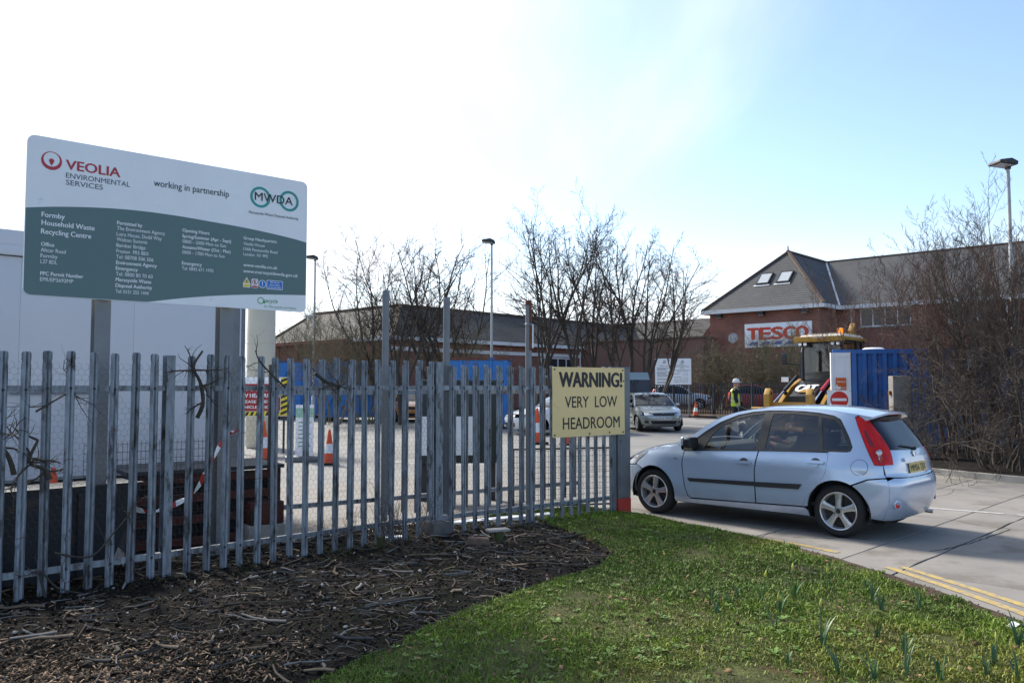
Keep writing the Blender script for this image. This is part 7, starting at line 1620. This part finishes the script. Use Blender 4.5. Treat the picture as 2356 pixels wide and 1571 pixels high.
sv3 = chain([[((.82, -.36, .62), (.14, .13)), ((.74, -.36, .80), (.15, .11)), ((.70, -.36, 1.00), (.17, .11)), ((.70, -.36, 1.07), .08)], [2, ((.76, -.17, 1.02), .055), ((1.02, -.14, .86), .045), ((1.24, -.18, .92), .035)], [2, ((.76, -.55, 1.02), .055), ((1.02, -.58, .86), .045), ((1.24, -.54, .92), .035)]])
link('jumper', skin_mesh(sv3[0], sv3[1], [tuple(a + .02 for a in (q if hasattr(q, '__len__') else (q, q))) for q in sv3[2]], 0), pbr('olive_jumper', (0.05, .055, .04), .9, var=.2), dr)
MB().lathe([(.088, -.06), (.098, .0), (.085, .06), (.04, .095), (.001, .10)], 18, (.715, -.36, 1.27)).build('hair', pbr('grey_hair', (.12, .10, .085), .8, var=.3), dr, smooth=60)
for sg, y in ((1, -.20), (-1, -.52)):
    m = MB(); fingers(m, (1.33, y, .95), (.75, 0, .45), (0, sg, 0), (-.5, 0, .8)); m.build('hand', skin, dr, smooth=60)
# ---------------------------------------------------------------- backhoe loader
catY = pbr('machine_yellow', (0.42, 0.22, 0.025), .5, var=.15, sc_=4, dirt=(0.16, 0.10, 0.05), damt=.3, dsc=5); catB = pbr('machine_black', (0.012, .012, .013), .4, var=.2); pbr('red_cylinder', (.55, .02, .03), .4); catG = glass('cab_glass', (.80, .88, .86), .25)
bh = thing('backhoe_loader', 'yellow and black backhoe loader with glazed cab facing the camera', 'loader', (10.25, 26.3, 0), math.atan2(-.75, -.66)); bh.scale = (1.08, 1.08, 1.08)
def bw(x, y, r_, w):
    t = MB().lathe([(r_ * .55, -w / 2), (r_ * .92, -w / 2), (r_, -w / 2 + .06), (r_, w / 2 - .06), (r_ * .92, w / 2), (r_ * .55, w / 2)], 30, (x, y, r_), (0, 1, 0)).build('wheel', black_rub, bh, smooth=35)
    MB().lathe([(.001, -w * .3), (r_ * .56, -w * .42), (r_ * .56, w * .42), (.001, w * .3)], 20, (x, y, r_), (0, 1, 0)).build('rim', catY, t)
    lug = MB()
    for k in range(18):
        a = k * math.pi / 9; c = Vector((x + math.cos(a) * (r_ + .012), y + (.25 if k % 2 else -.25) * w, r_ + math.sin(a) * (r_ + .012))); lug.bar(c - Vector((0, w * .25, 0)), c + Vector((0, w * .25, 0)), .05, .05)
    setp(lug.build('tread_lugs', black_rub, t), kind='stuff')
for y in (-.82, .82): bw(-.15, y, .74, .48); bw(2.05, y * .95, .48, .34)
MB().box(-1.0, 2.35, -.42, .42, .55, .95).build('chassis', catB, bh, bevel=.03)
MB().hexa([(.80, -.46, .95), (2.45, -.38, .95), (2.45, .38, .95), (.80, .46, .95), (.80, -.40, 2.02), (2.30, -.34, 1.30), (2.30, .34, 1.30), (.80, .40, 2.02)]).build('bonnet', catB, bh, bevel=.06)
MB().box(2.452, 2.50, -.30, .30, .75, 1.30).build('grille', catB, bh)
U_h = Vector((0, 1, 0)); V_h = Vector((-1.50, 0, .72)).normalized(); O_h = Vector((2.26, -.29, 1.325))
text(bh, 'CAT', .02, .22, .54, .42, ink_white, O_h, U_h, V_h, bold=.05, ex=.006, lift=.012)
flat(bh, 'yellow_triangle', [(.12, .14), (.46, .14), (.29, .36)], catY, O_h, U_h, V_h, .022, .004)
fr = MB()
for (x, y) in ((.75, -.62), (.75, .62), (-.25, -.72), (-.25, .72), (-.95, -.66), (-.95, .66)): fr.bar((x, y, .95), (x * .86, y * .93, 2.92), .08, .08)
for z in (.98, 2.88): fr.bar((.72, -.62, z), (.72, .62, z), .07, .07).bar((-.9, -.62, z), (-.9, .62, z), .07, .07).bar((.74, -.62, z), (-.94, -.66, z), .07, .07).bar((.74, .62, z), (-.94, .66, z), .07, .07)
fr.build('cab_frame', catB, bh)
for q in ([(.73, -.60, 1.0), (.73, .60, 1.0), (.65, .56, 2.86), (.65, -.56, 2.86)], [(.72, -.64, 1.0), (-.24, -.73, 1.0), (-.22, -.68, 2.86), (.64, -.59, 2.86)], [(.72, .64, 1.0), (-.24, .73, 1.0), (-.22, .68, 2.86), (.64, .59, 2.86)], [(-.27, -.73, 1.4), (-.93, -.67, 1.4), (-.82, -.62, 2.86), (-.24, -.68, 2.86)], [(-.27, .73, 1.4), (-.93, .67, 1.4), (-.82, .62, 2.86), (-.24, .68, 2.86)]): MB().add(q, [(0, 1, 2, 3)]).build('cab_glass', catG, bh)
MB().hexa([(-1.0, -.72, 2.93), (.88, -.70, 2.93), (.88, .70, 2.93), (-1.0, .72, 2.93), (-.92, -.60, 3.10), (.72, -.58, 3.08), (.72, .58, 3.08), (-.92, .60, 3.10)]).build('cab_roof', pbr('pale_roof_top', (.60, .55, .47), .6, var=.12), bh, bevel=.05)
MB().box(.84, .93, -.73, .73, 2.86, 3.02).box(-1.02, .839, -.76, -.70, 2.90, 3.0).box(-1.02, .839, .70, .76, 2.90, 3.0).build('roof_fascia', catY, bh, bevel=.02)
for k in range(7): MB().box(-.8 + k * .2, -.72 + k * .2, -.5, .5, 3.10, 3.125).build('roof_rib', pbr('pale_roof_top', (.62, .58, .52), .6, var=.1) if 'pale_roof_top' not in MATS else MATS['pale_roof_top'], bh)
text(bh, 'CATERPILLAR', -.2, 2.965, .4, .05, ink_white, (.932, 0, 0), (0, 1, 0), (0, 0, 1), lift=.004)
for y in (-.55, -.40, .40, .55):
    w = MB().box(.80, .90, y - .06, y + .06, 2.74, 2.85).build("work_light", catB, bh, bevel=.01); MB().box(.901, .91, y - .045, y + .045, 2.76, 2.835).build("lens", lens_clear, w)
bc2 = MB().lathe([(.06, 0), (.065, .03), (.06, .15), (.03, .18), (.001, .185)], 14, (.35, .45, 3.09)).build('beacon', pbr('beacon_amber', (.8, .22, .01), .2, var=.1, emit=.6), bh, smooth=50)
MB().tube([(1.35, -.30, 1.5), (1.35, -.30, 2.55), (1.30, -.30, 2.68)], .05, 10).build('exhaust_stack', catB, bh)
for sg in (1, -1):
    MB().tube([(.70, .62 * sg, 2.2), (.85, .95 * sg, 2.25), (.85, 1.05 * sg, 2.3)], .018, 6).build('mirror_arm', catB, bh); MB().box(.80, .88, 1.05 * sg - .09, 1.05 * sg + .09, 2.2, 2.55).build('mirror', catB, bh, bevel=.03)
    MB().tube([(.70, .62 * sg, 1.75), (.9, .95 * sg, 1.75)], .02, 6).build('lamp_arm', catB, bh); hl = MB().box(.85, .98, .98 * sg - .14, .98 * sg + .12, 1.68, 1.86).build('headlamp', catB, bh, bevel=.03); MB().box(.981, .99, .98 * sg - .12, .98 * sg + .10, 1.70, 1.84).build('lens', lens_clear, hl)
    arm = MB().prism([(.55, 1.55), (.75, 1.80), (1.6, 1.55), (2.9, .75), (2.8, .55), (1.5, 1.25)], (0, .60 * sg - .06, 0), (1, 0, 0), (0, 0, 1), (0, .12, 0)).build('loader_arm', catY, bh, bevel=.012)
    text(bh, '434 E', 1.65, 1.18, .5, .14, catB, (0, .602 * sg + .06 * sg, 0), (1, 0, -.55), (.4, 0, .9), bold=.02, lift=.004) if sg < 0 and False else None
    MB().tube([(1.0, .60 * sg, 1.05), (2.0, .60 * sg, 1.42)], .055, 10).build('lift_cylinder', catB, bh); MB().tube([(1.25, .52 * sg, 1.85), (2.15, .52 * sg, 1.45)], .05, 10).build('tilt_cylinder',  MATS['red_cylinder'] if sg > 0 else catB, bh); MB().tube([(2.1, .52 * sg, 1.47), (2.95, .55 * sg, 1.05)], .028, 8).build('tilt_rod', chrome, bh)
    up_ = MB().prism([(3.0, .35), (3.22, .35), (3.22, 1.35), (3.10, 1.52), (2.96, 1.45), (2.92, .9)], (0, .58 * sg - .08, 0), (1, 0, 0), (0, 0, 1), (0, .16, 0)).build('coupler_upright', catY, bh, bevel=.015); MB().lathe([(.05, 0), (.05, .175), (.001, .175)], 12, (3.08, .58 * sg - .0875, 1.38), (0, 1, 0)).build('pin', catB, up_)
    MB().box(3.18, 4.2, .4 * sg - .06, .4 * sg + .06, .30, .36).build('fork_tine', catB, bh)
MB().tube([(3.12, -1.05, .95), (3.12, 1.15, .95)], .055, 10).tube([(3.05, -1.0, .42), (3.05, 1.0, .42)], .06, 10).build('cross_tube', catY, bh); MB().box(2.95, 3.05, -.5, .5, .98, 1.14).build('coupler_plate', catY, bh)
MB().prism([(-1.15, .7), (-1.45, .7), (-1.75, 2.3), (-1.55, 3.35), (-1.35, 3.4), (-1.3, 2.3)], (0, -.28, 0), (1, 0, 0), (0, 0, 1), (0, .2, 0)).build('rear_boom', catY, bh, bevel=.02); MB().prism([(-1.45, 3.30), (-1.7, 3.55), (-2.1, 1.2), (-1.9, 1.15)], (0, .02, 0), (1, 0, 0), (0, 0, 1), (0, .16, 0)).build('rear_dipper', catY, bh, bevel=.02); MB().tube([(-1.25, -.1, 2.4), (-1.4, -.1, 3.3)], .06, 10).build('boom_cylinder', catB, bh)
MB().hexa([(-.45, -.25, 1.0), (.05, -.25, 1.0), (.05, .25, 1.0), (-.45, .25, 1.0), (-.5, -.25, 1.15), (.05, -.25, 1.2), (.05, .25, 1.2), (-.5, .25, 1.15)]).hexa([(-.6, -.24, 1.15), (-.42, -.24, 1.15), (-.42, .24, 1.15), (-.6, .24, 1.15), (-.7, -.2, 1.9), (-.6, -.2, 1.92), (-.6, .2, 1.92), (-.7, .2, 1.9)]).build('seat', catB, bh, bevel=.04)
MB().tube([(.45, 0, 1.1), (.35, 0, 1.6)], .03, 8).tube([Vector((.33, 0, 1.62)) + Vector((.06 * math.cos(t * .524), .2 * math.sin(t * .524), .18 * math.cos(t * .524))) for t in range(13)], .015, 6).build('steering_column', catB, bh)
